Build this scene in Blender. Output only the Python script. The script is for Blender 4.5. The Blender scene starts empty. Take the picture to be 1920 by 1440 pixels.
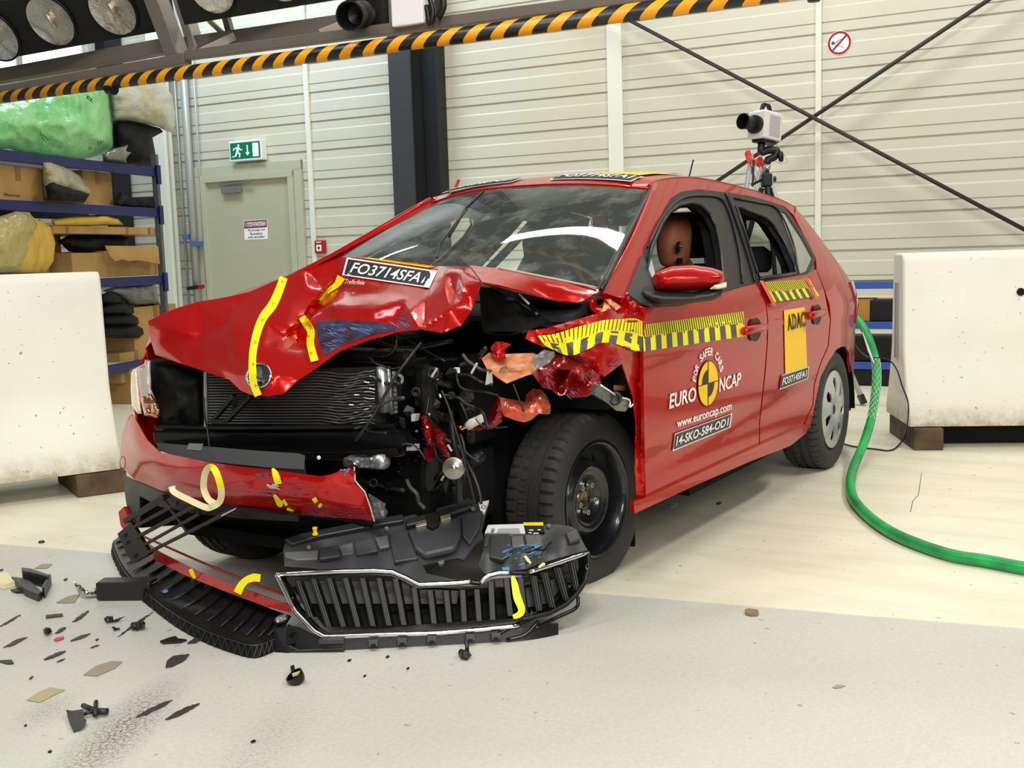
import bpy, bmesh, math, random
from mathutils import Vector, Matrix, noise
from mathutils.geometry import delaunay_2d_cdt
V = Vector
PI = math.pi
rnd = random.Random(7)
SC = bpy.context.scene
COL = SC.collection

# ---------------------------------------------------------------- camera
CP = V((3.0321, 2.3658, 1.1299))
YAW, PITCH, ROLL, FPX = 3.7031, -0.1181, -0.0303, 2055.5
_f = V((math.cos(PITCH) * math.cos(YAW), math.cos(PITCH) * math.sin(YAW), math.sin(PITCH)))
_r = V((math.sin(YAW), -math.cos(YAW), 0.0))
_u = _r.cross(_f)
CF = _f
CR = _r * math.cos(ROLL) + _u * math.sin(ROLL)
CU = -_r * math.sin(ROLL) + _u * math.cos(ROLL)
cam_data = bpy.data.cameras.new('camera')
cam = bpy.data.objects.new('camera', cam_data)
COL.objects.link(cam)
cam_data.sensor_width = 36.0
cam_data.lens = FPX * 36.0 / 1920.0
cam_data.clip_start = 0.05
cam_data.clip_end = 200
m = Matrix((CR, CU, -CF)).transposed().to_4x4()
m.translation = CP
cam.matrix_world = m
SC.camera = cam

# ---------------------------------------------------------------- light
SC.view_settings.view_transform = 'Standard'
SC.view_settings.look = 'None'
SC.view_settings.exposure = -0.14
SC.view_settings.gamma = 1.0
SC.view_settings.use_curve_mapping = False
world = bpy.data.worlds.new('hall_air')
SC.world = world
world.use_nodes = True
wn_ = world.node_tree.nodes['Background']
wn_.inputs[0].default_value = (0.93, 0.95, 0.92, 1)
wn_.inputs[1].default_value = 0.14


def area(name, loc, target, sx, sy, power, col):
    l = bpy.data.lights.new(name, 'AREA')
    l.shape = 'RECTANGLE'
    l.size, l.size_y = sx, sy
    l.energy = power
    l.color = col
    o = bpy.data.objects.new(name, l)
    o.location = loc
    d = (V(target) - V(loc)).normalized()
    o.rotation_euler = d.to_track_quat('-Z', 'Y').to_euler()
    COL.objects.link(o)
    return o


area('hall_lamp_near', (4.6, 4.6, 3.0), (-0.4, 0.3, 0.5), 2.6, 1.6, 250, (1.0, 0.975, 0.92))
area('ceiling_lamp_near', (3.2, 2.2, 5.4), (0.6, 0.4, 0.0), 2.2, 1.2, 215, (1.0, 0.975, 0.91))
area('ceiling_lamp_side', (-2.2, 4.6, 6.0), (-1.6, -0.2, 0.4), 3.5, 0.5, 215, (1.0, 0.975, 0.9))
area('ceiling_lamp_front', (3.0, -1.6, 6.2), (0.4, -0.6, 0.0), 0.5, 4.0, 150, (0.96, 0.98, 1.0))
area('ceiling_lamp_back', (-4.4, -0.5, 6.3), (-6.4, -0.9, 1.2), 5.0, 0.6, 225, (1.0, 0.97, 0.86))
area('skylight_left', (-4.6, -7.0, 6.3), (-7.0, -6.6, 2.4), 3.0, 1.0, 290, (0.72, 0.87, 1.0))


# ---------------------------------------------------------------- pixel to place helpers
def ray(px, py):
    return CF + CR * ((px - 960.0) / FPX) + CU * ((720.0 - py) / FPX)


def onx(px, py, X):
    d = ray(px, py)
    return CP + d * ((X - CP.x) / d.x)


def ony(px, py, Y):
    d = ray(px, py)
    return CP + d * ((Y - CP.y) / d.y)


def onz(px, py, Z=0.0):
    d = ray(px, py)
    return CP + d * ((Z - CP.z) / d.z)


def atd(px, py, D):
    return CP + ray(px, py) * D


def onplane(px, py, P, N):
    d = ray(px, py)
    return CP + d * ((P - CP).dot(N) / d.dot(N))


WP = V((-6.841, -7.491, 0.0))
WD = V((math.cos(1.6605), math.sin(1.6605), 0.0))
WN = V((WD.y, -WD.x, 0.0))
ZU = V((0, 0, 1))


def onwall(px, py, off=0.0):
    return onplane(px, py, WP + WN * off, WN)


def wpt(s, z, off=0.0):
    return WP + WD * s + ZU * z + WN * off


def ws(px, py):
    return (onwall(px, py) - WP).dot(WD)


# ---------------------------------------------------------------- materials
def lin(c):
    return tuple(((v / 255.0) / 12.92 if v / 255.0 <= 0.04045 else ((v / 255.0 + 0.055) / 1.055) ** 2.4) for v in c)


MATS = {}


def mat(name, rgb, rough=0.5, metal=0.0, coat=0.0, bump=0.0, bscale=20.0, var=0.0, vscale=6.0, rgb2=None,
        trans=0.0, alpha=1.0, spec=0.5, emit=None, estr=0.0, ior=1.45):
    if name in MATS:
        return MATS[name]
    mt = bpy.data.materials.new(name)
    mt.use_nodes = True
    nt = mt.node_tree
    b = nt.nodes['Principled BSDF']
    c = lin(rgb) + (1,)
    b.inputs['Base Color'].default_value = c
    b.inputs['Roughness'].default_value = rough
    b.inputs['Metallic'].default_value = metal
    b.inputs['Coat Weight'].default_value = coat
    b.inputs['Coat Roughness'].default_value = 0.03
    b.inputs['Transmission Weight'].default_value = trans
    b.inputs['Alpha'].default_value = alpha
    b.inputs['Specular IOR Level'].default_value = spec
    b.inputs['IOR'].default_value = ior
    if emit:
        b.inputs['Emission Color'].default_value = lin(emit) + (1,)
        b.inputs['Emission Strength'].default_value = estr
    if var or bump:
        tc = nt.nodes.new('ShaderNodeTexCoord')
    if var:
        n = nt.nodes.new('ShaderNodeTexNoise')
        n.inputs['Scale'].default_value = vscale
        n.inputs['Detail'].default_value = 6
        nt.links.new(tc.outputs['Object'], n.inputs['Vector'])
        mx = nt.nodes.new('ShaderNodeMix')
        mx.data_type = 'RGBA'
        c2 = lin(rgb2) + (1,) if rgb2 else tuple(v * (1 - var) for v in c[:3]) + (1,)
        mx.inputs['A'].default_value = c
        mx.inputs['B'].default_value = c2
        r = nt.nodes.new('ShaderNodeValToRGB')
        r.color_ramp.elements[0].position = 0.38
        r.color_ramp.elements[1].position = 0.68
        nt.links.new(n.outputs['Fac'], r.inputs['Fac'])
        nt.links.new(r.outputs['Color'], mx.inputs['Factor'])
        nt.links.new(mx.outputs['Result'], b.inputs['Base Color'])
    if bump:
        n = nt.nodes.new('ShaderNodeTexNoise')
        n.inputs['Scale'].default_value = bscale
        n.inputs['Detail'].default_value = 4
        nt.links.new(tc.outputs['Object'], n.inputs['Vector'])
        bp = nt.nodes.new('ShaderNodeBump')
        bp.inputs['Strength'].default_value = bump
        bp.inputs['Distance'].default_value = 0.02
        nt.links.new(n.outputs['Fac'], bp.inputs['Height'])
        nt.links.new(bp.outputs['Normal'], b.inputs['Normal'])
    MATS[name] = mt
    return mt


def N_(nt, t, **kw):
    n = nt.nodes.new(t)
    for k, v in kw.items():
        setattr(n, k, v)
    return n


def math_(nt, op, a, b=None):
    n = N_(nt, 'ShaderNodeMath', operation=op)
    for i, v in enumerate((a, b)):
        if v is None:
            continue
        if isinstance(v, (int, float)):
            n.inputs[i].default_value = v
        else:
            nt.links.new(v, n.inputs[i])
    return n.outputs[0]


def mixc(nt, fac, a, b):
    n = N_(nt, 'ShaderNodeMix', data_type='RGBA')
    for key, v in (('Factor', fac), ('A', a), ('B', b)):
        if isinstance(v, (int, float)):
            n.inputs[key].default_value = v
        elif isinstance(v, tuple):
            n.inputs[key].default_value = v if len(v) == 4 else v + (1,)
        else:
            nt.links.new(v, n.inputs[key])
    return n.outputs['Result']


def noise_(nt, vec, scale, detail=4, lo=0.35, hi=0.7, rough=0.5, stretch=None):
    if stretch:
        mp = N_(nt, 'ShaderNodeMapping')
        mp.inputs['Scale'].default_value = stretch
        nt.links.new(vec, mp.inputs['Vector'])
        vec = mp.outputs[0]
    n = N_(nt, 'ShaderNodeTexNoise')
    n.inputs['Scale'].default_value = scale
    n.inputs['Detail'].default_value = detail
    n.inputs['Roughness'].default_value = rough
    nt.links.new(vec, n.inputs['Vector'])
    mr = N_(nt, 'ShaderNodeMapRange')
    mr.inputs['From Min'].default_value = lo
    mr.inputs['From Max'].default_value = hi
    nt.links.new(n.outputs['Fac'], mr.inputs['Value'])
    return mr.outputs[0]


RED = mat('red_paint', (176, 8, 3), 0.33, 0.4, 0.45, spec=0.25)
RED_RAW = mat('red_paint_scraped', (160, 8, 8), 0.28, 0.35, 0.6, var=1, vscale=5, rgb2=(100, 8, 14))
PRIMER = mat('bare_primer', (214, 158, 112), 0.5, 0.1, 0.2, var=1, vscale=16, rgb2=(184, 96, 62))
BLACKP = mat('black_plastic', (17, 17, 18), 0.42, bump=0.05, bscale=200)
BLACKM = mat('black_matt', (10, 10, 11), 0.7, spec=.3)
GLOSSB = mat('black_gloss', (12, 12, 13), 0.18)
GREYP = mat('grey_plastic', (58, 58, 60), 0.5, bump=0.05, bscale=150)
DARKM = mat('dark_metal', (40, 40, 42), 0.4, 0.7)
RUBBER = mat('rubber', (36, 36, 37), 0.62, bump=0.03, bscale=120)
CHROME = mat('chrome', (225, 225, 228), 0.12, 1.0)
ALU = mat('aluminium', (176, 178, 178), 0.38, 0.85, bump=0.1, bscale=60)
STEEL = mat('painted_steel_grey', (104, 98, 92), 0.5, 0.1)
STEELL = mat('painted_steel_light', (178, 174, 160), 0.5, 0.1)
BLUE = mat('rack_blue', (22, 29, 88), 0.45)
BLUE2 = mat('shelf_blue', (52, 84, 170), 0.45)
WHITE = mat('white_plastic', (236, 236, 232), 0.4)
YEL = mat('yellow_sticker', (250, 200, 0), 0.45)
YTAPE = mat('yellow_tape', (240, 226, 20), 0.45)
DGREY = mat('sticker_grey', (66, 66, 68), 0.5)
STKBLK = mat('sticker_black', (22, 22, 24), 0.45)
STKWHT = mat('sticker_white', (245, 245, 245), 0.4)
CARD = mat('cardboard', (172, 136, 82), 0.85, var=1, vscale=3, rgb2=(150, 116, 68), bump=0.06, bscale=30)
CARD2 = mat('cardboard_tape', (134, 98, 56), 0.5)
GREENH = mat('green_hose', (22, 176, 84), 0.38, var=1, vscale=9, rgb2=(28, 128, 74))
SKYW = mat('window_daylight', (225, 238, 250), 0.5, emit=(225, 240, 255), estr=1.5)


# ---------------------------------------------------------------- mesh helpers
class MB:
    def __init__(self):
        self.v = []
        self.f = []
        self.mi = []

    def add(self, vs, fs, mi=0):
        n = len(self.v)
        self.v += [V(p) for p in vs]
        self.f += [tuple(i + n for i in f) for f in fs]
        self.mi += [mi] * len(fs)
        return self

    def frame(self, c, ax, ay, az, sx, sy, sz, mi=0):
        c = V(c)
        vs = [c + ax * (sx * i) + ay * (sy * j) + az * (sz * k) for k in (-.5, .5) for j in (-.5, .5) for i in (-.5, .5)]
        fs = [(0, 2, 3, 1), (4, 5, 7, 6), (0, 1, 5, 4), (2, 6, 7, 3), (0, 4, 6, 2), (1, 3, 7, 5)]
        return self.add(vs, fs, mi)

    def box(self, a, b, mi=0):
        a, b = V(a), V(b)
        return self.frame((a + b) / 2, V((1, 0, 0)), V((0, 1, 0)), ZU, abs(b.x - a.x), abs(b.y - a.y), abs(b.z - a.z), mi)

    def bar(self, a, b, w, h, up=ZU, mi=0):
        a, b = V(a), V(b)
        d = (b - a).normalized()
        s = d.cross(up)
        if s.length < 1e-4:
            s = d.cross(V((1, 0, 0)))
        s.normalize()
        t = s.cross(d).normalized()
        return self.frame((a + b) / 2, d, s, t, (b - a).length, w, h, mi)

    def tube(self, pts, r, seg=10, caps=True, mi=0, flat=1.0):
        pts = [V(p) for p in pts]
        n = len(pts)
        rs = r if isinstance(r, (list, tuple)) else [r] * n
        base = len(self.v)
        prev = None
        vs = []
        for i, p in enumerate(pts):
            d = (pts[min(i + 1, n - 1)] - pts[max(i - 1, 0)])
            d = d.normalized() if d.length > 1e-9 else V((0, 0, 1))
            if prev is None:
                a = d.cross(ZU)
                if a.length < 1e-3:
                    a = d.cross(V((1, 0, 0)))
            else:
                a = prev - d * prev.dot(d)
                if a.length < 1e-6:
                    a = d.cross(ZU)
            a.normalize()
            prev = a
            b = d.cross(a)
            for k in range(seg):
                t = 2 * PI * k / seg
                vs.append(p + (a * math.cos(t) + b * (math.sin(t) * flat)) * rs[i])
        fs = []
        for i in range(n - 1):
            for k in range(seg):
                k2 = (k + 1) % seg
                fs.append((i * seg + k, i * seg + k2, (i + 1) * seg + k2, (i + 1) * seg + k))
        if caps:
            fs.append(tuple(range(seg - 1, -1, -1)))
            fs.append(tuple((n - 1) * seg + k for k in range(seg)))
        return self.add(vs, fs, mi)

    def lathe(self, prof, c, axis, ref=None, seg=32, close=False, mi=0):
        """prof: (radius, height along axis)"""
        c = V(c)
        axis = V(axis).normalized()
        a = V(ref) if ref else axis.cross(ZU)
        if a.length < 1e-3:
            a = axis.cross(V((1, 0, 0)))
        a = (a - axis * a.dot(axis)).normalized()
        b = axis.cross(a)
        vs = []
        for r, h in prof:
            for k in range(seg):
                t = 2 * PI * k / seg
                vs.append(c + axis * h + (a * math.cos(t) + b * math.sin(t)) * r)
        fs = []
        n = len(prof)
        for i in range(n if close else n - 1):
            j = (i + 1) % n
            for k in range(seg):
                k2 = (k + 1) % seg
                fs.append((i * seg + k, i * seg + k2, j * seg + k2, j * seg + k))
        return self.add(vs, fs, mi)

    def prism(self, poly, ext, mi=0):
        """closed 3D polygon extruded by vector ext"""
        poly = [V(p) for p in poly]
        ext = V(ext)
        n = len(poly)
        vs = poly + [p + ext for p in poly]
        fs = [tuple(range(n - 1, -1, -1)), tuple(range(n, 2 * n))]
        fs += [(i, (i + 1) % n, n + (i + 1) % n, n + i) for i in range(n)]
        return self.add(vs, fs, mi)

    def grid(self, rows, mi=0, closed=False):
        """rows of equal-length point lists"""
        m_ = len(rows[0])
        vs = [p for r in rows for p in r]
        fs = []
        for i in range(len(rows) - 1):
            for j in range(m_ if closed else m_ - 1):
                j2 = (j + 1) % m_
                fs.append((i * m_ + j, i * m_ + j2, (i + 1) * m_ + j2, (i + 1) * m_ + j))
        return self.add(vs, fs, mi)

    def build(self, name, material, parent=None, smooth=False, bevel=0.0, solid=0.0, auto=None, sub=0, flip=False, offset=-1.0):
        me = bpy.data.meshes.new(name)
        org = V((0, 0, 0))
        me.from_pydata([tuple(p) for p in self.v], [], self.f)
        for mt in (material if isinstance(material, (list, tuple)) else [material]):
            me.materials.append(mt)
        for p, i in zip(me.polygons, self.mi):
            p.material_index = i
        bm = bmesh.new()
        bm.from_mesh(me)
        bmesh.ops.remove_doubles(bm, verts=bm.verts, dist=1e-5)
        bmesh.ops.recalc_face_normals(bm, faces=bm.faces)
        if flip:
            bmesh.ops.reverse_faces(bm, faces=bm.faces)
        bm.to_mesh(me)
        bm.free()
        if parent is None:
            xs = [v.co for v in me.vertices]
            lo = V((min(p.x for p in xs), min(p.y for p in xs), min(p.z for p in xs)))
            hi = V((max(p.x for p in xs), max(p.y for p in xs), max(p.z for p in xs)))
            org = V(((lo.x + hi.x) / 2, (lo.y + hi.y) / 2, lo.z))
            for v in me.vertices:
                v.co -= org
        o = bpy.data.objects.new(name, me)
        COL.objects.link(o)
        if parent is not None:
            o.parent = parent
            o.matrix_parent_inverse = world_of(parent).inverted()
        else:
            o.location = org
        if smooth or auto:
            for p in me.polygons:
                p.use_smooth = True
            if auto:
                me.set_sharp_from_angle(angle=math.radians(auto))
        if solid:
            s = o.modifiers.new('thickness', 'SOLIDIFY')
            s.thickness = solid
            s.offset = offset
            if smooth or auto:
                e = o.modifiers.new('edges', 'EDGE_SPLIT')
                e.split_angle = math.radians(auto or 38)
        if sub:
            s = o.modifiers.new('subdivision', 'SUBSURF')
            s.levels = s.render_levels = sub
        if bevel:
            s = o.modifiers.new('bevel', 'BEVEL')
            s.width = bevel
            s.segments = 2
            s.limit_method = 'ANGLE'
            s.angle_limit = math.radians(40)
        return o


WORLD = {}


def world_of(o):
    if o.name in WORLD:
        return WORLD[o.name]
    return Matrix.Identity(4) if o.parent else Matrix.Translation(o.location)


def thing(name, label, cat, loc, group=None):
    o = bpy.data.objects.new(name, None)
    o.empty_display_size = 0.1
    COL.objects.link(o)
    o.location = V(loc)
    o['label'] = label
    o['category'] = cat
    if group:
        o['group'] = group
    return o


def tag(o, label, cat, group=None, kind=None):
    o['label'] = label
    o['category'] = cat
    if group:
        o['group'] = group
    if kind:
        o['kind'] = kind
    return o


def struct(o):
    o['kind'] = 'structure'
    return o


def spline(pts, n=8):
    """Catmull-Rom through 3D points"""
    pts = [V(p) for p in pts]
    P = [pts[0] * 2 - pts[1]] + pts + [pts[-1] * 2 - pts[-2]]
    out = []
    for i in range(1, len(P) - 2):
        a, b, c, d = P[i - 1], P[i], P[i + 1], P[i + 2]
        for k in range(n):
            t = k / n
            out.append(0.5 * ((2 * b) + (c - a) * t + (2 * a - 5 * b + 4 * c - d) * t * t + (3 * b - a - 3 * c + d) * t ** 3))
    out.append(pts[-1])
    return out


def bil(q, u, v):
    """q = top-left, top-right, bottom-right, bottom-left; v=0 at top"""
    q = [V(p) for p in q]
    return (q[0] * (1 - u) + q[1] * u) * (1 - v) + (q[3] * (1 - u) + q[2] * u) * v


def textmesh(s, bold=0.0, shear=0.0):
    """letters in the unit box: list of (u, v) with v=0 at top, faces"""
    cu = bpy.data.curves.new('lettering', 'FONT')
    cu.body = s
    cu.offset = bold
    cu.shear = shear
    cu.resolution_u = 3
    o = bpy.data.objects.new('lettering', cu)
    me = bpy.data.meshes.new_from_object(o)
    bpy.data.objects.remove(o)
    bpy.data.curves.remove(cu)
    vs = [(v.co.x, v.co.y) for v in me.vertices]
    fs = [tuple(p.vertices) for p in me.polygons]
    bpy.data.meshes.remove(me)
    x0, x1 = min(v[0] for v in vs), max(v[0] for v in vs)
    y0, y1 = min(v[1] for v in vs), max(v[1] for v in vs)
    return [((x - x0) / (x1 - x0), 1 - (y - y0) / (y1 - y0)) for x, y in vs], fs


def text_on(s, quad, fn, name, material, parent, bold=0.0, shear=0.0):
    """quad = four pixel corners, fn maps a pixel to a point on the surface"""
    vs, fs = textmesh(s, bold, shear)
    mb = MB()
    out = []
    for u, v in vs:
        p = bil([(a, b, 0) for a, b in quad], u, v)
        out.append(fn(p.x, p.y))
    mb.add(out, fs)
    return mb.build(name, material, parent)


def sheet_px(quad, fn, nu=8, nv=4):
    rows = []
    for j in range(nv + 1):
        rows.append([fn(*bil([(a, b, 0) for a, b in quad], i / nu, j / nv)[:2]) for i in range(nu + 1)])
    return MB().grid(rows)


def inpoly(x, y, poly):
    c = False
    n = len(poly)
    for i in range(n):
        x1, y1 = poly[i]
        x2, y2 = poly[(i + 1) % n]
        if (y1 > y) != (y2 > y) and x < (x2 - x1) * (y - y1) / (y2 - y1) + x1:
            c = not c
    return c


def polyfill(poly, step, holes=()):
    """triangulate a 2D outline with inner points on a grid; returns verts2d, tris"""
    def dens(pl):
        out = []
        for i in range(len(pl)):
            a, b = V(pl[i] + (0,)), V(pl[(i + 1) % len(pl)] + (0,))
            k = max(1, int((b - a).length / step))
            for t in range(k):
                p = a.lerp(b, t / k)
                out.append((p.x, p.y))
        return out
    pts, edges = [], []
    loops = []
    for pl in (poly,) + tuple(holes):
        d = dens(pl)
        n0 = len(pts)
        pts += d
        edges += [(n0 + i, n0 + (i + 1) % len(d)) for i in range(len(d))]
        loops.append(d)
    xs = [p[0] for p in poly]
    ys = [p[1] for p in poly]
    y = min(ys) + step * 0.5
    row = 0
    while y < max(ys):
        x = min(xs) + step * (0.5 if row % 2 else 0.0)
        while x < max(xs):
            if inpoly(x, y, loops[0]) and not any(inpoly(x, y, h) for h in loops[1:]):
                if min((x - a) ** 2 + (y - b) ** 2 for a, b in pts[:sum(len(l) for l in loops)]) > (step * 0.45) ** 2:
                    pts.append((x, y))
            x += step
        y += step * 0.87
        row += 1
    r = delaunay_2d_cdt([V(p) for p in pts], edges, [], 0, 1e-6)
    vs, fs = r[0], r[2]
    keep = []
    for f in fs:
        cx = sum(vs[i].x for i in f) / len(f)
        cy = sum(vs[i].y for i in f) / len(f)
        if inpoly(cx, cy, loops[0]) and not any(inpoly(cx, cy, h) for h in loops[1:]):
            keep.append(tuple(f))
    return [(p.x, p.y) for p in vs], keep


def panel(poly, step, fn, holes=()):
    vs, fs = polyfill(poly, step, holes)
    return MB().add([fn(x, y) for x, y in vs], fs)
# ================================================================ the hall
def floor_mat():
    mt = bpy.data.materials.new('epoxy_floor')
    mt.use_nodes = True
    nt = mt.node_tree
    b = nt.nodes['Principled BSDF']
    tc = N_(nt, 'ShaderNodeTexCoord')
    P = tc.outputs['Object']
    sep = N_(nt, 'ShaderNodeSeparateXYZ')
    nt.links.new(P, sep.inputs[0])
    a, c = onz(0, 1020), onz(1920, 1178)
    d = (c - a).normalized()
    n = V((-d.y, d.x, 0))
    if n.dot(CP - a) < 0:
        n = -n
    lx = math_(nt, 'MULTIPLY', sep.outputs[0], n.x)
    ly = math_(nt, 'MULTIPLY', sep.outputs[1], n.y)
    dist = math_(nt, 'SUBTRACT', math_(nt, 'ADD', lx, ly), n.dot(a))
    wob = noise_(nt, P, 1.5, 3, 0, 1)
    dist2 = math_(nt, 'ADD', dist, math_(nt, 'MULTIPLY', math_(nt, 'SUBTRACT', wob, 0.5), 0.03))
    mr = N_(nt, 'ShaderNodeMapRange')
    mr.inputs['From Min'].default_value = -0.006
    mr.inputs['From Max'].default_value = 0.012
    nt.links.new(dist2, mr.inputs['Value'])
    near = mr.outputs[0]
    big = noise_(nt, P, 0.9, 5, 0.3, 0.72)
    streak = noise_(nt, P, 5, 6, 0.45, 0.8, 0.6, (1.0, 0.16, 1))
    fine = noise_(nt, P, 70, 3, 0.3, 0.8, 0.7)
    cream = mixc(nt, big, lin((237, 233, 212)), lin((224, 218, 194)))
    cream = mixc(nt, math_(nt, 'MULTIPLY', streak, 0.45), cream, lin((178, 170, 146)))
    grey = mixc(nt, big, lin((208, 207, 197)), lin((190, 189, 180)))
    grey = mixc(nt, math_(nt, 'MULTIPLY', fine, 0.25), grey, lin((140, 137, 126)))
    col = mixc(nt, near, cream, grey)
    # dusty scuffed patches where the dirt was swept
    q = onz(255, 1330)
    q2 = onz(420, 1180)

    def blob(c0, rx, ry, ang):
        vm = N_(nt, 'ShaderNodeMapping', vector_type='TEXTURE')
        vm.inputs['Location'].default_value = c0
        vm.inputs['Rotation'].default_value = (0, 0, ang)
        vm.inputs['Scale'].default_value = (rx, ry, 1)
        nt.links.new(P, vm.inputs['Vector'])
        ln = N_(nt, 'ShaderNodeVectorMath', operation='LENGTH')
        nt.links.new(vm.outputs[0], ln.inputs[0])
        m2 = N_(nt, 'ShaderNodeMapRange')
        m2.inputs['From Min'].default_value = 1.0
        m2.inputs['From Max'].default_value = 0.15
        nt.links.new(ln.outputs['Value'], m2.inputs['Value'])
        return m2.outputs[0]
    e = onz(150, 1440) - onz(340, 1250)
    ang = math.atan2(e.y, e.x)
    gr = noise_(nt, P, 110, 4, 0.42, 0.62, 0.8)
    d1 = blob(onz(225, 1370), 0.42, 0.11, ang)
    d2 = blob(onz(90, 1330), 0.16, 0.09, ang)
    d3 = blob(onz(480, 1420), 0.5, 0.12, ang)
    dd = math_(nt, 'ADD', d1, math_(nt, 'ADD', math_(nt, 'MULTIPLY', d2, 0.5), math_(nt, 'MULTIPLY', d3, 0.3)))
    dirt = math_(nt, 'MULTIPLY', math_(nt, 'MULTIPLY', dd, gr), 1.1)
    col = mixc(nt, dirt, col, lin((84, 78, 68)))
    speck = noise_(nt, P, 24, 2, 0.71, 0.74)
    col = mixc(nt, math_(nt, 'MULTIPLY', speck, 0.5), col, lin((110, 102, 84)))
    nt.links.new(col, b.inputs['Base Color'])
    rg = N_(nt, 'ShaderNodeMapRange')
    rg.inputs['To Min'].default_value = 0.30
    rg.inputs['To Max'].default_value = 0.52
    nt.links.new(big, rg.inputs['Value'])
    nt.links.new(rg.outputs[0], b.inputs['Roughness'])
    b.inputs['Specular IOR Level'].default_value = 0.35
    bp = N_(nt, 'ShaderNodeBump')
    bp.inputs['Strength'].default_value = 0.06
    bp.inputs['Distance'].default_value = 0.01
    nt.links.new(fine, bp.inputs['Height'])
    nt.links.new(bp.outputs[0], b.inputs['Normal'])
    return mt


fl = MB().box((-16, -18, -0.1), (7, 9, 0)).build('floor', floor_mat())
for v in fl.data.vertices:
    v.co += fl.location
fl.location = (0, 0, 0)
struct(fl)


def wall_mat():
    mt = bpy.data.materials.new('cassette_wall')
    mt.use_nodes = True
    nt = mt.node_tree
    b = nt.nodes['Principled BSDF']
    tc = N_(nt, 'ShaderNodeTexCoord')
    big = noise_(nt, tc.outputs['Object'], 0.8, 4, 0.3, 0.75, 0.5, (1, 1, 0.4))
    c = mixc(nt, big, lin((208, 205, 189)), lin((200, 197, 181)))
    f = noise_(nt, tc.outputs['Object'], 0.9, 3, 0.55, 0.8, 0.5, (1, 1.2, 0.25))
    c = mixc(nt, math_(nt, 'MULTIPLY', f, 0.35), c, lin((206, 196, 150)))
    nt.links.new(c, b.inputs['Base Color'])
    b.inputs['Roughness'].default_value = 0.42
    return mt


WALLM = wall_mat()
# horizontal cassette joints are real folds in the sheet
prof = []
z = -0.27
zs = []
k = 0
while z < 7.2:
    zs.append(z)
    z += 0.335
prof.append((0.0, 0.0))
for z0 in zs:
    for za, dpt in ((z0, 0.012), (z0 + 0.095, 0.012)):
        if za > 0.02:
            prof += [(za - 0.006, 0.0), (za - 0.004, -dpt), (za + 0.004, -dpt), (za + 0.006, 0.0)]
    if z0 + 0.24 > 0.02:
        prof += [(z0 + 0.225, 0.0), (z0 + 0.24, -0.006), (z0 + 0.33, -0.006)]
mb = MB()
S0, S1 = -9.0, 15.0
mb.grid([[wpt(S0, z_, o_) for z_, o_ in prof], [wpt(S1, z_, o_) for z_, o_ in prof]])
struct(mb.build('wall_back', WALLM, None))
mb = MB()
mb.frame(wpt(3, 3.6, -0.12), WD, WN, ZU, 24, 0.08, 7.2)
struct(mb.build('wall_back', mat('wall_core', (90, 90, 85), 0.9)))
# left side wall (behind the rack)
s_l = S0
a = wpt(-6.2, 0, -0.02)
mb = MB().frame(a + V((5.0, -1.3, 3.6)), V((1, 0.0, 0)), V((0, 1, 0)), ZU, 14, 0.1, 7.2)
struct(mb.build('wall_left', mat('side_wall', (200, 202, 196), 0.6)))

TRIMW = mat('trim_white', (226, 226, 212), 0.4)
for i, (px, py, wd_, of) in enumerate(((580, 250, 0.065, 0.03), (1155, 200, 0.16, 0.03), (1535, 300, 0.055, 0.03), (310, 430, 0.20, 0.35), (328, 430, 0.06, 0.2))):
    s = ws(px, py) if i < 3 else (onwall(px, py, of) - WP).dot(WD)
    mb = MB().frame(wpt(s, 3.5, of / 2 if i < 3 else of), WD, WN, ZU, wd_, of if i < 3 else 0.05, 7.0)
    struct(mb.build('trim_%d' % (i + 1), TRIMW, bevel=0.004))

# steel column: an H section in dark blue-grey paint
COLM = mat('column_blue_grey', (60, 61, 64), 0.45)
sa = (onwall(731, 200, 0.32) - WP).dot(WD)
sb = (onwall(800, 200, 0.05) - WP).dot(WD)
mb = MB()
cs = sa + 0.14
mb.frame(wpt(cs, 3.5, 0.31), WD, WN, ZU, 0.28, 0.02, 7.0)
mb.frame(wpt(cs, 3.5, 0.02), WD, WN, ZU, 0.28, 0.02, 7.0)
mb.frame(wpt(cs, 3.5, 0.165), WD, WN, ZU, 0.014, 0.28, 7.0)
struct(mb.build('trim_6', COLM))
mb = MB().frame(wpt(cs + 0.30, 3.5, 0.10), WD, WN, ZU, 0.20, 0.18, 7.0)
struct(mb.build('trim_7', mat('column_black', (20, 22, 26), 0.5), bevel=0.01))
# second column far left, seen above the lamp frame
s = (onwall(192, 95, 0.3) - WP).dot(WD)
mb = MB().frame(wpt(s, 3.5, 0.2), WD, WN, ZU, 0.18, 0.28, 7.0)
struct(mb.build('trim_8', mat('column_black', (20, 22, 26), 0.5), bevel=0.01))


# windows high in the back wall, left bay
def window(i, px0, px1, py0, py1):
    a = onwall(px0, py1, 0.03)
    b = onwall(px1, py0, 0.03)
    s0, s1 = (a - WP).dot(WD), (b - WP).dot(WD)
    z0, z1 = a.z, b.z
    root = bpy.data.objects.new('window_%d' % i, None)
    COL.objects.link(root)
    root.location = wpt((s0 + s1) / 2, z0, 0.0)
    struct(root)
    mb = MB().frame(wpt((s0 + s1) / 2, (z0 + z1) / 2, 0.02), WD, WN, ZU, s1 - s0, 0.01, z1 - z0)
    mb.build('pane', SKYW, root)
    mb = MB()
    for s_ in (s0, s1):
        mb.frame(wpt(s_, (z0 + z1) / 2, 0.03), WD, WN, ZU, 0.06, 0.05, z1 - z0 + 0.06)
    for z_ in (z0, z1):
        mb.frame(wpt((s0 + s1) / 2, z_, 0.03), WD, WN, ZU, s1 - s0, 0.05, 0.06)
    mb.build('window_frame', TRIMW, root)


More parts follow.
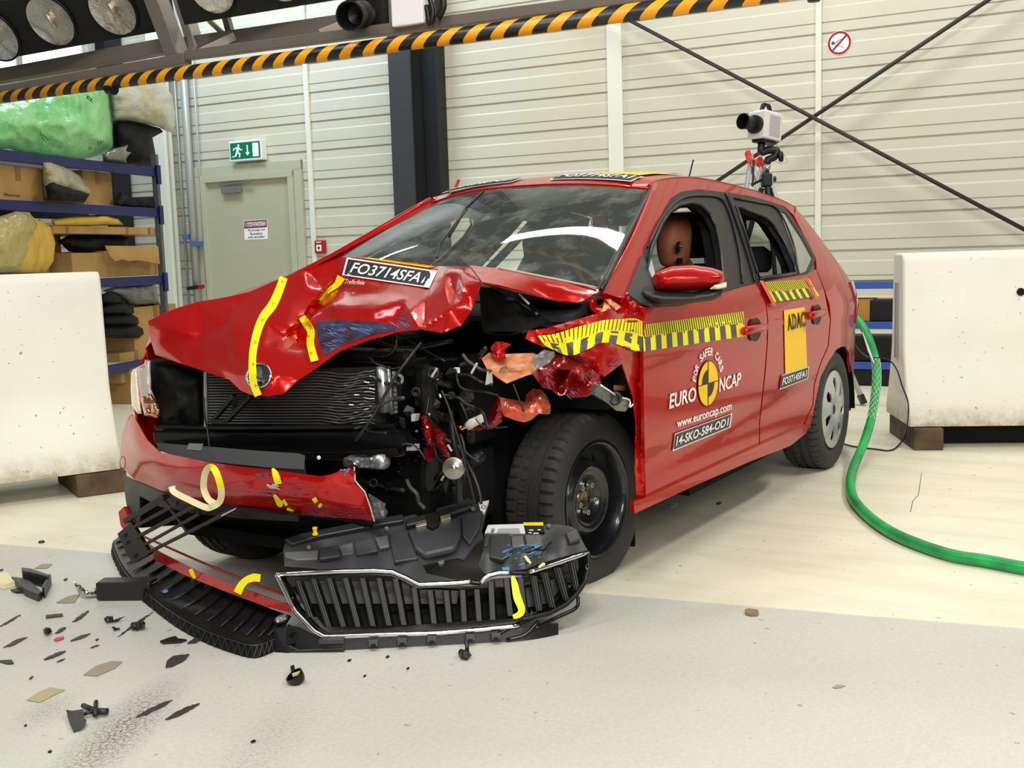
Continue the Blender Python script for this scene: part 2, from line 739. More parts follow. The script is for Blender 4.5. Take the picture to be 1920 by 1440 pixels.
window(1, 44, 148, -60, 138)
window(2, -90, 22, -60, 150)

# door with its frame
DG = mat('door_grey', (178, 176, 150), 0.5)
DF = mat('door_frame_grey', (184, 182, 158), 0.5)
s0, s1 = ws(371, 400), ws(572, 400)
zt = onwall(470, 307).z
root = bpy.data.objects.new('door_1', None)
COL.objects.link(root)
root.location = wpt((s0 + s1) / 2, 0, 0)
struct(root)
fw = 0.115
mb = MB()
for s_ in (s0 + fw / 2, s1 - fw / 2):
    mb.frame(wpt(s_, zt / 2, 0.02), WD, WN, ZU, fw, 0.04, zt)
mb.frame(wpt((s0 + s1) / 2, zt - fw / 2, 0.0215), WD, WN, ZU, s1 - s0, 0.043, fw)
a0, a1 = s0 + fw, s1 - fw
for s_ in (a0 + 0.04, a1 - 0.04):
    mb.frame(wpt(s_, zt / 2 - fw / 2, 0.03), WD, WN, ZU, 0.08, 0.06, zt - fw)
mb.frame(wpt((s0 + s1) / 2, zt - fw - 0.04, 0.031), WD, WN, ZU, a1 - a0, 0.062, 0.08)
mb.build('door_frame', DF, root, bevel=0.004)
MB().frame(wpt((s0 + s1) / 2, (zt - fw - 0.08) / 2, 0.008), WD, WN, ZU, a1 - a0 - 0.16, 0.012, zt - fw - 0.08).build('door_leaf', DG, root)
mb = MB()
p = onwall(434, 356, 0.05)
mb.frame(p, WD, WN, ZU, 0.30, 0.05, 0.07)
cl = mb.build('door_closer', mat('closer_silver', (150, 152, 152), 0.4, 0.6), root, bevel=0.006)
mb = MB().bar(onwall(412, 347, 0.07), onwall(470, 339, 0.07), 0.02, 0.012)
mb.build('closer_arm', mat('closer_silver', (150, 152, 152), 0.4, 0.6), root)
# notice on the door
fn = lambda o: (lambda x, y: onwall(x, y, o))
nt_ = thing('door_notice', 'white paper notice with red headed border and lettering stuck on the grey door', 'sign', onwall(479, 448, 0.016))
sheet_px([(457, 414), (501, 411), (502, 448), (459, 450)], fn(0.016), 2, 2).build('paper', STKWHT, nt_, solid=0.002, offset=0)
RSG = mat('sign_red', (150, 22, 32), 0.5)
for q in ([(458, 415), (500, 412), (500, 414.5), (458, 417.5)], [(458, 425.5), (500, 423), (500, 426), (458, 428.5)], [(458, 415), (460.2, 415), (460.2, 428), (458, 428)], [(498, 413), (500.2, 413), (500.2, 426), (498, 426)]):
    sheet_px(q, fn(0.0185), 1, 1).build('red_border', RSG, nt_)
for s_, q in (('BRANDSCHUTZ', [(461, 418.2), (497.5, 416), (497.5, 422.5), (461, 424.8)]), ('Fluchtwege und', [(465, 430.2), (496, 428.4), (496, 433), (465, 434.8)]), ('Fluchttüren', [(469, 436.3), (492, 435), (492, 439.6), (469, 441)]), ('nicht verstellen!', [(465, 442.8), (496, 441), (496, 445.4), (465, 447)])):
    text_on(s_, q, fn(0.019), 'lettering', STKBLK, nt_, 0.01)

# exit sign box
ex = thing('exit_sign', 'green and white emergency exit sign box on the wall above the grey door', 'sign', onwall(463, 300, 0.03))
p0, p1 = onwall(432, 302, 0.1), onwall(488, 261, 0.1)
sA, sB, zA, zB = (p0 - WP).dot(WD), (p1 - WP).dot(WD), onwall(432, 302, .1).z, onwall(432, 267, .1).z
MB().frame(wpt((sA + sB) / 2, (zA + zB) / 2, 0.05), WD, WN, ZU, sB - sA + 0.02, 0.10, zB - zA + 0.02).build('housing', WHITE, ex, bevel=0.008)
GRN = mat('exit_green', (0, 112, 78), 0.4, emit=(0, 112, 78), estr=0.12)
W_, H_ = (sB - sA), (zB - zA)


def exq(u, v, o=0.1015):
    return wpt(sA + W_ * u, zB - H_ * v, o)


MB().add([exq(.02, .06), exq(.98, .06), exq(.98, .94), exq(.02, .94)], [(0, 1, 2, 3)]).build('sign_face', GRN, ex)
mb = MB()


def xp(pts, o=0.103):
    mb.add([exq(u, v, o) for u, v in pts], [tuple(range(len(pts)))])


xp([(.74, .14), (.93, .14), (.93, .86), (.74, .86)])
xp([(.555, .22), (.595, .22), (.595, .62), (.555, .62)])
xp([(.50, .60), (.65, .60), (.575, .80)])
xp([(.29 + .035 * math.cos(t * PI / 5), .20 + .06 * math.sin(t * PI / 5)) for t in range(10)])
xp([(.20, .30), (.32, .27), (.33, .34), (.28, .58), (.20, .58), (.22, .36)])
xp([(.32, .28), (.36, .42), (.42, .42), (.42, .47), (.34, .48), (.30, .36)])
xp([(.22, .30), (.13, .34), (.10, .46), (.13, .47), (.16, .39), (.22, .37)])
xp([(.28, .54), (.35, .64), (.33, .84), (.29, .84), (.30, .68), (.22, .60)])
xp([(.20, .54), (.27, .60), (.20, .80), (.07, .82), (.07, .76), (.16, .75)])
mb.build('running_figure', STKWHT, ex)

# fire call point
fa = thing('fire_alarm_box', 'small red fire alarm call point on the wall right of the door', 'fire alarm', onwall(601, 476, 0.02))
c = onwall(601, 463, 0.03)
MB().frame(c, WD, WN, ZU, 0.135, 0.06, 0.155).build('housing', mat('alarm_red', (170, 26, 28), 0.4), fa, bevel=0.01)
MB().frame(c + WN * 0.032 - ZU * 0.012, WD, WN, ZU, 0.075, 0.006, 0.075).build('call_button', WHITE, fa, bevel=0.002)
MB().frame(c + WN * 0.036 - ZU * 0.012, WD, WN, ZU, 0.026, 0.004, 0.026).build('press_dot', STKBLK, fa)
MB().frame(c + WN * 0.032 + ZU * 0.056, WD, WN, ZU, 0.07, 0.004, 0.012).build('lettering_strip', WHITE, fa)

# no smoking disc
ns = thing('no_smoking_sign', 'round white no smoking sign with a red ring on the upper right wall', 'sign', onwall(1574, 100, 0.002))
c = onwall(1574, 80.5, 0.004)
R_ = 21.5 / FPX * (c - CP).dot(CF)
MB().lathe([(0.0001, 0.002), (R_ * 1.03, 0.002), (R_ * 1.03, -0.002)], c, WN, seg=40).build('disc', STKWHT, ns)
MB().lathe([(R_ * 0.80, 0.0035), (R_ * 0.99, 0.0035)], c, WN, seg=40).build('red_ring', RSG, ns)


def nsq(x, y, o=0.003):
    return c + WD * (R_ * x) + ZU * (R_ * y) + WN * o


MB().tube([nsq(-.68, .06), nsq(-.25, .05), nsq(-.1, .22), nsq(.1, .3), nsq(.22, .1)], 0.004, 6).build('smoke_curl', mat('sign_grey', (120, 122, 124), .5), ns)
MB().add([nsq(-.62, -.06), nsq(-.50, .1), nsq(.42, -.36), nsq(.32, -.52)], [(0, 1, 2, 3)]).build('cigarette', mat('sign_grey2', (190, 192, 190), .5), ns)
MB().lathe([(0.0001, 0.004), (R_ * .14, 0.004)], nsq(-.55, .05, 0), WN, seg=16).build('cigarette_tip', STKBLK, ns)
MB().add([nsq(-.60, -.50, .005), nsq(-.48, -.62, .005), nsq(.62, .50, .005), nsq(.50, .62, .005)], [(0, 1, 2, 3)]).build('red_bar', RSG, ns)

# crossing tie rods in front of the wall
TR = mat('rod_dark', (52, 50, 48), 0.5, 0.3)
tie_l = ('dark steel tie rod falling from upper left to lower right across the back wall', 'dark steel tie rod rising from the car roof to the upper right corner')
for (q0, q1, of, ext), lb in zip((((1165, 30), (1920, 430), 0.26, 0.35), ((1350, 336), (1850, 2), 0.22, 0.6)), tie_l):
    a, b = onwall(q0[0], q0[1], of), onwall(q1[0], q1[1], of)
    d = b - a
    a2 = a - d * (0.55 if q0[1] > 100 else 0.12)
    b2 = b + d * ext
    tag(MB().tube([a2, b2], 0.019, 10).build('tie_rod', TR, smooth=True), lb, 'rod')

# pipes left of the door
PW = mat('pipe_grey', (168, 168, 160), 0.4, 0.2)
pl = ('slim grey conduit nearest the blue rack, beside the thick pipe', 'thin grey conduit left against the thick pipe', 'thick grey vertical pipe on the wall left of the door', 'thin conduit between the thick pipe and the door frame')
for (px, r_), lb in zip(((336, 0.016), (349, 0.02), (357, 0.045), (372, 0.013)), pl):
    s = ws(px, 330)
    s = (onwall(px, 330, 0.08) - WP).dot(WD)
    tag(MB().tube([wpt(s, 0.02, 0.02 + r_ + 0.02), wpt(s, 4.4, 0.04 + r_)], r_, 14).build('wall_pipe', PW, smooth=True), lb, 'pipe')
for (px, py, w), lb in zip(((351, 444, 0.09), (369, 457, 0.12)), ('upper blue clamp on the thin conduit left of the door', 'lower blue clamp on the thick pipe left of the door')):
    p = onwall(px, py, 0.11)
    o = MB().frame(p, WD, WN, ZU, w, 0.09, 0.06).build('pipe_clamp', mat('clamp_blue', (70, 108, 176), .4), bevel=0.004)
    tag(o, lb, 'clamp', 'blue pipe clamps')
va = thing('shutoff_valve', 'black and red shutoff valve low on the pipes left of the door', 'valve', onwall(366, 545, 0.1))
MB().tube([onwall(352, 541, 0.15), onwall(381, 537, 0.15)], 0.025, 10).build('body', BLACKP, va)
MB().frame(onwall(376, 538, 0.18), WD, WN, ZU, 0.05, 0.04, 0.05).build('red_handle', mat('alarm_red', (170, 26, 28)), va)

# ---------------------------------------------------------------- concrete barriers
def conc_mat():
    mt = bpy.data.materials.new('cast_concrete')
    mt.use_nodes = True
    nt = mt.node_tree
    b = nt.nodes['Principled BSDF']
    tc = N_(nt, 'ShaderNodeTexCoord')
    P = tc.outputs['Object']
    big = noise_(nt, P, 2.0, 5, 0.3, 0.75)
    c = mixc(nt, big, lin((234, 231, 218)), lin((224, 221, 207)))
    pit = noise_(nt, P, 38, 2, 0.715, 0.74)
    c = mixc(nt, math_(nt, 'MULTIPLY', pit, 0.7), c, lin((96, 92, 84)))
    sep = N_(nt, 'ShaderNodeSeparateXYZ')
    nt.links.new(P, sep.inputs[0])
    mr = N_(nt, 'ShaderNodeMapRange')
    mr.inputs['From Min'].default_value = 0.25
    mr.inputs['From Max'].default_value = 0.13
    nt.links.new(sep.outputs[2], mr.inputs['Value'])
    pt = noise_(nt, P, 11, 6, 0.3, 0.62, 0.7)
    c = mixc(nt, math_(nt, 'MULTIPLY', math_(nt, 'MULTIPLY', mr.outputs[0], pt), 0.75), c, lin((142, 124, 88)))
    nt.links.new(c, b.inputs['Base Color'])
    b.inputs['Roughness'].default_value = 0.75
    bp = N_(nt, 'ShaderNodeBump')
    bp.inputs['Strength'].default_value = 0.25
    bp.inputs['Distance'].default_value = 0.01
    bp.invert = True
    nt.links.new(pit, bp.inputs['Height'])
    nt.links.new(bp.outputs[0], b.inputs['Normal'])
    return mt


CONC = conc_mat()


def barrier(name, label, end, d, zb, zt, length, side, hole_t, hole_z, endslot):
    """end: foot point of the near face at the visible end; d: run direction; side: horizontal normal of the near face"""
    end, d, side = V(end), V(d).normalized(), V(side).normalized()
    root = thing(name, label, 'barrier', end + d * (length / 2) - side * 0.25)
    H = zt - zb
    # half profile across: distance from the near foot, height
    w = 0.56
    near = [(0.0, 0.0), (0.0, 0.055), (0.07, 0.20), (0.115, 0.34), (0.135, 0.42), (0.16, H - 0.05), (0.172, H - 0.015), (0.19, H)]
    prof_ = near + [(w - a_, h_) for a_, h_ in reversed(near)]
    rows = []
    n = 24
    for i in range(n + 1):
        t = length * i / n
        rows.append([end + d * t - side * a_ + ZU * (zb + h_) for a_, h_ in prof_])
    mb = MB().grid(rows)
    for row, fl_ in ((rows[0], 1), (rows[-1], 0)):
        mb.add(row, [tuple(range(len(row)))])
    # underside
    mb.add([rows[0][0], rows[0][-1], rows[-1][-1], rows[-1][0]], [(0, 1, 2, 3)])
    o = mb.build('concrete_body', CONC, root, auto=35, bevel=0.012)
    o.matrix_parent_inverse = Matrix.Identity(4)
    for v in o.data.vertices:
        v.co -= V(root.location)
        v.co.z -= 0
    for ht in hole_t:
        p = end + d * ht - side * 0.146 + ZU * hole_z
        MB().lathe([(0.001, 0.0), (0.020, 0.0), (0.022, -0.01)], p + side * 0.004, side, seg=18).build('lifting_hole', BLACKM, root)
    if endslot:
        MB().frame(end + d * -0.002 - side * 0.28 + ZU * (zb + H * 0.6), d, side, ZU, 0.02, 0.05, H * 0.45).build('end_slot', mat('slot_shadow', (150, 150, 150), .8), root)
    return root, w


eR = atd(1703, 797, 6.0)
dR = (atd(1920, 798, 5.93) - eR)
dR.z = 0
sR = V((dR.y, -dR.x, 0)).normalized()
if sR.dot(CP - eR) < 0:
    sR = -sR
eR.z = 0
barrier('concrete_barrier', 'pale concrete barrier standing on timber at the right edge behind the green hose', eR, dR, 0.125, 1.068, 2.4, sR, [0.62], 0.84, True)
TIM = mat('old_timber', (98, 78, 56), 0.85, var=1, vscale=8, rgb2=(62, 50, 38), bump=0.3, bscale=24)
dRn = dR.normalized()
o = MB().frame(eR + dRn * 0.10 - sR * 0.26 + ZU * 0.06, dRn, sR, ZU, 0.155, 0.60, 0.12).build('timber_block', TIM, bevel=0.006)
tag(o, 'brown timber block propping the near end of the right barrier', 'timber')
o = MB().frame(eR + dRn * 1.9 - sR * 0.26 + ZU * 0.06, dRn, sR, ZU, 0.155, 0.54, 0.12).build('timber_block', TIM, bevel=0.006)
tag(o, 'timber block under the far end of the right barrier', 'timber')
o = MB().frame(eR + dRn * 1.0 - sR * 0.33 + ZU * 0.0615, dRn, sR, ZU, 1.6, 0.32, 0.121).build('support_beam', BLACKM)
tag(o, 'dark beam lying under the right barrier between the timber blocks', 'beam')

eL = atd(229, 879, 5.5)
dL = atd(0, 915, 5.2) - eL
dL.z = 0
sL = V((dL.y, -dL.x, 0)).normalized()
if sL.dot(CP - eL) < 0:
    sL = -sL
eL.z = 0
barrier('concrete_barrier', 'pale concrete barrier with grimy foot at the left edge beside the car nose', eL, dL, 0.12, 1.104, 3.0, sL, [0.72], 0.86, False)
dLn = dL.normalized()
o = MB().frame(eL + dLn * 0.10 - sL * 0.25 + ZU * 0.058, dLn, sL, ZU, 0.24, 0.5, 0.115).build('timber_block', TIM, bevel=0.008)
tag(o, 'rotten timber block under the left barrier next to the car bumper', 'timber')
o = MB().frame(eL + dLn * 0.62 - sL * 0.22 + ZU * 0.04, dLn, sL, ZU, 0.11, 0.2, 0.08).build('support_stone', BLACKM, bevel=0.02)
tag(o, 'dark stone lying in the gap under the left barrier', 'stone')

# ---------------------------------------------------------------- blue rack on the left
RA = atd(0, 400, 7.52)
RB = atd(297, 400, 9.4)
RA.z = RB.z = 0
RD = (RB - RA).normalized()
RN = V((RD.y, -RD.x, 0)).normalized()
if RN.dot(CP - RA) < 0:
    RN = -RN
RL = (RB - RA).length


def onrack(px, py, off=0.0):
    return onplane(px, py, RA + RN * off, RN)


def rk(t, z, off=0.0):
    return RA + RD * t + ZU * z + RN * off


def rt(px, off=0.0, py=400):
    return (onrack(px, py, off) - RA).dot(RD)


rack = thing('storage_rack', 'tall blue steel storage rack loaded with bags and boxes along the left wall', 'rack', rk(RL / 2, 0, -0.35))
SHZ = (0.34, 1.03, 1.60, 1.94)
T0, T1 = -1.6, RL
RW = 0.7
for zz in SHZ:
    mb = MB()
    for of in (0.0, -RW):
        mb.frame(rk((T0 + T1) / 2, zz - 0.03, of), RD, RN, ZU, T1 - T0, 0.04, 0.075)
    b_ = mb.build('shelf_beam', BLUE, rack, bevel=0.004)
    MB().frame(rk((T0 + T1) / 2, zz + 0.002, -RW / 2), RD, RN, ZU, T1 - T0, RW - 0.04, 0.02).build('shelf_board', mat('shelf_board_light', (214, 222, 228), .4), rack)
for t_ in (T0, T1 - 0.02):
    for of in (0.01, -RW):
        mb = MB().frame(rk(t_, 1.03, of), RD, RN, ZU, 0.035, 0.055, 2.06)
        mb.build('upright', mat('upright_grey', (96, 100, 108), .5, .4) if t_ > 0 else BLUE, rack, bevel=0.004)
# end hooks blue
for zz in SHZ:
    MB().frame(rk(T1 - 0.01, zz - 0.05, 0.03), RD, RN, ZU, 0.055, 0.02, 0.16).build('beam_bracket', BLUE, rack)


def carton(px0, px1, pyb, pyt, off, dep, label, lid=True, name='cardboard_box', tape=True, group='cardboard boxes on the left rack', shelf=None, skew=0):
    pyr = 400
    t0, t1 = rt(px0, off), rt(px1, off)
    if shelf is None:
        zb = onrack((px0 + px1) / 2, pyb, off).z
    else:
        zb = shelf + 0.013
    zt_ = onrack((px0 + px1) / 2, pyt, off).z
    root = thing(name, label, 'box', rk((t0 + t1) / 2, zb, off - dep / 2), group)
    MB().frame(rk((t0 + t1) / 2, (zb + zt_) / 2, off - dep / 2), RD, RN, ZU, t1 - t0, dep, zt_ - zb).build('carton', CARD, root, bevel=0.004)
    if tape:
        MB().frame(rk((t0 + t1) / 2, zt_ - 0.05, off + 0.002), RD, RN, ZU, 0.05, 0.004, 0.1).build('packing_tape', CARD2, root)
    return root


c1 = carton(-8, 84, 370, 312, -0.04, 0.4, 'cardboard box with printed lower edge on the third shelf, left end of the rack', shelf=SHZ[2])
text_on('Photron', [(8, 362), (38, 364), (38, 369), (8, 367)], lambda x, y: onrack(x, y, -0.036), 'lettering', mat('print_brown', (70, 52, 32), .8), c1, 0.01)
carton(160, 214, 385, 322, -0.12, 0.4, 'plain cardboard box behind the clear bag on the third shelf', shelf=SHZ[2])
carton(190, 296, 514, 470, -0.06, 0.4, 'open cardboard box with wavy torn flap on the second shelf', shelf=SHZ[1], tape=True)
carton(128, 192, 514, 474, -0.05, 0.4, 'open cardboard box with flap beside the yellow foam bag', shelf=SHZ[1], tape=False)
carton(-20, 110, 520, 420, -0.25, 0.35, 'big cardboard box behind the bag of yellow foam', shelf=SHZ[1], tape=False)
carton(235, 318, 632, 574, -0.03, 0.5, 'cardboard box beside the black tyres on the lowest shelf', shelf=SHZ[0] + .0)
carton(205, 266, 700, 661, -0.02, 0.4, 'cardboard box topmost of the stack under the rack', shelf=0.165, group='boxes stacked under the rack')
carton(222, 262, 715, 690, 0.02, 0.36, 'small cardboard box at the foot of the stack under the rack', shelf=-0.012, group='boxes stacked under the rack')
# flat carton lying with its end out
t0, t1 = rt(100), rt(296)
fb = thing('flat_cardboard_box', 'long flat cardboard box lying across the gap above the second shelf', 'box', rk((t0 + t1) / 2, 1.30, -0.35))
zf = onrack(200, 432, -0.02).z
MB().frame(rk((t0 + t1) / 2, zf, -0.33), RD, RN, ZU, t1 - t0 - 0.02, 0.62, 0.06).build('carton', CARD, fb, bevel=0.003)
for px in (128, 240, 281):
    MB().frame(rk(rt(px), zf, -0.018), RD, RN, ZU, 0.035, 0.004, 0.062).build('packing_tape', CARD2, fb)
# torn flap
fp = [(196, 461), (296, 462), (299, 495), (280, 491), (262, 488), (240, 489), (228, 486), (215, 490), (206, 480)]
pn = panel(fp, 8, lambda x, y: onrack(x, y, 0.02 + 0.02 * math.sin((y - 460) / 12) + 0.006 * math.sin(x / 9)))
tag(pn.build('cardboard_flap', CARD, solid=0.004, smooth=True), 'wavy torn cardboard flap hanging over the box on the second shelf', 'cardboard')


# crinkled bags: closed lumpy shells
def bag_mesh(poly, fn_front, dep, amp, sc, step, seed=0, power=0.5):
    vs, fs = polyfill(poly, step)
    n = len(vs)

    def edge_d(x, y):
        best = 1e9
        for i in range(len(poly)):
            a, b = poly[i], poly[(i + 1) % len(poly)]
            dx, dy = b[0] - a[0], b[1] - a[1]
            t = max(0, min(1, ((x - a[0]) * dx + (y - a[1]) * dy) / (dx * dx + dy * dy)))
            best = min(best, math.hypot(x - a[0] - dx * t, y - a[1] - dy * t))
        return best
    mx = max(edge_d(x, y) for x, y in vs)
    fr, bk = [], []
    for x, y in vs:
        e = (edge_d(x, y) / mx)
        b_ = e ** power
        nz = noise.ridged_multi_fractal(V((x / sc, y / sc, seed)), 0.9, 2.0, 3, 1.0, 2.0) * amp
        n2 = noise.noise(V((x / sc / 2, y / sc / 2, seed + 5))) * amp * 1.5
        fr.append(fn_front(x, y, dep * 0.5 * b_ + (nz + n2) * min(1, e * 4)))
        bk.append(fn_front(x, y, -dep * 0.5 * b_ - 0.004))
    mb = MB()
    mb.add(fr, fs)
    mb.add(bk, [tuple(reversed(f)) for f in fs])
    # stitch rim
    from collections import Counter
    ec = Counter()
    for f in fs:
        for i in range(len(f)):
            ec[tuple(sorted((f[i], f[(i + 1) % len(f)])))] += 1
    for (a, b), c_ in ec.items():
        if c_ == 1:
            mb.add([fr[a], fr[b], bk[b], bk[a]], [(0, 1, 2, 3)])
    return mb


rackbag = lambda o: (lambda x, y, h: onrack(x, y, o + h))
GBAG = mat('green_bag', (152, 216, 150), 0.32, var=1, vscale=4, rgb2=(120, 200, 122), bump=0.5, bscale=26)
GINK = mat('bag_print', (30, 70, 40), .6)
gb = thing('green_plastic_bag', 'large bright green plastic bag with dark print on the top shelf of the rack', 'bag', rk(0.6, SHZ[3], -0.3))
gpoly = [(-30, 195), (60, 175), (120, 162), (200, 140), (206, 160), (209, 200), (213, 240), (214, 276), (196, 288), (170, 296), (140, 299), (100, 296), (60, 290), (30, 284), (18, 279), (-30, 282)]
bag_mesh(gpoly, rackbag(-0.22), 0.5, 0.03, 26, 6, 1, 0.35).build('bag_skin', GBAG, gb, smooth=True)
for s_, q in (('VEST', [(76, 246), (92, 262), (87, 270), (72, 254)]), ('EL', [(164, 178), (178, 190), (174, 194), (162, 184)]), ('D', [(165, 276), (171, 274), (173, 280), (167, 282)]), ('D', [(182, 266), (189, 264), (191, 270), (184, 272)])):
    text_on(s_, q, lambda x, y: onrack(x, y, 0.09), 'printing', GINK, gb, 0.03)
g2 = [(-30, 130), (0, 127), (30, 124), (50, 132), (30, 148), (-30, 160)]
tag(bag_mesh(g2, rackbag(-0.4), 0.2, 0.02, 20, 6, 2).build('green_plastic_bag', GBAG, smooth=True), 'second green plastic bag peeking above the rig beam at the top left corner', 'bag')
CLR = mat('clear_film', (206, 206, 202), 0.2, alpha=0.62, bump=0.6, bscale=22, spec=0.8)
tag(bag_mesh([(204, 152), (290, 140), (306, 155), (322, 178), (329, 215), (326, 250), (312, 246), (298, 238), (270, 232), (240, 226), (212, 226)], rackbag(-0.18), 0.36, 0.03, 20, 6, 3, 0.4).build('plastic_wrap_bundle', mat('milky_film', (202, 201, 190), 0.25, alpha=0.9, bump=0.6, bscale=18, var=1, vscale=5, rgb2=(190, 186, 146)), smooth=True), 'milky plastic wrapped bundle on the top shelf right of the green bag', 'bundle')
tag(bag_mesh([(212, 226), (250, 226), (300, 240), (306, 247), (286, 258), (292, 290), (296, 318), (240, 308), (214, 304), (214, 262)], rackbag(-0.25), 0.36, 0.03, 20, 7, 4, 0.4).build('black_foam_parts', BLACKM, smooth=True), 'black moulded trim parts piled under the plastic bundle on the top shelf', 'car parts')
tag(bag_mesh([(190, 290), (215, 278), (240, 272), (236, 283), (246, 286), (236, 298), (238, 306), (200, 300)], rackbag(0.02), 0.06, 0.02, 8, 5, 4, 0.4).build('foil_scrap', mat('foil', (130, 126, 120), .3, .5), smooth=True), 'crumpled grey foil scrap at the front edge of the top shelf', 'scrap')
tag(bag_mesh([(78, 303), (96, 303), (120, 312), (150, 330), (172, 362), (160, 366), (120, 372), (84, 370)], rackbag(0.0), 0.2, 0.02, 14, 6, 6, 0.5).build('clear_plastic_bag', mat('milky_film2', (168, 162, 128), 0.25, bump=0.6, bscale=18, var=1, vscale=6, rgb2=(120, 118, 108)), smooth=True), 'clear plastic bag of pale parts beside the printed box on the third shelf', 'bag')
tag(bag_mesh([(84, 350), (100, 338), (130, 352), (168, 364), (160, 378), (90, 376)], rackbag(0.08), 0.14, 0.02, 14, 6, 7, 0.5).build('black_foam_parts', BLACKM, smooth=True), 'black part poking out of the clear bag on the third shelf', 'car parts')
tag(bag_mesh([(214, 370), (226, 358), (240, 370), (290, 368), (296, 392), (214, 388)], rackbag(-0.08), 0.2, 0.03, 12, 6, 8, 0.5).build('black_camera_mounts', BLACKM, smooth=True), 'jumble of black metal mounts at the right end of the third shelf', 'mounts')
FOAM = mat('yellow_foam', (208, 172, 66), 0.7, var=1, vscale=5, rgb2=(184, 148, 58))
fbg = thing('foam_bundle', 'bundle of curved yellow foam sheets in clear film on the second shelf', 'bundle', rk(0.4, SHZ[1], 0.0))
for k, (x0, w_) in enumerate(((64, 20), (78, 18), (92, 14))):
    sp = [(x0 - w_ - 8, 404 + k * 5), (x0 - 18, 400 + k * 5), (x0 + 4, 420 + k * 3), (x0 + 12, 455), (x0 + 8, 490), (x0 - 6, 511), (x0 - w_ - 20, 511), (x0 - w_ - 12, 450)]
    bag_mesh(sp, rackbag(0.12 - 0.07 * k), 0.14, 0.006, 20, 6, 9 + k, 0.4).build('foam_sheet', FOAM, fbg, smooth=True)
bag_mesh([(-20, 412), (30, 396), (56, 398), (70, 420), (60, 470), (40, 511), (-20, 511)], rackbag(0.14), 0.2, 0.02, 16, 7, 12, 0.5).build('film', mat('film_skin', (190, 176, 110), .18, alpha=0.75, bump=0.7, bscale=20, spec=.9), fbg, smooth=True)
tag(bag_mesh([(96, 412), (150, 404), (200, 402), (222, 410), (232, 422), (150, 424), (100, 424)], rackbag(-0.06), 0.16, 0.008, 14, 6, 13, 0.5).build('foam_slab', FOAM, smooth=True), 'wrapped yellow foam slab lying on the long flat cardboard box', 'foam')
tag(bag_mesh([(108, 452), (130, 440), (190, 436), (240, 444), (240, 470), (180, 474), (130, 472)], rackbag(-0.2), 0.2, 0.02, 14, 7, 14, 0.5).build('black_bag', BLACKM, smooth=True), 'black bag lying in the boxes under the flat carton', 'bag')
GRYF = mat('grey_film', (104, 102, 98), 0.2, bump=0.7, bscale=20)
tag(bag_mesh([(192, 545), (215, 536), (240, 532), (290, 528), (300, 572), (262, 574), (240, 572), (220, 556)], rackbag(-0.1), 0.3, 0.02, 14, 6, 15, 0.5).build('grey_plastic_bag', GRYF, smooth=True), 'grey crinkled plastic bag under the second shelf above the tyres', 'bag')
for k, lb in enumerate(('black sack lowest in the pile on the bottom shelf', 'black sack third in the pile on the bottom shelf', 'black sack second in the pile on the bottom shelf', 'black sack topmost in the pile on the bottom shelf')):
    y0 = 634 - k * 20
    r_ = 272 - k * 9 - (14 if k == 3 else 0)
    tag(bag_mesh([(186, y0), (186, y0 - 20), (200, y0 - 26), (r_ - 18, y0 - 26), (r_ - 4, y0 - 18), (r_ - 2, y0 - 8), (r_ - 12, y0)], rackbag(-0.02), 0.3, 0.006, 20, 6, 20 + k, 0.4).build('black_sack', BLACKM, smooth=True), lb, 'sack')

# ---------------------------------------------------------------- lower shelf at right, behind the car
SHR = atd(1600, 600, 8.7)
sh = thing('low_shelf', 'low blue shelf unit behind the rear of the car left of the barrier', 'shelf', V((SHR.x, SHR.y, 0)))


def ons(px, py, off=0.0):
    return onplane(px, py, V((SHR.x, SHR.y, 0)) + WN * off, WN)


def spp(t, z, off=0):
    return V((SHR.x, SHR.y, 0)) + WD * t + ZU * z + WN * off


for z_ in (0.80, 0.485, 0.165):
    MB().frame(spp(0, z_, 0), WD, WN, ZU, 2.2, 0.04, 0.055).build('shelf_beam', BLUE2, sh, bevel=0.003)
    MB().frame(spp(0, z_ + 0.02, -0.25), WD, WN, ZU, 2.2, 0.46, 0.015).build('shelf_board', mat('shelf_dark', (60, 60, 62), .6), sh)
for t_ in (-1.1, 1.1):
    for of in (0, -0.5):
        MB().frame(spp(t_, 0.43, of), WD, WN, ZU, 0.05, 0.05, 0.86).build('post', BLUE2, sh)
a, b = ons(1586, 603, -0.05), ons(1629, 568, -0.05)
o = MB().frame(V(((a.x + b.x) / 2, (a.y + b.y) / 2, 0)) + ZU * (0.513 + 0.09) - WN * 0.12, WD, WN, ZU, 0.24, 0.24, 0.175).build('cardboard_box', mat('carton_ochre', (190, 142, 66), .8), bevel=0.003)
tag(o, 'small ochre cardboard box on the low shelf behind the car tail', 'box')
for (px0, px1, zb, hh), lb in zip(((1631, 1700, 0.513, 0.17), (1590, 1700, 0.195, 0.2), (1585, 1700, 0.004, 0.13)), ('black crate beside the ochre box on the low shelf', 'black crate on the middle level of the low shelf', 'black crate under the low shelf on the floor')):
    a, b = ons(px0, 600, -0.06), ons(px1, 600, -0.06)
    o = MB().frame(V(((a.x + b.x) / 2, (a.y + b.y) / 2, zb + hh / 2)) - WN * 0.12, WD, WN, ZU, (b - a).length, 0.28, hh).build('black_crate', BLACKP, bevel=0.01)
    tag(o, lb, 'crate')

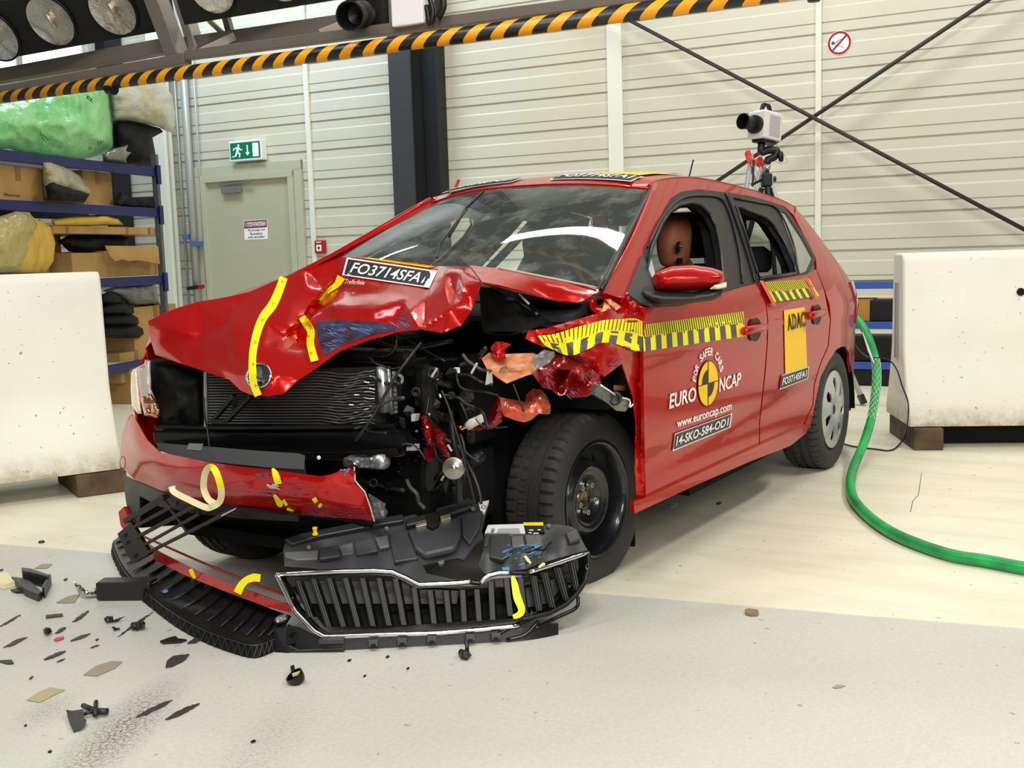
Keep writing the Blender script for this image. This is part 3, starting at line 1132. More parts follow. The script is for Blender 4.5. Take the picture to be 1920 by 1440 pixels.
# ---------------------------------------------------------------- rig over the car: striped boom, beams, lamp panels
def stripe_mat():
    mt = bpy.data.materials.new('hazard_stripes')
    mt.use_nodes = True
    nt = mt.node_tree
    b = nt.nodes['Principled BSDF']
    tc = N_(nt, 'ShaderNodeTexCoord')
    sep = N_(nt, 'ShaderNodeSeparateXYZ')
    nt.links.new(tc.outputs['Object'], sep.inputs[0])
    t = math_(nt, 'ADD', sep.outputs[1], math_(nt, 'MULTIPLY', sep.outputs[2], -1.3))
    f = math_(nt, 'FRACT', math_(nt, 'DIVIDE', math_(nt, 'ADD', t, 20.0), 0.134))
    g = math_(nt, 'GREATER_THAN', f, 0.52)
    c = mixc(nt, g, lin((24, 23, 22)), lin((236, 160, 10)))
    nt.links.new(c, b.inputs['Base Color'])
    b.inputs['Roughness'].default_value = 0.35
    return mt


rig = thing('lamp_rig', 'overhead steel lamp rig with black lamp panels and striped boom above the car', 'lighting rig', (-0.8, -1.4, 2.0))
BX = -0.76
b0, b1 = onx(0, 183, BX), onx(1370, -2, BX)
bd = (b1 - b0).normalized()
MB().tube([b0 - bd * 1.2, b1 + bd * 0.2], 0.032, 24).build('striped_boom', stripe_mat(), rig, smooth=True)
GR = mat('rig_grey', (112, 104, 96), 0.45, 0.2)
GRL = mat('rig_grey_light', (168, 160, 148), 0.45, 0.2)


def rb(q0, q1, X0, w, h, m_, name, X1=None):
    a, b = onx(q0[0], q0[1], X0), onx(q1[0], q1[1], X1 if X1 is not None else X0)
    return MB().bar(a, b, w, h).build(name, m_, rig, bevel=0.004)


rb((-120, 192), (352, 110), BX - 0.06, 0.05, 0.05, GR, 'lower_beam')
rb((352, 104), (1330, -22), BX - 0.05, 0.045, 0.045, GR, 'lower_beam')
rb((-120, 165), (340, 82), BX - 0.28, 0.07, 0.075, GR, 'upper_beam')
rb((350, 84), (735, 30), BX - 0.3, 0.04, 0.075, GR, 'upper_beam')
rb((270, -60), (336, 112), BX - 0.12, 0.08, 0.09, GR, 'cross_arm', BX - 0.1)
rb((322, -60), (370, 95), BX - 0.35, 0.06, 0.07, GRL, 'cross_arm', BX - 0.3)
rb((372, 100), (440, 68), BX - 0.1, 0.02, 0.04, GRL, 'strut', BX - 0.28)
rb((392, 38), (438, 82), BX - 0.3, 0.02, 0.025, GRL, 'strut')
rb((418, 10), (436, 76), BX - 0.32, 0.03, 0.04, GR, 'strut')
rb((600, 64), (672, 34), BX - 0.1, 0.02, 0.04, GRL, 'strut', BX - 0.28)
rb((728, -60), (742, 48), BX - 0.2, 0.03, 0.05, GRL, 'strut')
MB().tube([onx(203, 166, BX) - ZU * 0.0, onx(214, 167, BX)], 0.03, 16).build('drop_knob', GLOSSB, rig)
PG = mat('lamp_panel_black', (9, 9, 10), 0.6)
PN = V((0.78, 0.18, -0.60)).normalized()
PBOWL = mat('lamp_bowl', (215, 210, 196), 0.16, 1.0, bump=0.8, bscale=16)
PGL = mat('lamp_glass', (235, 235, 235), 0.06, trans=1.0, alpha=0.28)


def lamp_panel(poly, lamps, X):
    P0 = onx(poly[0][0], poly[0][1], X)
    pts = [onplane(x, y, P0, PN) for x, y in poly]
    MB().prism(pts, -PN * 0.16).build('lamp_panel', PG, rig)
    ax = PN.cross(V((0, 1, 0))).normalized()
    for x, y, r_ in lamps:
        c_ = onplane(x, y, P0, PN)
        D = (c_ - CP).dot(CF)
        R = r_ / FPX * D
        rim = MB().lathe([(R * 1.0, 0.0), (R * 1.07, 0.004), (R * 1.07, 0.016), (R * 1.0, 0.014)], c_, PN, seg=36, close=True).build('lamp', DARKM, rig, smooth=True)
        MB().lathe([(0.001, 0.002), (R * 0.3, 0.003), (R * 0.6, 0.006), (R * 0.85, 0.010), (R * 0.99, 0.0155)], c_, PN, seg=36).build('reflector', PBOWL, rim, smooth=True)
        MB().tube([c_ + PN * 0.01 - ax * R * .3, c_ + PN * 0.012 + ax * R * .3], R * 0.10, 8).build('bulb', mat('bulb_bar', (190, 180, 165), .3, .8), rim, smooth=True)
        MB().lathe([(0.001, 0.026), (R * 0.6, 0.023), (R * 0.99, 0.017)], c_, PN, seg=36).build('cover_glass', PGL, rim, smooth=True)


lamp_panel([(-60, 123), (302, 58), (286, -30), (-60, 10)][::1], [(-8, 66, 48), (97, 38, 48), (213, 18, 48)], BX - 0.02)
lamp_panel([(346, 47), (640, -2), (625, -80), (318, -40)], [(398, -20, 45), (527, -43, 45)], BX - 0.1)
# camera hanging in the rig
rc = thing('high_speed_camera', 'black lensed camera with white housing mounted on the overhead rig', 'camera', onx(700, 45, BX + 0.02))
lp = onx(672, 28, BX + 0.02)
la = (CP - lp + V((0, -1.6, 0.1))).normalized()
ws_ = la.cross(ZU).normalized()
MB().lathe([(0.001, -0.10), (0.058, -0.10), (0.058, -0.02), (0.045, -0.01), (0.05, 0.05), (0.062, 0.12), (0.055, 0.12), (0.04, 0.02), (0.001, 0.0)], lp, la, seg=24).build('lens', BLACKP, rc, auto=40)
MB().frame(lp - la * 0.17, la, ws_, la.cross(ws_), 0.16, 0.16, 0.16).build('camera_body', BLACKM, rc, bevel=0.01)
p = onx(774, 14, BX - 0.05)
MB().frame(p + ZU * 0.03, WD, WN, ZU, 0.155, 0.10, 0.22).build('white_housing', mat('camera_white', (226, 222, 224), .4), rc, bevel=0.006)
mb = MB()
mb.tube(spline([onx(800, -20, BX), onx(812, 20, BX), onx(806, 45, BX), onx(800, 10, BX)], 4), 0.012, 8)
mb.tube(spline([onx(826, -20, BX), onx(832, 10, BX), onx(822, 34, BX)], 4), 0.014, 8)
mb.build('cable_loop', BLACKP, rc, smooth=True)
for px, py in ((752, 38), (778, 34)):
    MB().frame(onx(px, py, BX - 0.03), WD, WN, ZU, 0.04, 0.04, 0.03).build('mount_foot', GRL, rc)
MB().bar(onx(728, 82, BX), onx(752, 82, BX), 0.04, 0.035).build('boom_clamp', GR, rig)
mb = MB().lathe([(0.001, 0), (0.05, 0.0), (0.055, 0.02), (0.04, 0.05), (0.001, 0.05)], onwall(1526, 3, 1.2), ZU, seg=20)
hl = mb.build('hanging_lamp', mat('lamp_brown', (52, 36, 36), .4), smooth=True)
tag(hl, 'dark round lamp foot hanging at the top edge above the white wall strip', 'lamp')
a_ = onwall(1526, 3, 1.2)
hc = MB().tube([a_ + ZU * 0.045, a_ + ZU * 2.5], 0.01, 8).build('suspension_rod', BLACKM, hl)

# ---------------------------------------------------------------- tripod camera and ladder behind the car
D8 = 7.6
tri = thing('tripod', 'black camera tripod standing behind the car', 'tripod', V((*atd(1440, 350, D8)[:2], 0)))
top = atd(1438, 312, D8)
tc_ = atd(1437, 352, D8)
MB().tube([top, tc_ - ZU * 0.3], 0.016, 12).build('centre_column', BLACKP, tri, smooth=True)
MB().frame(tc_ + ZU * 0.05, CR, CF, ZU, 0.07, 0.07, 0.09).build('collar', BLACKP, tri, bevel=0.01)
MB().lathe([(0.001, 0), (0.02, 0), (0.02, 0.015), (0.001, 0.015)], tc_ + ZU * 0.06 + CR * 0.05, CR, seg=14).build('knob', BLACKP, tri)
MB().tube([top + ZU * 0.005, top - ZU * 0.03], [0.026, 0.018], 14).build('silver_collar', ALU, tri, smooth=True)
for k in range(3):
    an = 0.6 + k * 2 * PI / 3
    dv = V((math.cos(an), math.sin(an), 0))
    MB().tube([tc_ + dv * 0.03, tc_ + dv * 0.34 - ZU * 1.05, V((tc_.x, tc_.y, 0.006)) + dv * 0.46], [0.018, 0.014, 0.012], 10).build('leg', BLACKP, tri)
hd = []
mb = MB()
mb.tube(spline([atd(1428, 268, D8), atd(1428, 285, D8), atd(1440, 282, D8), atd(1456, 283, D8), atd(1452, 294, D8), atd(1440, 300, D8), top + ZU * 0.02], 5), 0.026, 12)
mb.build('ball_head', BLACKP, tri, smooth=True)
MB().lathe([(0.001, 0), (0.034, 0), (0.038, 0.012), (0.034, 0.024), (0.001, 0.03)], atd(1461, 294, D8), CR - CF * 0.5, seg=18).build('head_knob', BLACKP, tri, smooth=True)
MB().tube([atd(1413, 300, D8), atd(1411, 350, D8)], 0.008, 8).build('pan_handle', BLACKP, tri)
MB().tube([atd(1409, 347, D8), atd(1434, 334, D8)], 0.009, 8).build('pan_arm', DARKM, tri)
cm = thing('tripod_camera', 'white high speed camera with black lens and top handle on the tripod', 'camera', atd(1430, 268, D8))
cd_ = (V((0.4, -0.5, 0.5)) - atd(1430, 240, D8)).normalized()
cd_ = (CF * -0.66 - CR * 0.75).normalized()
cs_ = cd_.cross(ZU).normalized()
cu_ = cs_.cross(cd_).normalized()
cc = atd(1434, 238, D8)
MB().frame(cc, cd_, cs_, cu_, 0.20, 0.145, 0.185).build('housing', mat('camera_white', (226, 222, 224), .4), cm, bevel=0.008)
mb = MB()
for k in range(14):
    zz = -0.07 + k * 0.0105
    for sg in (1, -1):
        mb.frame(cc + cs_ * (0.0735 * sg) + cu_ * zz - cd_ * 0.015, cd_, cs_, cu_, 0.12, 0.002, 0.0035)
mb.build('cooling_slots', mat('slot_grey', (150, 146, 150), .5), cm)
lc = cc + cd_ * 0.10 - cs_ * 0.0
MB().lathe([(0.001, 0.0), (0.062, 0.0), (0.062, 0.03), (0.04, 0.034), (0.044, 0.08), (0.05, 0.12), (0.055, 0.15), (0.049, 0.15), (0.035, 0.06), (0.001, 0.05)], lc, cd_, seg=24).build('lens', BLACKP, cm, auto=40)
hp = [cc + cu_ * 0.095 + cd_ * 0.05, cc + cu_ * 0.15 + cd_ * 0.03, cc + cu_ * 0.15 - cd_ * 0.03, cc + cu_ * 0.095 - cd_ * 0.06]
mb = MB()
for a, b in zip(hp, hp[1:]):
    mb.bar(a, b, 0.025, 0.018)
mb.build('handle', BLACKP, cm)
MB().frame(cc + cu_ * 0.098, cd_, cs_, cu_, 0.15, 0.10, 0.012).build('top_plate', WHITE, cm, bevel=0.003)
MB().frame(cc - cu_ * 0.103, cd_, cs_, cu_, 0.15, 0.09, 0.02).build('mount_plate', BLACKP, cm)
MB().tube(spline([cc - cu_ * 0.08 - cd_ * 0.1, atd(1467, 285, D8), atd(1476, 304, D8), atd(1462, 306, D8), atd(1450, 300, D8)], 6), 0.0022, 6).build('thin_cable', mat('cable_grey', (170, 170, 168), .5), cm, smooth=True)

lad = thing('step_ladder', 'aluminium step ladder with red top caps standing open behind the car', 'ladder', V((*atd(1450, 300, 8.05)[:2], 0)))
REDC = mat('ladder_red', (226, 48, 34), 0.4)
DL = 8.05
tA = atd(1400, 290, DL)
f1, f2 = onz(1622, 757), onz(1600, 770)
fl1 = onz(1622, 757) - CR * 1.35 - CF * 0.2
for a, b, c_ in ((tA, f1 - CR * 0.45, ALU), (tA + CF * 0.28 + CR * 0.08, f1, ALU)):
    pass
LD = (f1 - V((tA.x, tA.y, 0)))
# rear rails run down to the right, front rails run down to the left; seen over the roof and through the rear glass
t1, t2 = atd(1402, 288, DL), atd(1424, 300, DL - 0.25)
rail_ends = [(t1, onz(1560, 752, 0.012)), (t2, onz(1620, 757, 0.012)), (t1 + CR * 0.03, onz(1335, 752, 0.012)), (t2 + CR * 0.03, onz(1310, 770, 0.012))]
for a, b in rail_ends:
    MB().bar(a, b, 0.025, 0.06, up=CF).build('rail', ALU, lad, bevel=0.004)
    MB().bar(b, b + (a - b).normalized() * 0.07, 0.034, 0.07, up=CF).build('rubber_foot', BLACKP, lad, bevel=0.004)
for a, b in rail_ends[:2]:
    MB().bar(a + (a - b).normalized() * 0.02, a + (b - a).normalized() * 0.09, 0.035, 0.075, up=CF).build('red_cap', REDC, lad, bevel=0.012)
MB().bar(t1 - ZU * 0.03, t2 - ZU * 0.03, 0.03, 0.04).build('red_cap', REDC, lad, bevel=0.008)
for k in range(1, 6):
    t = k / 6.0
    MB().bar(rail_ends[2][0].lerp(rail_ends[2][1], t), rail_ends[3][0].lerp(rail_ends[3][1], t), 0.08, 0.025).build('tread', ALU, lad)

# ---------------------------------------------------------------- green hose and cable
hp = [atd(1597, 592, 6.35), atd(1612, 604, 6.3), atd(1628, 632, 6.2), atd(1641, 672, 6.1), atd(1644, 710, 6.0), atd(1640, 750, 5.9), atd(1634, 785, 5.75), atd(1620, 830, 5.55)]
hp += [onz(1604, 868, 0.06), onz(1595, 900, 0.024), onz(1598, 930, 0.024), onz(1615, 955, 0.024), onz(1650, 985, 0.024), onz(1700, 1012, 0.024), onz(1780, 1040, 0.024), onz(1850, 1052, 0.024), onz(1925, 1066, 0.024), onz(2050, 1085, 0.024), onz(2300, 1120, 0.024), onz(2700, 1190, 0.024)]
hs = spline(hp, 8)
hose = thing('green_hose', 'thick green hose looping from the car tail down and across the floor', 'hose', V((hp[10].x, hp[10].y, 0)))
MB().tube(hs, 0.0225, 16).build('hose_body', GREENH, hose, smooth=True)
mb = MB()
seg_ = hs[24:50]
for ph in range(6):
    for sg in (1, -1):
        pts = []
        for i, p in enumerate(seg_):
            d = (seg_[min(i + 1, len(seg_) - 1)] - seg_[max(0, i - 1)]).normalized()
            a = d.cross(V((1, 0.3, 0))).normalized()
            b = d.cross(a)
            t = ph * PI / 3 + sg * i * 0.42
            pts.append(p + (a * math.cos(t) + b * math.sin(t)) * 0.0245)
        mb.tube(pts, 0.0012, 4)
mb.build('wire_grip', mat('wire_pale', (200, 226, 205), .4, .3), hose)
MB().tube([atd(1617, 622, 6.1), atd(1629, 657, 6.05), atd(1638, 680, 5.98)], [0.002, 0.007, 0.004], 8).build('grip_strap', mat('strap_white', (216, 214, 210), .5), hose)
MB().lathe([(0.03, 0.0), (0.034, 0.0), (0.034, 0.02), (0.03, 0.02)], atd(1597, 590, 6.37), V((-.4, 1, 0.2)), seg=20, close=True).build('coupling_ring', CHROME, hose)
ca = spline([atd(1598, 630, 6.4), atd(1606, 650, 6.35), atd(1625, 668, 6.2), atd(1650, 671, 5.95), atd(1668, 676, 5.93), atd(1682, 694, 5.9), atd(1691, 722, 5.88), atd(1702, 752, 5.86), atd(1703, 776, 5.8), onz(1699, 805, 0.10), onz(1692, 826, 0.02), onz(1672, 844, 0.006), onz(1640, 842, 0.006), onz(1600, 837, 0.006), onz(1575, 830, 0.006), onz(1540, 822, 0.006)], 6)
tag(MB().tube(ca, 0.0042, 6).build('black_cable', BLACKP, smooth=True), 'thin black cable hanging beside the green hose and lying by the rear wheel', 'cable')
# ================================================================ the crashed car
car = thing('crashed_hatchback', 'red five door hatchback with crushed front left corner, crumpled bonnet and yellow test stickers', 'car', (-1.2, 0, 0))


def YS(x, z):
    if z < .25:
        y = .80 + .03 * max(0, z) / .25
    elif z < .5:
        y = .83 + .015 * (z - .25) / .25
    elif z < .85:
        y = .845
    elif z < .93:
        y = .845 - (z - .85) * .25
    else:
        y = .825 - (z - .93) * .62
    y += .008 * math.exp(-((z - .80) / .035) ** 2) - .014 * math.exp(-((z - .41 + .03 * x) / .06) ** 2)
    t = max(0, -2.4 - x)
    y -= .172 * t * t
    t = max(0, x + .1)
    return y - .10 * t * t


def side(px, py, o=0.0):
    y = .84
    for _ in range(14):
        p = ony(px, py, y)
        y = .5 * y + .5 * (YS(p.x, p.z) + o)
    return ony(px, py, y)


def sd(o):
    return lambda x, y: side(x, y, o)


def rin(z):
    return .05 * max(0, min(1, (z - .9) / .2))


def mirror(mb):
    m2 = MB()
    m2.v = [V((p.x, -p.y + rin(p.z), p.z)) for p in mb.v]
    m2.f = list(mb.f)
    m2.mi = list(mb.mi)
    return m2


def both(mb, name, material, parent=car, **kw):
    a = mb.build(name, material, parent, **kw)
    b = mirror(mb).build(name, material, parent, **kw)
    return a, b


def s_xz(x, z, o=0.0):
    return V((x, YS(x, z) + o, z))


# doors ---------------------------------------------------------------
fd = [(1200, 578), (1230, 573), (1280, 569), (1355, 545), (1390, 536), (1424.5, 529), (1436, 575), (1438.5, 600), (1438, 640), (1433, 700), (1423, 793), (1423, 832), (1211, 931), (1209, 850), (1207, 740), (1206, 620)]
fdm = panel(fd, 14, sd(0.0))
front_door, _ = both(fdm, 'front_door', RED, smooth=True, solid=0.012)
rd = [(1427, 528), (1485, 516), (1516, 511.5), (1530, 505), (1545, 545), (1556, 600), (1552, 648), (1538, 680), (1526, 720), (1523, 760), (1509, 788), (1505, 797), (1425, 832), (1425, 793), (1435.5, 700), (1440, 640), (1440.5, 600), (1438, 575)]
rdm = panel(rd, 12, sd(0.0))
rear_door, _ = both(rdm, 'rear_door', RED, smooth=True, solid=0.012)
# quarter, C pillar, roof rail and A pillar in one pressed side
arch_f = [side(*q) for q in ((1521, 793), (1530, 747), (1539, 706), (1554, 677), (1568, 656))]
arch = [(p.x, p.z) for p in arch_f] + [(-2.52, .615)]
arch += [(-5.04 - x, z) for x, z in reversed(arch[:-1])]
P2 = lambda *q: [(lambda p: (p.x, p.z))(side(*a)) for a in q]
qp = P2((1531, 505), (1547, 545), (1558, 600), (1554, 648), (1540, 680), (1528, 720), (1525, 760), (1511, 788)) + [(arch[0][0] + .02, .27)]
qp += arch + [(-2.99, .22), (-3.12, .24), (-3.17, .40), (-3.16, .52), (-3.10, .60), (-3.02, .78), (-2.98, .90), (-2.90, 1.02), (-2.82, 1.13), (-2.72, 1.25), (-2.62, 1.33), (-2.60, 1.31)]
qp += P2((1489, 404), (1512, 450), (1530, 484))
both(panel(qp, 0.07, lambda x, z: s_xz(x, z)), 'quarter_panel', RED, smooth=True, solid=0.012)
# roof rail + A pillar outline in pixels
ap = [(1126, 546), (1165, 560), (1176, 551), (1187, 525), (1211, 465), (1233, 420), (1248, 390), (1261, 369), (1278, 359), (1311, 355), (1357, 360), (1372, 362), (1410, 368), (1470, 386), (1489, 404)]
apo = [(-2.62, 1.33), (-2.42, 1.365), (-2.09, 1.40), (-1.66, 1.425), (-1.41, 1.43), (-1.0, 1.405), (-0.91, 1.385)]
pol = [(p[0], p[1]) for p in P2(*ap)] + apo + P2((1222, 352))
both(panel(pol, 0.06, lambda x, z: s_xz(x, z)), 'roof_pillar_frame', RED, smooth=True, solid=0.02)
mb = MB()
mb.tube(spline([side(*q, 0.004) for q in ((1128, 543), (1175, 446), (1222, 353))], 6), 0.009, 8)
mb.build('windscreen_trim', mat('trim_black', (22, 22, 24), .4), car, smooth=True)
both(MB().tube(spline([V((-.06, .765, 1.0)), V((-.45, .685, 1.165)), V((-.92, .565, 1.378))], 6), .011, 10), 'pillar_edge', RED, smooth=True)
# sill
sl = [(1188, 940), (1211, 934), (1424, 835), (1506, 799), (1520, 790), (1512, 812), (1482, 836), (1400, 868), (1300, 912), (1190, 963)]
both(panel(sl, 12, sd(0.014)), 'sill', RED, smooth=True, solid=0.014)
# wheel wells and dark underbody
UB = mat('underbody_black', (6, 6, 7), 0.85, spec=.2)
mb = MB()
mb.box((-3.0, -0.70, 0.20), (-0.70, 0.70, 0.27))
mb.box((-1.95, -0.79, 0.22), (-0.68, 0.79, 0.30))
mb.box((-3.05, -0.60, 0.27), (-2.95, 0.60, 0.80))
mb.build('underbody', UB, car)
# rear wheel housings: open arch shells
for sg in (1, -1):
    mb = MB()
    rows = []
    for i in range(17):
        a = PI * i / 16
        rows.append([V((-2.52 + .43 * math.cos(a), sg * y_, .24 + .395 * math.sin(a))) for y_ in (.80, .52)])
    mb.grid(rows)
    mb.add([r_[1] for r_ in rows], [tuple(range(17))])
    mb.build('wheel_housing', UB, car, smooth=False)
# roof
ROOFR = [(-0.86, 1.385), (-0.95, 1.40), (-1.2, 1.42), (-1.41, 1.43), (-1.66, 1.425), (-2.09, 1.40), (-2.42, 1.365), (-2.62, 1.33), (-2.72, 1.30)]


def rz(x):
    for (a, za), (b, zb) in zip(ROOFR, ROOFR[1:]):
        if b <= x <= a:
            return za + (zb - za) * (x - a) / (b - a)
    return ROOFR[0][1] if x > ROOFR[0][0] else ROOFR[-1][1]


def roofz(x, y):
    return rz(x) + 0.042 * (1 - min(1, abs(y) / .54) ** 2.4) - 0.02 * max(0, 1 - (-0.84 - x) / 0.25) ** 2


rows = []
for i in range(21):
    x = -0.84 - 1.80 * i / 20
    hw = YS(x, rz(x)) + .004
    rows.append([V((x - (0.06 if i == 0 else 0) * (abs(j / 10) ** 2), (hw if j > 0 else hw - .05) * j / 10, roofz(x, hw * j / 10))) for j in range(-10, 11)])
MB().grid(rows).build('roof', RED, car, smooth=True, solid=0.015)


def onroof(px, py, o=.004):
    z = 1.42
    p = onz(px, py, z)
    for _ in range(60):
        xx = max(-2.6, min(-.85, p.x))
        z += .25 * (roofz(xx, p.y) + o - z)
        p = onz(px, py, z)
    p.x = max(-2.6, min(-.80, p.x))
    p.z = roofz(p.x, p.y) + o
    return p


# stickers lying on the front of the roof, seen at a grazing angle
def rf(u, v, o, x0=-.93, x1=-1.10, y0=.02, y1=.47):
    x, y = x0 + (x1 - x0) * (1 - v), y0 + (y1 - y0) * u
    return V((x, y, roofz(x, y) + o))


for y0, y1, x0, x1, st in ((.10, .47, -.90, -1.02, 'FO3714SFA1'), (-.44, -.08, -.90, -1.02, '14-SKO-584-OD1')):
    MB().grid([[rf(i / 8, j, .004, x0, x1, y0, y1) for i in range(9)] for j in (0, .5, 1)]).build('roof_label', STKWHT, car, smooth=True)
    MB().grid([[rf(.02 + .96 * i / 8, .08 + .84 * j, .0065, x0, x1, y0, y1) for i in range(9)] for j in (0, .5, 1)]).build('label_field', STKBLK, car, smooth=True)
    vs, fs = textmesh(st, .02)
    MB().add([rf(.06 + .88 * u, .2 + .6 * v, .009, x0, x1, y0, y1) for u, v in vs], fs).build('lettering', STKWHT, car)
MB().grid([[rf(i / 8, j, .006, -1.04, -1.5, .22, .44) for i in range(9)] for j in (0, .25, .5, .75, 1)]).build('yellow_strip', YEL, car, smooth=True)
# windscreen
GLASS = bpy.data.materials.new('car_glass')
GLASS.use_nodes = True
nt = GLASS.node_tree
nt.nodes.remove(nt.nodes['Principled BSDF'])
tr = N_(nt, 'ShaderNodeBsdfTransparent')
tr.inputs[0].default_value = (0.86, 0.92, 0.89, 1)
gl = N_(nt, 'ShaderNodeBsdfGlossy')
gl.inputs['Roughness'].default_value = 0.03
gl.inputs[0].default_value = (0.9, 0.95, 1, 1)
fr = N_(nt, 'ShaderNodeFresnel')
fr.inputs[0].default_value = 1.5
tcg = N_(nt, 'ShaderNodeTexCoord')
sm = noise_(nt, tcg.outputs['Object'], 3.0, 4, 0.5, 0.9, 0.6, (0.5, 3, 6))
mxs = N_(nt, 'ShaderNodeMixShader')
nt.links.new(math_(nt, 'MULTIPLY', fr.outputs[0], 0.65), mxs.inputs[0])
nt.links.new(tr.outputs[0], mxs.inputs[1])
nt.links.new(gl.outputs[0], mxs.inputs[2])
df = N_(nt, 'ShaderNodeBsdfDiffuse')  # pale diffuse share paints the windscreen's haze and streaks into the glass
df.inputs[0].default_value = (0.75, 0.8, 0.72, 1)
mx2 = N_(nt, 'ShaderNodeMixShader')
nt.links.new(math_(nt, 'ADD', math_(nt, 'MULTIPLY', sm, 0.22), 0.05), mx2.inputs[0])
nt.links.new(mxs.outputs[0], mx2.inputs[1])
nt.links.new(df.outputs[0], mx2.inputs[2])
nt.links.new(mx2.outputs[0], nt.nodes['Material Output'].inputs[0])


def wsp(u, v):
    """u -1..1 across, v 0 bottom..1 top"""
    au = abs(u)
    yb, yt = 0.755, 0.555
    y = (yb * (1 - v) + yt * v) * u
    if u < 0:
        y -= u * .05
    xb = 0.13 - 0.24 * au ** 2.2
    xt = -0.86 - 0.06 * au ** 2
    zb = 0.97 + 0.02 * au
    zt_ = roofz(-0.86, 0.555 * u) - 0.004
    bow = 0.045 * math.sin(PI * v) * (1 - au ** 4)
    return V((xb * (1 - v) + xt * v + bow * .4, y, zb * (1 - v) + zt_ * v + bow * .75))


MB().grid([[wsp(i / 12 - 1, j / 12) for i in range(25)] for j in range(13)]).build('windscreen', GLASS, car, smooth=True)
mb = MB()
for j0, j1 in ((0.0, 0.045), (0.965, 1.0)):
    mb.grid([[wsp(i / 12 - 1, j0 + (j1 - j0) * j) + V((-.004, 0, -.006)) for i in range(25)] for j in (0, 1)])
for s_ in (-1, 1):
    mb.grid([[wsp(s_ * (1 - 0.05 * i), j / 12) + V((-.004, 0, -.006)) for i in (0, 1)] for j in range(13)])
mb.build('windscreen_border', mat('frit_black', (14, 14, 15), .3), car)
mb = MB()
wp = [onx(*q, x_) for q, x_ in (((830, 494), 0.05), ((834, 470), -.08), ((862, 430), -.30), ((885, 402), -.48))]
mb.tube([p + V((.03, 0, .02)) for p in wp], 0.004, 8)
wb = [onx(*q, x_) + V((.04, 0, .02)) for q, x_ in (((855, 454), -.2), ((884, 402), -.48), ((917, 369), -.66))]
mb.bar(wb[0], wb[1], 0.007, 0.009)
mb.bar(wb[1], wb[2], 0.007, 0.009)
mb.build('wiper', BLACKP, car)

# window frames ---------------------------------------------------------
outer = [(1175, 551), (1187, 525), (1211, 465), (1233, 420), (1248, 390), (1261, 369), (1278, 359), (1311, 355.5), (1357, 360), (1372, 362), (1410, 368), (1470, 386.5), (1487, 409), (1511, 447), (1529.5, 484), (1525, 497), (1516, 512), (1485, 517), (1426, 528), (1390, 537), (1355, 547), (1280, 571), (1230, 574), (1197, 566)]
h1 = [(1229, 545), (1212, 505), (1222, 464), (1240, 420), (1256, 396), (1272, 384), (1296, 379), (1313, 384), (1331, 401), (1342, 425), (1351, 470), (1358, 532), (1350, 537)]
h2 = [(1381, 387), (1400, 393), (1435, 407), (1449, 420), (1470, 452), (1490, 498), (1493, 512), (1424, 524), (1412, 486), (1396, 432)]
h3 = [(1461, 395), (1473, 399), (1503, 445), (1524, 483), (1513, 508), (1500, 513), (1484, 455)]
both(panel(outer, 9, sd(0.006), (h1, h2, h3)), 'window_frame', mat('frame_black', (30, 30, 32), .45), smooth=True, solid=0.03)


def ring(pts, w, fo, r=0.006):
    mb = MB()
    l = [side(x, y, fo) for x, y in pts]
    mb.tube(l + [l[0]], r, 6)
    return mb


mb = MB()
for hh in (h1, h2):
    l = [side(x, y, 0.010) for x, y in hh]
    mb.tube(l + [l[0]], 0.007, 6)
l = [side(x, y, 0.012) for x, y in ((1362, 362), (1376, 400), (1398, 465), (1416, 527))]
mb.tube(spline(l, 4), 0.006, 6)
l = [side(x, y, 0.012) for x, y in ((1215, 463), (1238, 415), (1258, 388), (1280, 371), (1310, 366), (1350, 371), (1368, 400), (1386, 470), (1393, 530))]
mb.tube(spline(l, 4), 0.005, 6)
l = [side(x, y, 0.012) for x, y in ((1378, 371), (1420, 379), (1458, 392), (1487, 455), (1497, 512))]
mb.tube(spline(l, 4), 0.005, 6)
both(mb, 'window_seal', mat('seal_black', (24, 24, 25), .35), smooth=True)
QG = mat('quarter_glass', (120, 124, 112), 0.08, spec=1.0, coat=0.6)
both(panel(h3, 10, sd(0.0)), 'quarter_glass', QG, smooth=True, solid=0.006)
# inner faces of pillars so the openings have depth
mb = MB()
for hh in (h1, h2):
    a_ = [side(x, y, -0.02) for x, y in hh]
    b_ = [p + V((0, -0.07, 0)) for p in a_]
    mb.grid([a_ + [a_[0]], b_ + [b_[0]]])
both(mb, 'window_reveal', BLACKM)

# inner liner: B pillars
for sg in (1, -1):
    a_, b_ = side(1378, 372, -.09), side(1408, 545, -.08)
    MB().bar(V((a_.x, sg * a_.y, a_.z)), V((b_.x, sg * b_.y, .45)), 0.16, 0.05, up=V((0, 1, 0))).build('pillar_liner', BLACKM, car)
MB().grid([[V((x, y, roofz(x, y) - .035)) for y in (-.5, -.25, 0, .25, .5)] for x in (-.95, -1.4, -1.9, -2.5)]).build('headliner', mat('headliner_grey', (80, 80, 80), .9), car, smooth=True, solid=.01)

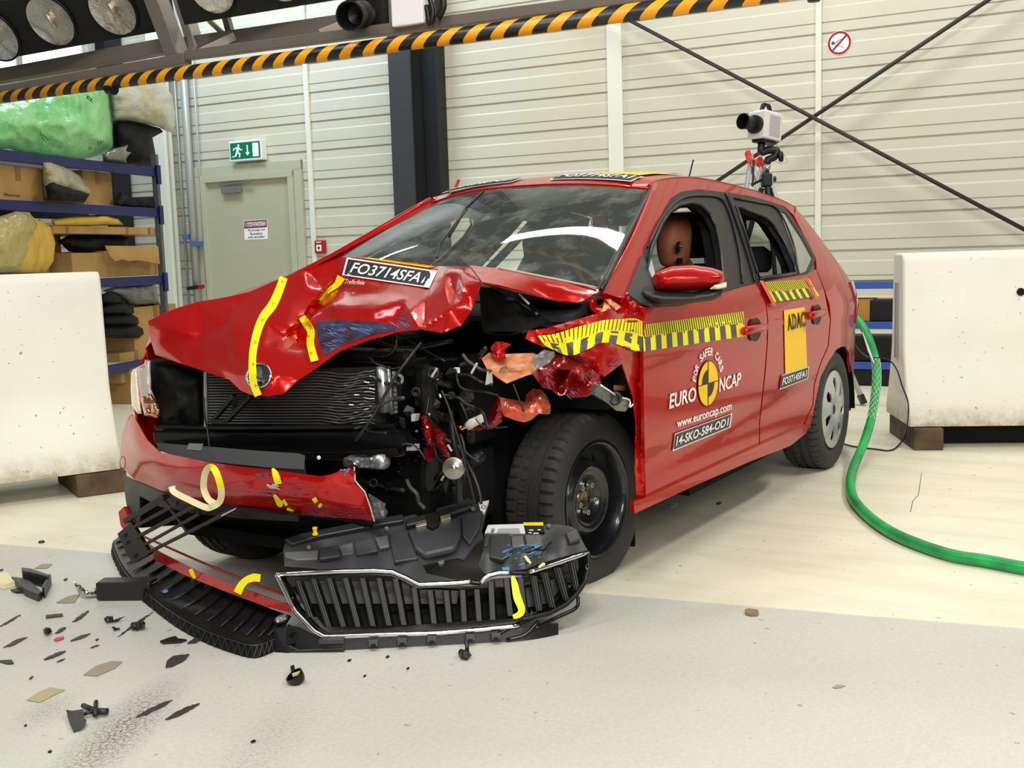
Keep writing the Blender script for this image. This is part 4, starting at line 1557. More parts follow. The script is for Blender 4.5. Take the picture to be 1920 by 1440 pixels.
# rear hatch: body-colour frame with glass
tail = [(-3.17, .24), (-3.18, .42), (-3.13, .58), (-3.06, .75), (-3.01, .92)]
rows = [[V((x + .05 * (1 - abs(k / 8) ** 3) * -1, YS(x, z) * k / 8, z)) for k in range(-8, 9)] for x, z in tail]
MB().grid(rows).build('tailgate', RED, car, smooth=True, solid=.02)
gw = lambda t: V((-2.98 + .30 * t - .02, 0, .92 + .38 * t))
mb = MB()
for sg in (1, -1):
    mb.bar(gw(0) + V((0, sg * .68, 0)), gw(1.0) + V((0, sg * .52, 0)), 0.05, 0.06, up=V((1, 0, 0)))
mb.bar(gw(1) + V((0, -.50, 0)), gw(1) + V((0, .50, 0)), 0.07, 0.06)
mb.bar(gw(0) + V((0, -.68, 0)), gw(0) + V((0, .68, 0)), 0.06, 0.08)
mb.build('hatch_frame', BLACKM, car)
MB().add([gw(0) + V((0, -.66, 0)), gw(0) + V((0, .66, 0)), gw(1) + V((0, .5, 0)), gw(1) + V((0, -.5, 0))], [(0, 1, 2, 3)]).build('rear_glass', GLASS, car)
tl = [(1569, 531), (1582, 541), (1590, 556), (1596, 590), (1590, 596), (1576, 562)]
both(panel([(-2.86, .93), (-3.03, .93), (-3.07, .74), (-2.99, .70), (-2.93, .82)], .05, lambda x, z: s_xz(x, z, .010)), 'tail_lamp', mat('tail_lamp_red', (150, 24, 40), .12, coat=1), smooth=True, solid=.03)
an_ = onroof(1291, 340, 0.0)
MB().tube([an_ - ZU * .004, an_ + ZU * .02], 0.018, 10).build('antenna_foot', BLACKP, car)
MB().tube([an_ + ZU * .01, onx(1300, 300, an_.x - .05)], 0.004, 6).build('antenna', BLACKP, car)
tg_ = onx(854, 352, -1.05)
MB().bar(tg_, tg_ + V((0.0, .02, .035)), .02, .004).build('tape_tab', mat('tape_orange', (206, 96, 60), .5), car)

# door handles
for (cx, cy, w) in ((1414, 618, 20), (1530, 590, 15)):
    rr0 = .048
    cc_ = side(cx + 1, cy, 0.0)
    rows = []
    for r_ in (0.0005, .3, .6, .85, 1.0):
        rows.append([V((cc_.x + rr0 * 1.5 * r_ * math.cos(2 * PI * k / 24), YS(cc_.x, cc_.z) + .0035 - .0028 * (1 - r_ * r_), cc_.z + rr0 * r_ * math.sin(2 * PI * k / 24))) for k in range(24)])
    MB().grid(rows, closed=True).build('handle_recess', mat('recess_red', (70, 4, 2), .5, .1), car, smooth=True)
    pts = [side(cx - w, cy + 3, .010), side(cx - w * .7, cy + 2, .030), side(cx, cy - 1, .036), side(cx + w * .7, cy - 3, .030), side(cx + w, cy - 5, .010)]
    MB().tube(spline(pts, 5), 0.0165, 12).build('door_handle', RED, car, smooth=True)
# mirror
mr = MB()
mc = side(1290, 520, .13)
fa_ = V((0, 1, 0))
mlen = [(1223, 520), (1232, 508), (1260, 499), (1300, 497), (1335, 502), (1356, 509), (1359, 520), (1356, 533), (1330, 543), (1280, 546), (1235, 545), (1225, 535)]


def mirp(x, y, h):
    return onplane(x, y, side(1290, 560, .12), V((.86, .5, 0))) + V((.86, .5, 0)) * h


bag_mesh(mlen, mirp, .16, 0.0, 20, 6, 0, .5).build('mirror_housing', RED, car, smooth=True)
ml = [(1200, 545), (1225, 545), (1300, 547), (1352, 536), (1358, 538), (1352, 556), (1335, 564), (1280, 571), (1235, 571), (1205, 560)]
bag_mesh(ml, mirp, .13, 0.0, 20, 6, 0, .35).build('mirror_base', mat('mirror_black', (34, 34, 36), .45), car, smooth=True)
bag_mesh([(1325, 541), (1335, 533), (1357, 528), (1357, 538), (1340, 542)], lambda x, y, h: mirp(x, y, h + .06), .05, 0, 20, 4, 0, .5).build('indicator', mat('lamp_clear', (220, 214, 196), .1, coat=1), car, smooth=True)
sp_ = [(1200, 566), (1177, 551), (1205, 478), (1216, 503), (1232, 549), (1226, 572)]
panel(sp_, 10, sd(.012)).build('mirror_sail', mat('sail_grey', (66, 66, 68), .5), car, smooth=True, solid=.01)
panel([(1211, 490), (1219, 476), (1230, 520), (1228, 544), (1216, 520)], 8, sd(-.05)).build('pillar_lining', mat('lining_pale', (196, 192, 204), .8), car, solid=.01)

# ------------------------------------------------------------ wheels
TREAD = mat('tyre_tread', (52, 52, 52), .7)


def tyre_mb(c, ax, R=.302, W=.195, rr=.195, flat=0.0, seg=288):
    c, ax = V(c), V(ax).normalized()
    prof_ = [(rr, -.40), (rr + .012, -.46), (.235, -.53), (.265, -.525), (.285, -.49), (R - .006, -.43), (R - .001, -.385)]
    tread = []
    for g in (-.22, 0.0, .22):
        tread += [(R, g - .045), (R - .009, g - .04), (R - .009, g + .04), (R, g + .045)]
    prof_ = prof_ + tread + [(r_, -h_) for r_, h_ in reversed(prof_)]
    mb = MB()
    a = ax.cross(ZU).normalized()
    b = ax.cross(a)
    rows = []
    for r_, h_ in prof_:
        row = []
        for k in range(seg):
            t = 2 * PI * k / seg
            rad = r_
            if r_ > R - .008 and abs(h_) > .25 and k % 6 == 0:
                rad -= .012
            if r_ >= R and h_ < .0 and abs(h_) < .27 and (k + int(abs(h_) * 30)) % 6 == 0:
                rad -= .008
            p = c + ax * (h_ * W) + (a * math.cos(t) + b * math.sin(t)) * rad
            if flat and p.z < flat:
                dz = flat - p.z
                p.z = flat + 0.0 * dz
                p += ax * (h_ * W * dz * 2.2)
            row.append(p)
        rows.append(row)
    mb.grid(rows, closed=True)
    return mb


def wheel(c, ax, kind, flat=0.0):
    """c: centre of tyre, ax: outward axis; returns the wheel as a child of the car"""
    c, ax = V(c), V(ax).normalized()
    w = bpy.data.objects.new('wheel', None)
    COL.objects.link(w)
    w.parent = car
    w.matrix_parent_inverse = world_of(car).inverted()
    WORLD[w.name] = Matrix.Identity(4)
    tyre_mb(c, ax, flat=flat).build('tyre', TREAD, w, auto=35)
    o0 = .092
    if kind == 'steel':
        RIM = mat('steel_rim_black', (46, 47, 52), .28, .55, .5)
        pr_ = [(.197, -.09), (.197, .084), (.205, .092), (.199, .094), (.19, .086), (.183, .07), (.176, .045), (.172, .0), (.168, -.04)]
        MB().lathe(pr_, c, ax, seg=64).build('rim', RIM, w, smooth=True)
        # disc with slots
        hol = []
        for k in range(10):
            t = 2 * PI * (k + .5) / 10
            hol.append([(.155 * math.cos(t) + .012 * math.cos(s), .155 * math.sin(t) + .012 * math.sin(s)) for s in [2 * PI * q / 10 for q in range(10)]])
        out_ = [(.172 * math.cos(2 * PI * q / 48), .172 * math.sin(2 * PI * q / 48)) for q in range(48)]
        a = ax.cross(ZU).normalized()
        b = ax.cross(a)

        def dsc(x, y):
            r_ = math.hypot(x, y)
            pf = [(0, .018), (.03, .018), (.034, .026), (.058, .026), (.088, .054), (.112, .064), (.130, .050), (.142, .022), (.172, .014)]
            for (r0, h0), (r1, h1_) in zip(pf, pf[1:]):
                if r0 <= r_ <= r1 + 1e-6:
                    t = (r_ - r0) / (r1 - r0)
                    t = t * t * (3 - 2 * t)
                    return c + a * x + b * y + ax * (h0 + (h1_ - h0) * t)
            return c + a * x + b * y + ax * .022
        panel(out_, .0065, dsc, hol).build('wheel_disc', RIM, w, smooth=True, solid=.004)
        for k in range(5):
            t = 2 * PI * k / 5 + .3
            p = c + (a * math.cos(t) + b * math.sin(t)) * .05 + ax * .03
            MB().lathe([(.001, .008), (.005, .008), (.0055, .02), (.009, .02), (.0105, .0), ], p, ax, seg=8).build('wheel_bolt', mat('bolt_silver', (190, 190, 186), .3, .9), w)
        MB().lathe([(.001, .018), (.02, .018), (.024, .026), (.029, .026), (.031, .012)], c + ax * .004, ax, seg=24).build('hub', mat('hub_brass', (120, 108, 84), .35, .8), w, smooth=True)
        MB().bar(c + ax * .093 + (a * .6 - ZU * .8).normalized() * .198, c + ax * .093 + (a * .68 - ZU * .72).normalized() * .198, .014, .012).build('balance_weight', ALU, w)
    else:
        SIL = mat('hubcap_silver', (186, 188, 190), .3, .45)
        MB().lathe([(.197, -.09), (.197, .084), (.205, .09), (.199, .092), (.19, .07), (.18, .0), (.001, -.01)], c, ax, seg=48).build('rim', mat('rim_dark', (18, 18, 19), .6), w, smooth=True)
        a = ax.cross(ZU).normalized()
        b = ax.cross(a)
        hol = []
        for k in range(7):
            t = 2 * PI * (k + .35) / 7
            pts = []
            for rr_, dt in ((.085, -.10), (.125, -.20), (.160, -.15), (.166, .05), (.150, .19), (.110, .15), (.085, .08)):
                pts.append((rr_ * math.cos(t + dt), rr_ * math.sin(t + dt)))
            hol.append(pts)
        out_ = [(.196 * math.cos(2 * PI * q / 48), .196 * math.sin(2 * PI * q / 48)) for q in range(48)]
        panel(out_, .013, lambda x, y: c + a * x + b * y + ax * (.094 + .014 * math.sin(min(1, math.hypot(x, y) / .196) * PI) - .012 * (math.hypot(x, y) < .03)), hol).build('hubcap', SIL, w, smooth=True, solid=.008)
        MB().lathe([(.001, .006), (.02, .005), (.026, 0)], c + ax * .094, ax, seg=20).build('hub_badge', DARKM, w)
    return w


fo_ = ony(1122, 934, .735)
fax = V((.075, 1.0, .02)).normalized()
fo_ = ony(1119, 936, .625)
wheel(fo_ - fax * .085, fax, 'steel', flat=.003)
ro_ = ony(1563, 763, .82)
wheel((ro_.x, .725, .302), (0, 1, 0), 'cap')
wheel((ro_.x, -.725, .302), (0, -1, 0), 'cap')
wheel((.05, -.70, .302), (0, -1, 0), 'cap')
# mud flap behind the front wheel
MB().prism([onx(x, y, -.68) for x, y in ((1187, 950), (1189, 1030), (1185, 1042), (1150, 1056), (1120, 1060), (1120, 950))], V((-.012, 0, 0))).build('mud_flap', BLACKM, car)

# ------------------------------------------------------------ interior
SEATM = mat('seat_black', (30, 30, 32), .85)


def seat(y, x0):
    s = bpy.data.objects.new('seat', None)
    COL.objects.link(s)
    s.parent = car
    s.matrix_parent_inverse = world_of(car).inverted()
    WORLD[s.name] = Matrix.Identity(4)
    mb = MB()
    rows = []
    for z_, w_, xx in ((.50, .24, 0), (.62, .25, -.03), (.80, .245, -.09), (.95, .22, -.13), (1.03, .17, -.155), (1.06, .10, -.16)):
        n = 16
        rows.append([V((x0 + xx + .055 * math.cos(2 * PI * k / n) * (1 if z_ < 1.05 else .4), y + w_ * math.copysign(abs(math.sin(2 * PI * k / n)) ** .6, math.sin(2 * PI * k / n)), z_)) for k in range(n)])
    mb.grid(rows, closed=True)
    mb.add(rows[-1], [tuple(range(16))])
    mb.build('seat_back', SEATM, s, smooth=True)
    MB().box((x0 - .02, y - .25, .36), (x0 + .50, y + .25, .52)).build('cushion', SEATM, s, bevel=.05)
    rows = []
    for z_, w_, dx in ((1.085, .10, .03), (1.10, .125, .04), (1.18, .135, .045), (1.25, .125, .04), (1.275, .08, .02)):
        rows.append([V((x0 - .175 + dx * math.cos(2 * PI * k / 16), y + w_ * math.copysign(abs(math.sin(2 * PI * k / 16)) ** .5, math.sin(2 * PI * k / 16)), z_)) for k in range(16)])
    m2 = MB().grid(rows, closed=True)
    m2.add(rows[0], [tuple(range(16))]).add(rows[-1], [tuple(range(16))])
    m2.build('headrest', SEATM, s, smooth=True)
    mb = MB()
    for sg in (1, -1):
        mb.tube([V((x0 - .175, y + sg * .065, 1.02)), V((x0 - .175, y + sg * .065, 1.11))], .006, 8)
    mb.build('headrest_post', CHROME, s)
    return s


seat(.37, -1.56)
seat(-.37, -1.50)
for y_ in (-.42, .42):
    rows = []
    for z_, w_, dx in ((1.0, .11, .03), (1.02, .13, .04), (1.10, .13, .04), (1.13, .09, .02)):
        rows.append([V((-2.32 + dx * math.cos(2 * PI * k / 12), y_ + w_ * math.copysign(abs(math.sin(2 * PI * k / 12)) ** .5, math.sin(2 * PI * k / 12)), z_)) for k in range(12)])
    m2 = MB().grid(rows, closed=True)
    m2.add(rows[0], [tuple(range(12))]).add(rows[-1], [tuple(range(12))])
    m2.build('rear_headrest', SEATM, car, smooth=True)
MB().box((-2.45, -.62, .35), (-2.22, .62, .93)).build('rear_bench', SEATM, car, bevel=.05)
# dashboard
rows = []
for y_ in [-.70 + 1.4 * k / 14 for k in range(15)]:
    cr = .03 * math.exp(-((y_ - .37) / .2) ** 2)
    rows.append([V((.02, y_, .93)), V((-.15, y_, .97 + cr)), V((-.32, y_, .975 + cr)), V((-.42, y_, .94)), V((-.44, y_, .75)), V((-.40, y_, .66))])
MB().grid(rows).build('dashboard', mat('dash_dark', (46, 47, 48), .75), car, smooth=True, solid=.02)
sw = V((-.56, .37, .92))
sax = V((-.9, 0, .43)).normalized()
sa_ = V((0, 1, 0))
sb_ = sax.cross(sa_)
mb = MB()
mb.tube([sw + (sa_ * math.cos(2 * PI * k / 28) + sb_ * math.sin(2 * PI * k / 28)) * .185 for k in range(29)], .014, 8)
for t in (0, PI, -PI / 2):
    mb.bar(sw, sw + (sa_ * math.cos(t) + sb_ * math.sin(t)) * .18, .03, .015)
mb.build('steering_wheel', BLACKP, car, smooth=True)
ab = MB()
for i in range(7):
    pass
pb = [(724, 484), (735, 466), (750, 456), (768, 452), (790, 460), (806, 482), (800, 492), (730, 490)]
bag_mesh(pb, lambda x, y, h: onx(x, y, -.62) + V((h, 0, 0)), .25, .01, 12, 7, 3, .5).build('deflated_airbag', mat('airbag_grey', (96, 100, 100), .7), car, smooth=True)
# interior floor / door cards
mb = MB().box((-2.3, -.72, .27), (-.66, .72, .33))
for sg in (1, -1):
    mb.box((-2.2, sg * .70 - .02, .3), (-.64, sg * .70 + .02, .93))
mb.build('cabin_lining', BLACKM, car)
MB().tube(spline([side(1337, 455, -.1), side(1342, 500, -.2), V((-1.3, .3, .75))], 6), .018, 6, flat=.15).build('seat_belt', BLACKM, car)

# ------------------------------------------------------------ crash test dummy
hc = ony(1264, 452, .37)
dm = thing('crash_test_dummy', 'seated crash test dummy with brown head and round black target seen through the driver window', 'dummy', (hc.x, .37, .52))
SK = mat('dummy_skin', (176, 104, 76), .5, bump=.03, bscale=60)


def skinbody(name, verts, edges, rad, material, parent, sub=2):
    me = bpy.data.meshes.new(name)
    me.from_pydata([tuple(v) for v in verts], edges, [])
    me.materials.append(material)
    o = bpy.data.objects.new(name, me)
    COL.objects.link(o)
    o.parent = parent
    o.matrix_parent_inverse = world_of(parent).inverted()
    sk = o.modifiers.new('skin', 'SKIN')
    for i, s in enumerate(me.skin_vertices[0].data):
        s.radius = rad[i] if isinstance(rad[i], tuple) else (rad[i], rad[i])
        s.use_root = (i == 0)
    sk.use_smooth_shade = True
    m_ = o.modifiers.new('subdivision', 'SUBSURF')
    m_.levels = m_.render_levels = sub
    return o


X = hc.x
Y = .37
bv = [(X - .12, Y, .58), (X - .14, Y, .75), (X - .14, Y, .93), (X - .08, Y, 1.02), (X - .06, Y, 1.10),
      (X - .13, Y + .17, .95), (X + .05, Y + .21, .74), (X + .28, Y + .17, .80), (X - .13, Y - .17, .95), (X + .05, Y - .21, .74), (X + .28, Y - .14, .80),
      (X + .02, Y + .09, .56), (X + .36, Y + .11, .64), (X + .50, Y + .11, .38), (X + .02, Y - .09, .56), (X + .36, Y - .11, .64), (X + .50, Y - .11, .38)]
be = [(0, 1), (1, 2), (2, 3), (3, 4), (2, 5), (5, 6), (6, 7), (2, 8), (8, 9), (9, 10), (0, 11), (11, 12), (12, 13), (0, 14), (14, 15), (15, 16)]
br = [(.14, .13), (.14, .13), (.13, .12), .06, .055, .055, .045, .035, .055, .045, .035, .08, .06, .045, .08, .06, .045]
skinbody('body', bv, be, br, SK, dm)
# head: lofted, facing the windscreen
rows = []
hz = [(-.115, .052, .055, -.01), (-.10, .065, .062, .0), (-.07, .078, .070, .005), (-.03, .090, .074, .004), (.02, .097, .077, 0), (.06, .094, .074, -.004), (.09, .080, .062, -.008), (.11, .055, .042, -.012), (.119, .02, .015, -.015)]
for dz, rx_, ry_, ox in hz:
    row = []
    for k in range(28):
        t = 2 * PI * k / 28
        r_x = rx_ * math.cos(t)
        if math.cos(t) > .6 and -.09 < dz < .05:
            r_x *= .96
        nose_ = .018 * math.exp(-((t if t < PI else t - 2 * PI) / .18) ** 2) * math.exp(-((dz + .02) / .022) ** 2)
        row.append(V((hc.x + ox + r_x + nose_, hc.y + ry_ * math.sin(t), hc.z + dz)))
    rows.append(row)
mh = MB().grid(rows, closed=True)
mh.add(rows[0], [tuple(range(28))]).add(rows[-1], [tuple(range(28))])
mh.build('head', SK, dm, smooth=True, sub=1)
tp = ony(1274.5, 462, hc.y + .076)
MB().lathe([(.001, .003), (.021, .003), (.0215, -.008)], tp, V((0, 1, .02)), seg=28).build('target_marker', STKBLK, dm)
mb = MB()
for dx, dz in ((0, 0), (.010, .003), (-.010, .002), (.001, .012), (-.002, -.012)):
    mb.lathe([(.0005, .0045), (.0032, .0045)], tp + V((dx, 0, dz)), V((0, 1, .02)), seg=10)
mb.build('target_dots', STKWHT, dm)
p = ony(1274, 489, hc.y + .062)
MB().box(p - V((.022, .004, .012)), p + V((.022, .006, .012))).build('neck_cover', BLACKM, dm)
# ---------------------------------------------------------------- stickers on the doors
S1, S2 = .0035, .0048


def strip(quad, o, name, material, nu=10, nv=1, fn=None):
    return sheet_px(quad, fn or sd(o), nu, nv).build(name, material, car, smooth=True)


def lerp2(a, b, t):
    return (a[0] + (b[0] - a[0]) * t, a[1] + (b[1] - a[1]) * t)


def hazard(TL, TR, BR, BL, split, nblk, nfine, fn1, fn2, first=0.05, last=.93):
    sheet_px([TL, TR, BR, BL], fn1, 14, 6).build('hazard_tape', YTAPE, car, smooth=True)
    mb = MB()
    ml, mr_ = lerp2(TL, BL, split), lerp2(TR, BR, split)
    for k in range(nblk):
        t0 = first + (last - first) * k / nblk
        t1 = t0 + (last - first) / nblk * .5
        q = [lerp2(ml, mr_, t0), lerp2(ml, mr_, t1), lerp2(BL, BR, t1), lerp2(BL, BR, t0)]
        mb.grid([[fn2(*lerp2(q[0], q[1], i / 2)) for i in range(3)], [fn2(*lerp2(lerp2(q[0], q[3], .5), lerp2(q[1], q[2], .5), i / 2)) for i in range(3)], [fn2(*lerp2(q[3], q[2], i / 2)) for i in range(3)]])
    mb.build('tape_blocks', mat('tape_grey', (84, 82, 82), .5), car)
    mb = MB()
    for k in range(nfine):
        t0 = k / nfine
        t1 = t0 + .42 / nfine
        sk = -.35 / nfine * 1.6
        d = split * (.96 if k % 3 else 1.12)
        a, b = lerp2(TL, TR, t0), lerp2(TL, TR, t1)
        al, bl_ = lerp2(TL, BL, d), lerp2(TR, BR, d)
        c_, d_ = lerp2(al, bl_, t1 + .012), lerp2(al, bl_, t0 + .012)
        mb.add([fn2(*a), fn2(*b), fn2(*c_), fn2(*d_)], [(0, 1, 2, 3)])
    mb.build('tape_fine_stripes', mat('tape_dark', (46, 44, 28), .5), car)


hazard((1205, 609), (1393.5, 584), (1398, 630.5), (1207, 659), .46, 9, 46, sd(S1), sd(S2), .02, .97)
hazard((1426, 530), (1517, 523), (1536, 555), (1448, 567), .5, 6, 26, sd(.009), sd(.0105), .1, .95)
for q in ([(1424, 526), (1431, 526), (1456, 573), (1450, 574)], [(1509, 521), (1515, 521), (1534, 559), (1529, 560)]):
    strip(q, .0125, 'red_tape', mat('tape_red', (232, 70, 40), .4), 2, 4)


def board(quad, fn1, fn2, fn3, s_, bold=.02, shear=0.0, inset=(.05, .16), base=STKBLK, wname='label_plate'):
    """white-rimmed dark plate with lettering"""
    sheet_px(quad, fn1, 10, 3).build(wname, STKWHT, car, smooth=True)
    iq = [tuple(bil([(a, b, 0) for a, b in quad], u, v)[:2]) for u, v in ((.018, .07), (.982, .07), (.982, .93), (.018, .93))]
    sheet_px(iq, fn2, 10, 3).build('label_field', base, car, smooth=True)
    tq = [tuple(bil([(a, b, 0) for a, b in quad], u, v)[:2]) for u, v in ((inset[0], inset[1]), (1 - inset[0], inset[1]), (1 - inset[0], 1 - inset[1]), (inset[0], 1 - inset[1]))]
    text_on(s_, tq, fn3, 'lettering', STKWHT, car, bold, shear)


board([(1265.6, 813), (1373, 774.4), (1369.4, 801.5), (1261, 846.4)], sd(.004), sd(.0065), sd(.0095), '14-SKO-584-OD1', .02, inset=(.05, .22), base=DGREY)
board([(1466, 703), (1517, 687), (1515, 710), (1462, 731)], sd(.004), sd(.0065), sd(.0095), 'FO3714SFA1', .02, inset=(.07, .24), base=DGREY)
strip([(1470, 582), (1509, 575.5), (1513.5, 688), (1472.5, 701)], .0035, 'yellow_strip', YEL, 4, 8)
text_on('ADAC', [(1475.5, 590), (1509.5, 583), (1511.5, 612), (1477.5, 621)], sd(.0075), 'lettering', mat('letters_brown', (70, 52, 10), .5), car, .03)
text_on('EURO', [(1257, 738.5), (1306, 724.5), (1305, 751.5), (1255, 767)], sd(.004), 'lettering', STKWHT, car, .015)
text_on('NCAP', [(1349.6, 708.7), (1390.5, 698), (1388.5, 722), (1349, 735.5)], sd(.004), 'lettering', STKWHT, car, .015)
text_on('www.euroncap.com', [(1269.4, 791.5), (1372, 757.5), (1371.5, 773.5), (1270, 807)], sd(.004), 'lettering', STKWHT, car, .015)


def rd2(u, v, o):
    """roundel frame on the door: u right, v up, unit = radius"""
    return side(1328 + 19.4 * u, 719 - 5.6 * u - 43.3 * v, o)


def disc_mb(r0, r1, a0, a1, o, n=24):
    mb = MB()
    mb.grid([[rd2(r_ * math.cos(a0 + (a1 - a0) * k / n), r_ * math.sin(a0 + (a1 - a0) * k / n), o) for k in range(n + 1)] for r_ in (r0, r1)])
    return mb


disc_mb(0.001, 1.0, 0, 2 * PI, .0035, 48).build('test_roundel', mat('roundel_dark', (58, 50, 10), .4), car)
disc_mb(0.001, .95, 0, 2 * PI, .0045, 48).build('roundel_yellow', YEL, car)
mb = disc_mb(0.001, .60, PI / 2, PI, .0055, 12)
m2 = disc_mb(0.001, .60, -PI / 2, 0, .0055, 12)
mb.add(m2.v, m2.f)
for (a, b) in (((-.95, -.018), (.95, .018)), ((-.035, -.95), (.035, .95))):
    mb.add([rd2(a[0], a[1], .0057), rd2(b[0], a[1], .0057), rd2(b[0], b[1], .0057), rd2(a[0], b[1], .0057)], [(0, 1, 2, 3)])
mb.build('roundel_quarters', STKBLK, car)
txt = 'FOR SAFER CARS'
mb = MB()
for i, ch in enumerate(txt):
    if ch == ' ':
        continue
    a = math.radians(164 - (164 - 20) * (i + .0) / (len(txt) - 1))
    vs, fs = textmesh(ch, .02)
    cu0, cv0 = math.cos(a), math.sin(a)
    pts = []
    for u, v in vs:
        tx = (u - .5) * .24
        rr_ = 1.20 + (1 - v) * .34
        pts.append(rd2(cu0 * rr_ + cv0 * tx, cv0 * rr_ - cu0 * tx, .004))
    mb.add(pts, fs)
mb.build('arched_lettering', STKWHT, car)


# ---------------------------------------------------------------- crumpled sheet tool
class Crumple:
    def __init__(self, pts, outline, creases=(), step=9, soft=2, amp=0.0, asc=18.0, seed=0):
        """pts: name -> (px, py, X); outline: names; creases: lists of names"""
        self.n = list(pts)
        self.p = [pts[k] for k in self.n]
        ix = {k: i for i, k in enumerate(self.n)}
        self.ol = [(pts[k][0], pts[k][1]) for k in outline]
        ed = [(ix[a], ix[b]) for a, b in zip(outline, outline[1:] + outline[:1])]
        for c_ in creases:
            ed += [(ix[a], ix[b]) for a, b in zip(c_, c_[1:])]
        self.cr = [[(pts[k][0], pts[k][1]) for k in c_] for c_ in creases]
        r = delaunay_2d_cdt([V((p[0], p[1])) for p in self.p], ed, [], 0, 1e-6)
        self.v = []
        for i, q in enumerate(r[0]):
            src = r[3][i]
            if src:
                self.v.append(tuple(self.p[src[0]]))
            else:
                b = min(self.p, key=lambda p: (p[0] - q.x) ** 2 + (p[1] - q.y) ** 2)
                self.v.append((q.x, q.y, b[2]))
        self.t = [tuple(f) for f in r[2]]
        self.step, self.soft, self.amp, self.asc, self.seed = step, soft, amp, asc, seed

    def X(self, x, y):
        best = None
        for a, b, c in self.t:
            (x1, y1, z1), (x2, y2, z2), (x3, y3, z3) = self.v[a], self.v[b], self.v[c]
            d = (y2 - y3) * (x1 - x3) + (x3 - x2) * (y1 - y3)
            if abs(d) < 1e-9:
                continue
            l1 = ((y2 - y3) * (x - x3) + (x3 - x2) * (y - y3)) / d
            l2 = ((y3 - y1) * (x - x3) + (x1 - x3) * (y - y3)) / d
            l3 = 1 - l1 - l2
            m_ = min(l1, l2, l3)
            z = l1 * z1 + l2 * z2 + l3 * z3
            if m_ >= -1e-6:
                best = (m_, z)
                break
            if m_ > -.25 and (best is None or m_ > best[0]):
                best = (m_, z)
        z = best[1] if best else min(self.v, key=lambda p: (p[0] - x) ** 2 + (p[1] - y) ** 2)[2]
        if self.amp:
            z += self.amp * noise.noise(V((x / self.asc, y / self.asc, self.seed)))
        return z

    def Xs(self, x, y):
        s = self.soft
        if not s:
            return self.X(x, y)
        return (self.X(x, y) * 2 + self.X(x + s, y) + self.X(x - s, y) + self.X(x, y + s) + self.X(x, y - s)) / 6

    def at(self, x, y, o=0.0):
        p = onx(x, y, self.Xs(x, y))
        return p + (CP - p).normalized() * o

    def fn(self, o):
        return lambda x, y: self.at(x, y, o)

    def mesh(self):
        return panel(self.ol, self.step, self.fn(0.0))


# ---------------------------------------------------------------- bonnet
H = dict(A=(278, 602, .50), B=(283, 640, .505), C=(291, 665, .51), D=(340, 682, .57), E=(430, 712, .64), F=(452, 733, .67), G=(475, 742, .69),
         Hh=(505, 743, .70), I=(532, 738, .68), J=(560, 712, .64), K=(592, 690, .58), L=(640, 656, .53), M=(700, 634, .49), Nn=(740, 623, .46),
         O=(785, 617, .49), P=(828, 625, .42), Q=(866, 610, .38), R=(884, 582, .34), S=(902, 530, .30),
         p1=(640, 482, .02), q1=(880, 499, .10), q2=(820, 499, .02), q3=(740, 490, .0), q4=(690, 484, .0),
         s1=(612, 492, .08), s2=(570, 506, .16), s3=(533, 519, .22), s4=(468, 547, .32), s5=(430, 556, .37), s6=(370, 566, .42), s7=(330, 578, .46), s8=(302, 590, .49),
         r1=(626, 512, .09), r2=(605, 545, .20), r3=(572, 583, .33), r4=(540, 618, .46), r5=(537, 632, .47), r6=(556, 640, .44),
         v1=(634, 520, .09), v2=(612, 556, .13), v3=(587, 580, .24), v4=(566, 606, .36), v5=(552, 622, .40),
         w1=(655, 515, .14), w2=(640, 540, .17), w3=(622, 562, .28), w4=(603, 580, .36), w5=(578, 600, .44),
         c1=(625, 572, .37), c2=(660, 578, .38), c3=(700, 581, .39), c4=(712, 578, .38), c5=(757, 565, .34),
         d1=(680, 548, .24), d2=(720, 548, .24), d3=(700, 562, .31), d4=(655, 552, .25), d5=(676, 534, .21),
         e1=(650, 616, .46), e2=(600, 650, .53), e3=(700, 605, .42), e4=(745, 596, .38), e5=(600, 622, .48),
         t1=(770, 585, .42), t2=(762, 560, .31), t3=(800, 560, .30), t4=(805, 520, .12), t5=(838, 507, .14), t6=(862, 508, .18), t7=(870, 535, .30), t8=(863, 567, .36), t9=(852, 545, .25), u1=(845, 582, .40), u2=(800, 600, .42), u3=(835, 540, .27), u4=(820, 520, .17), u5=(875, 516, .22),
         l1=(455, 572, .40), l2=(440, 605, .50), l3=(435, 655, .595), l4=(436, 700, .645), l5=(449, 572, .385), l6=(432, 606, .50), l7=(427, 655, .585),
         g1=(345, 640, .53), g2=(425, 607, .485), g3=(380, 630, .515), g4=(350, 600, .49), g5=(375, 666, .57), g6=(410, 640, .55), g7=(345, 625, .53),
         b1=(302, 615, .525), b2=(320, 600, .50), b3=(298, 645, .53),
         m1=(500, 600, .46), m2=(490, 650, .58), m3=(480, 700, .68), m4=(530, 660, .57), m5=(550, 565, .33), m6=(515, 560, .34), m7=(520, 705, .67), m8=(545, 690, .62), m9=(575, 540, .24), n1=(590, 520, .14), n2=(575, 665, .54))
HO = ['A', 'B', 'C', 'D', 'E', 'F', 'G', 'Hh', 'I', 'J', 'K', 'L', 'M', 'Nn', 'O', 'P', 'Q', 'R', 'S', 'q1', 'q2', 'q3', 'q4', 'p1', 's1', 's2', 's3', 's4', 's5', 's6', 's7', 's8']
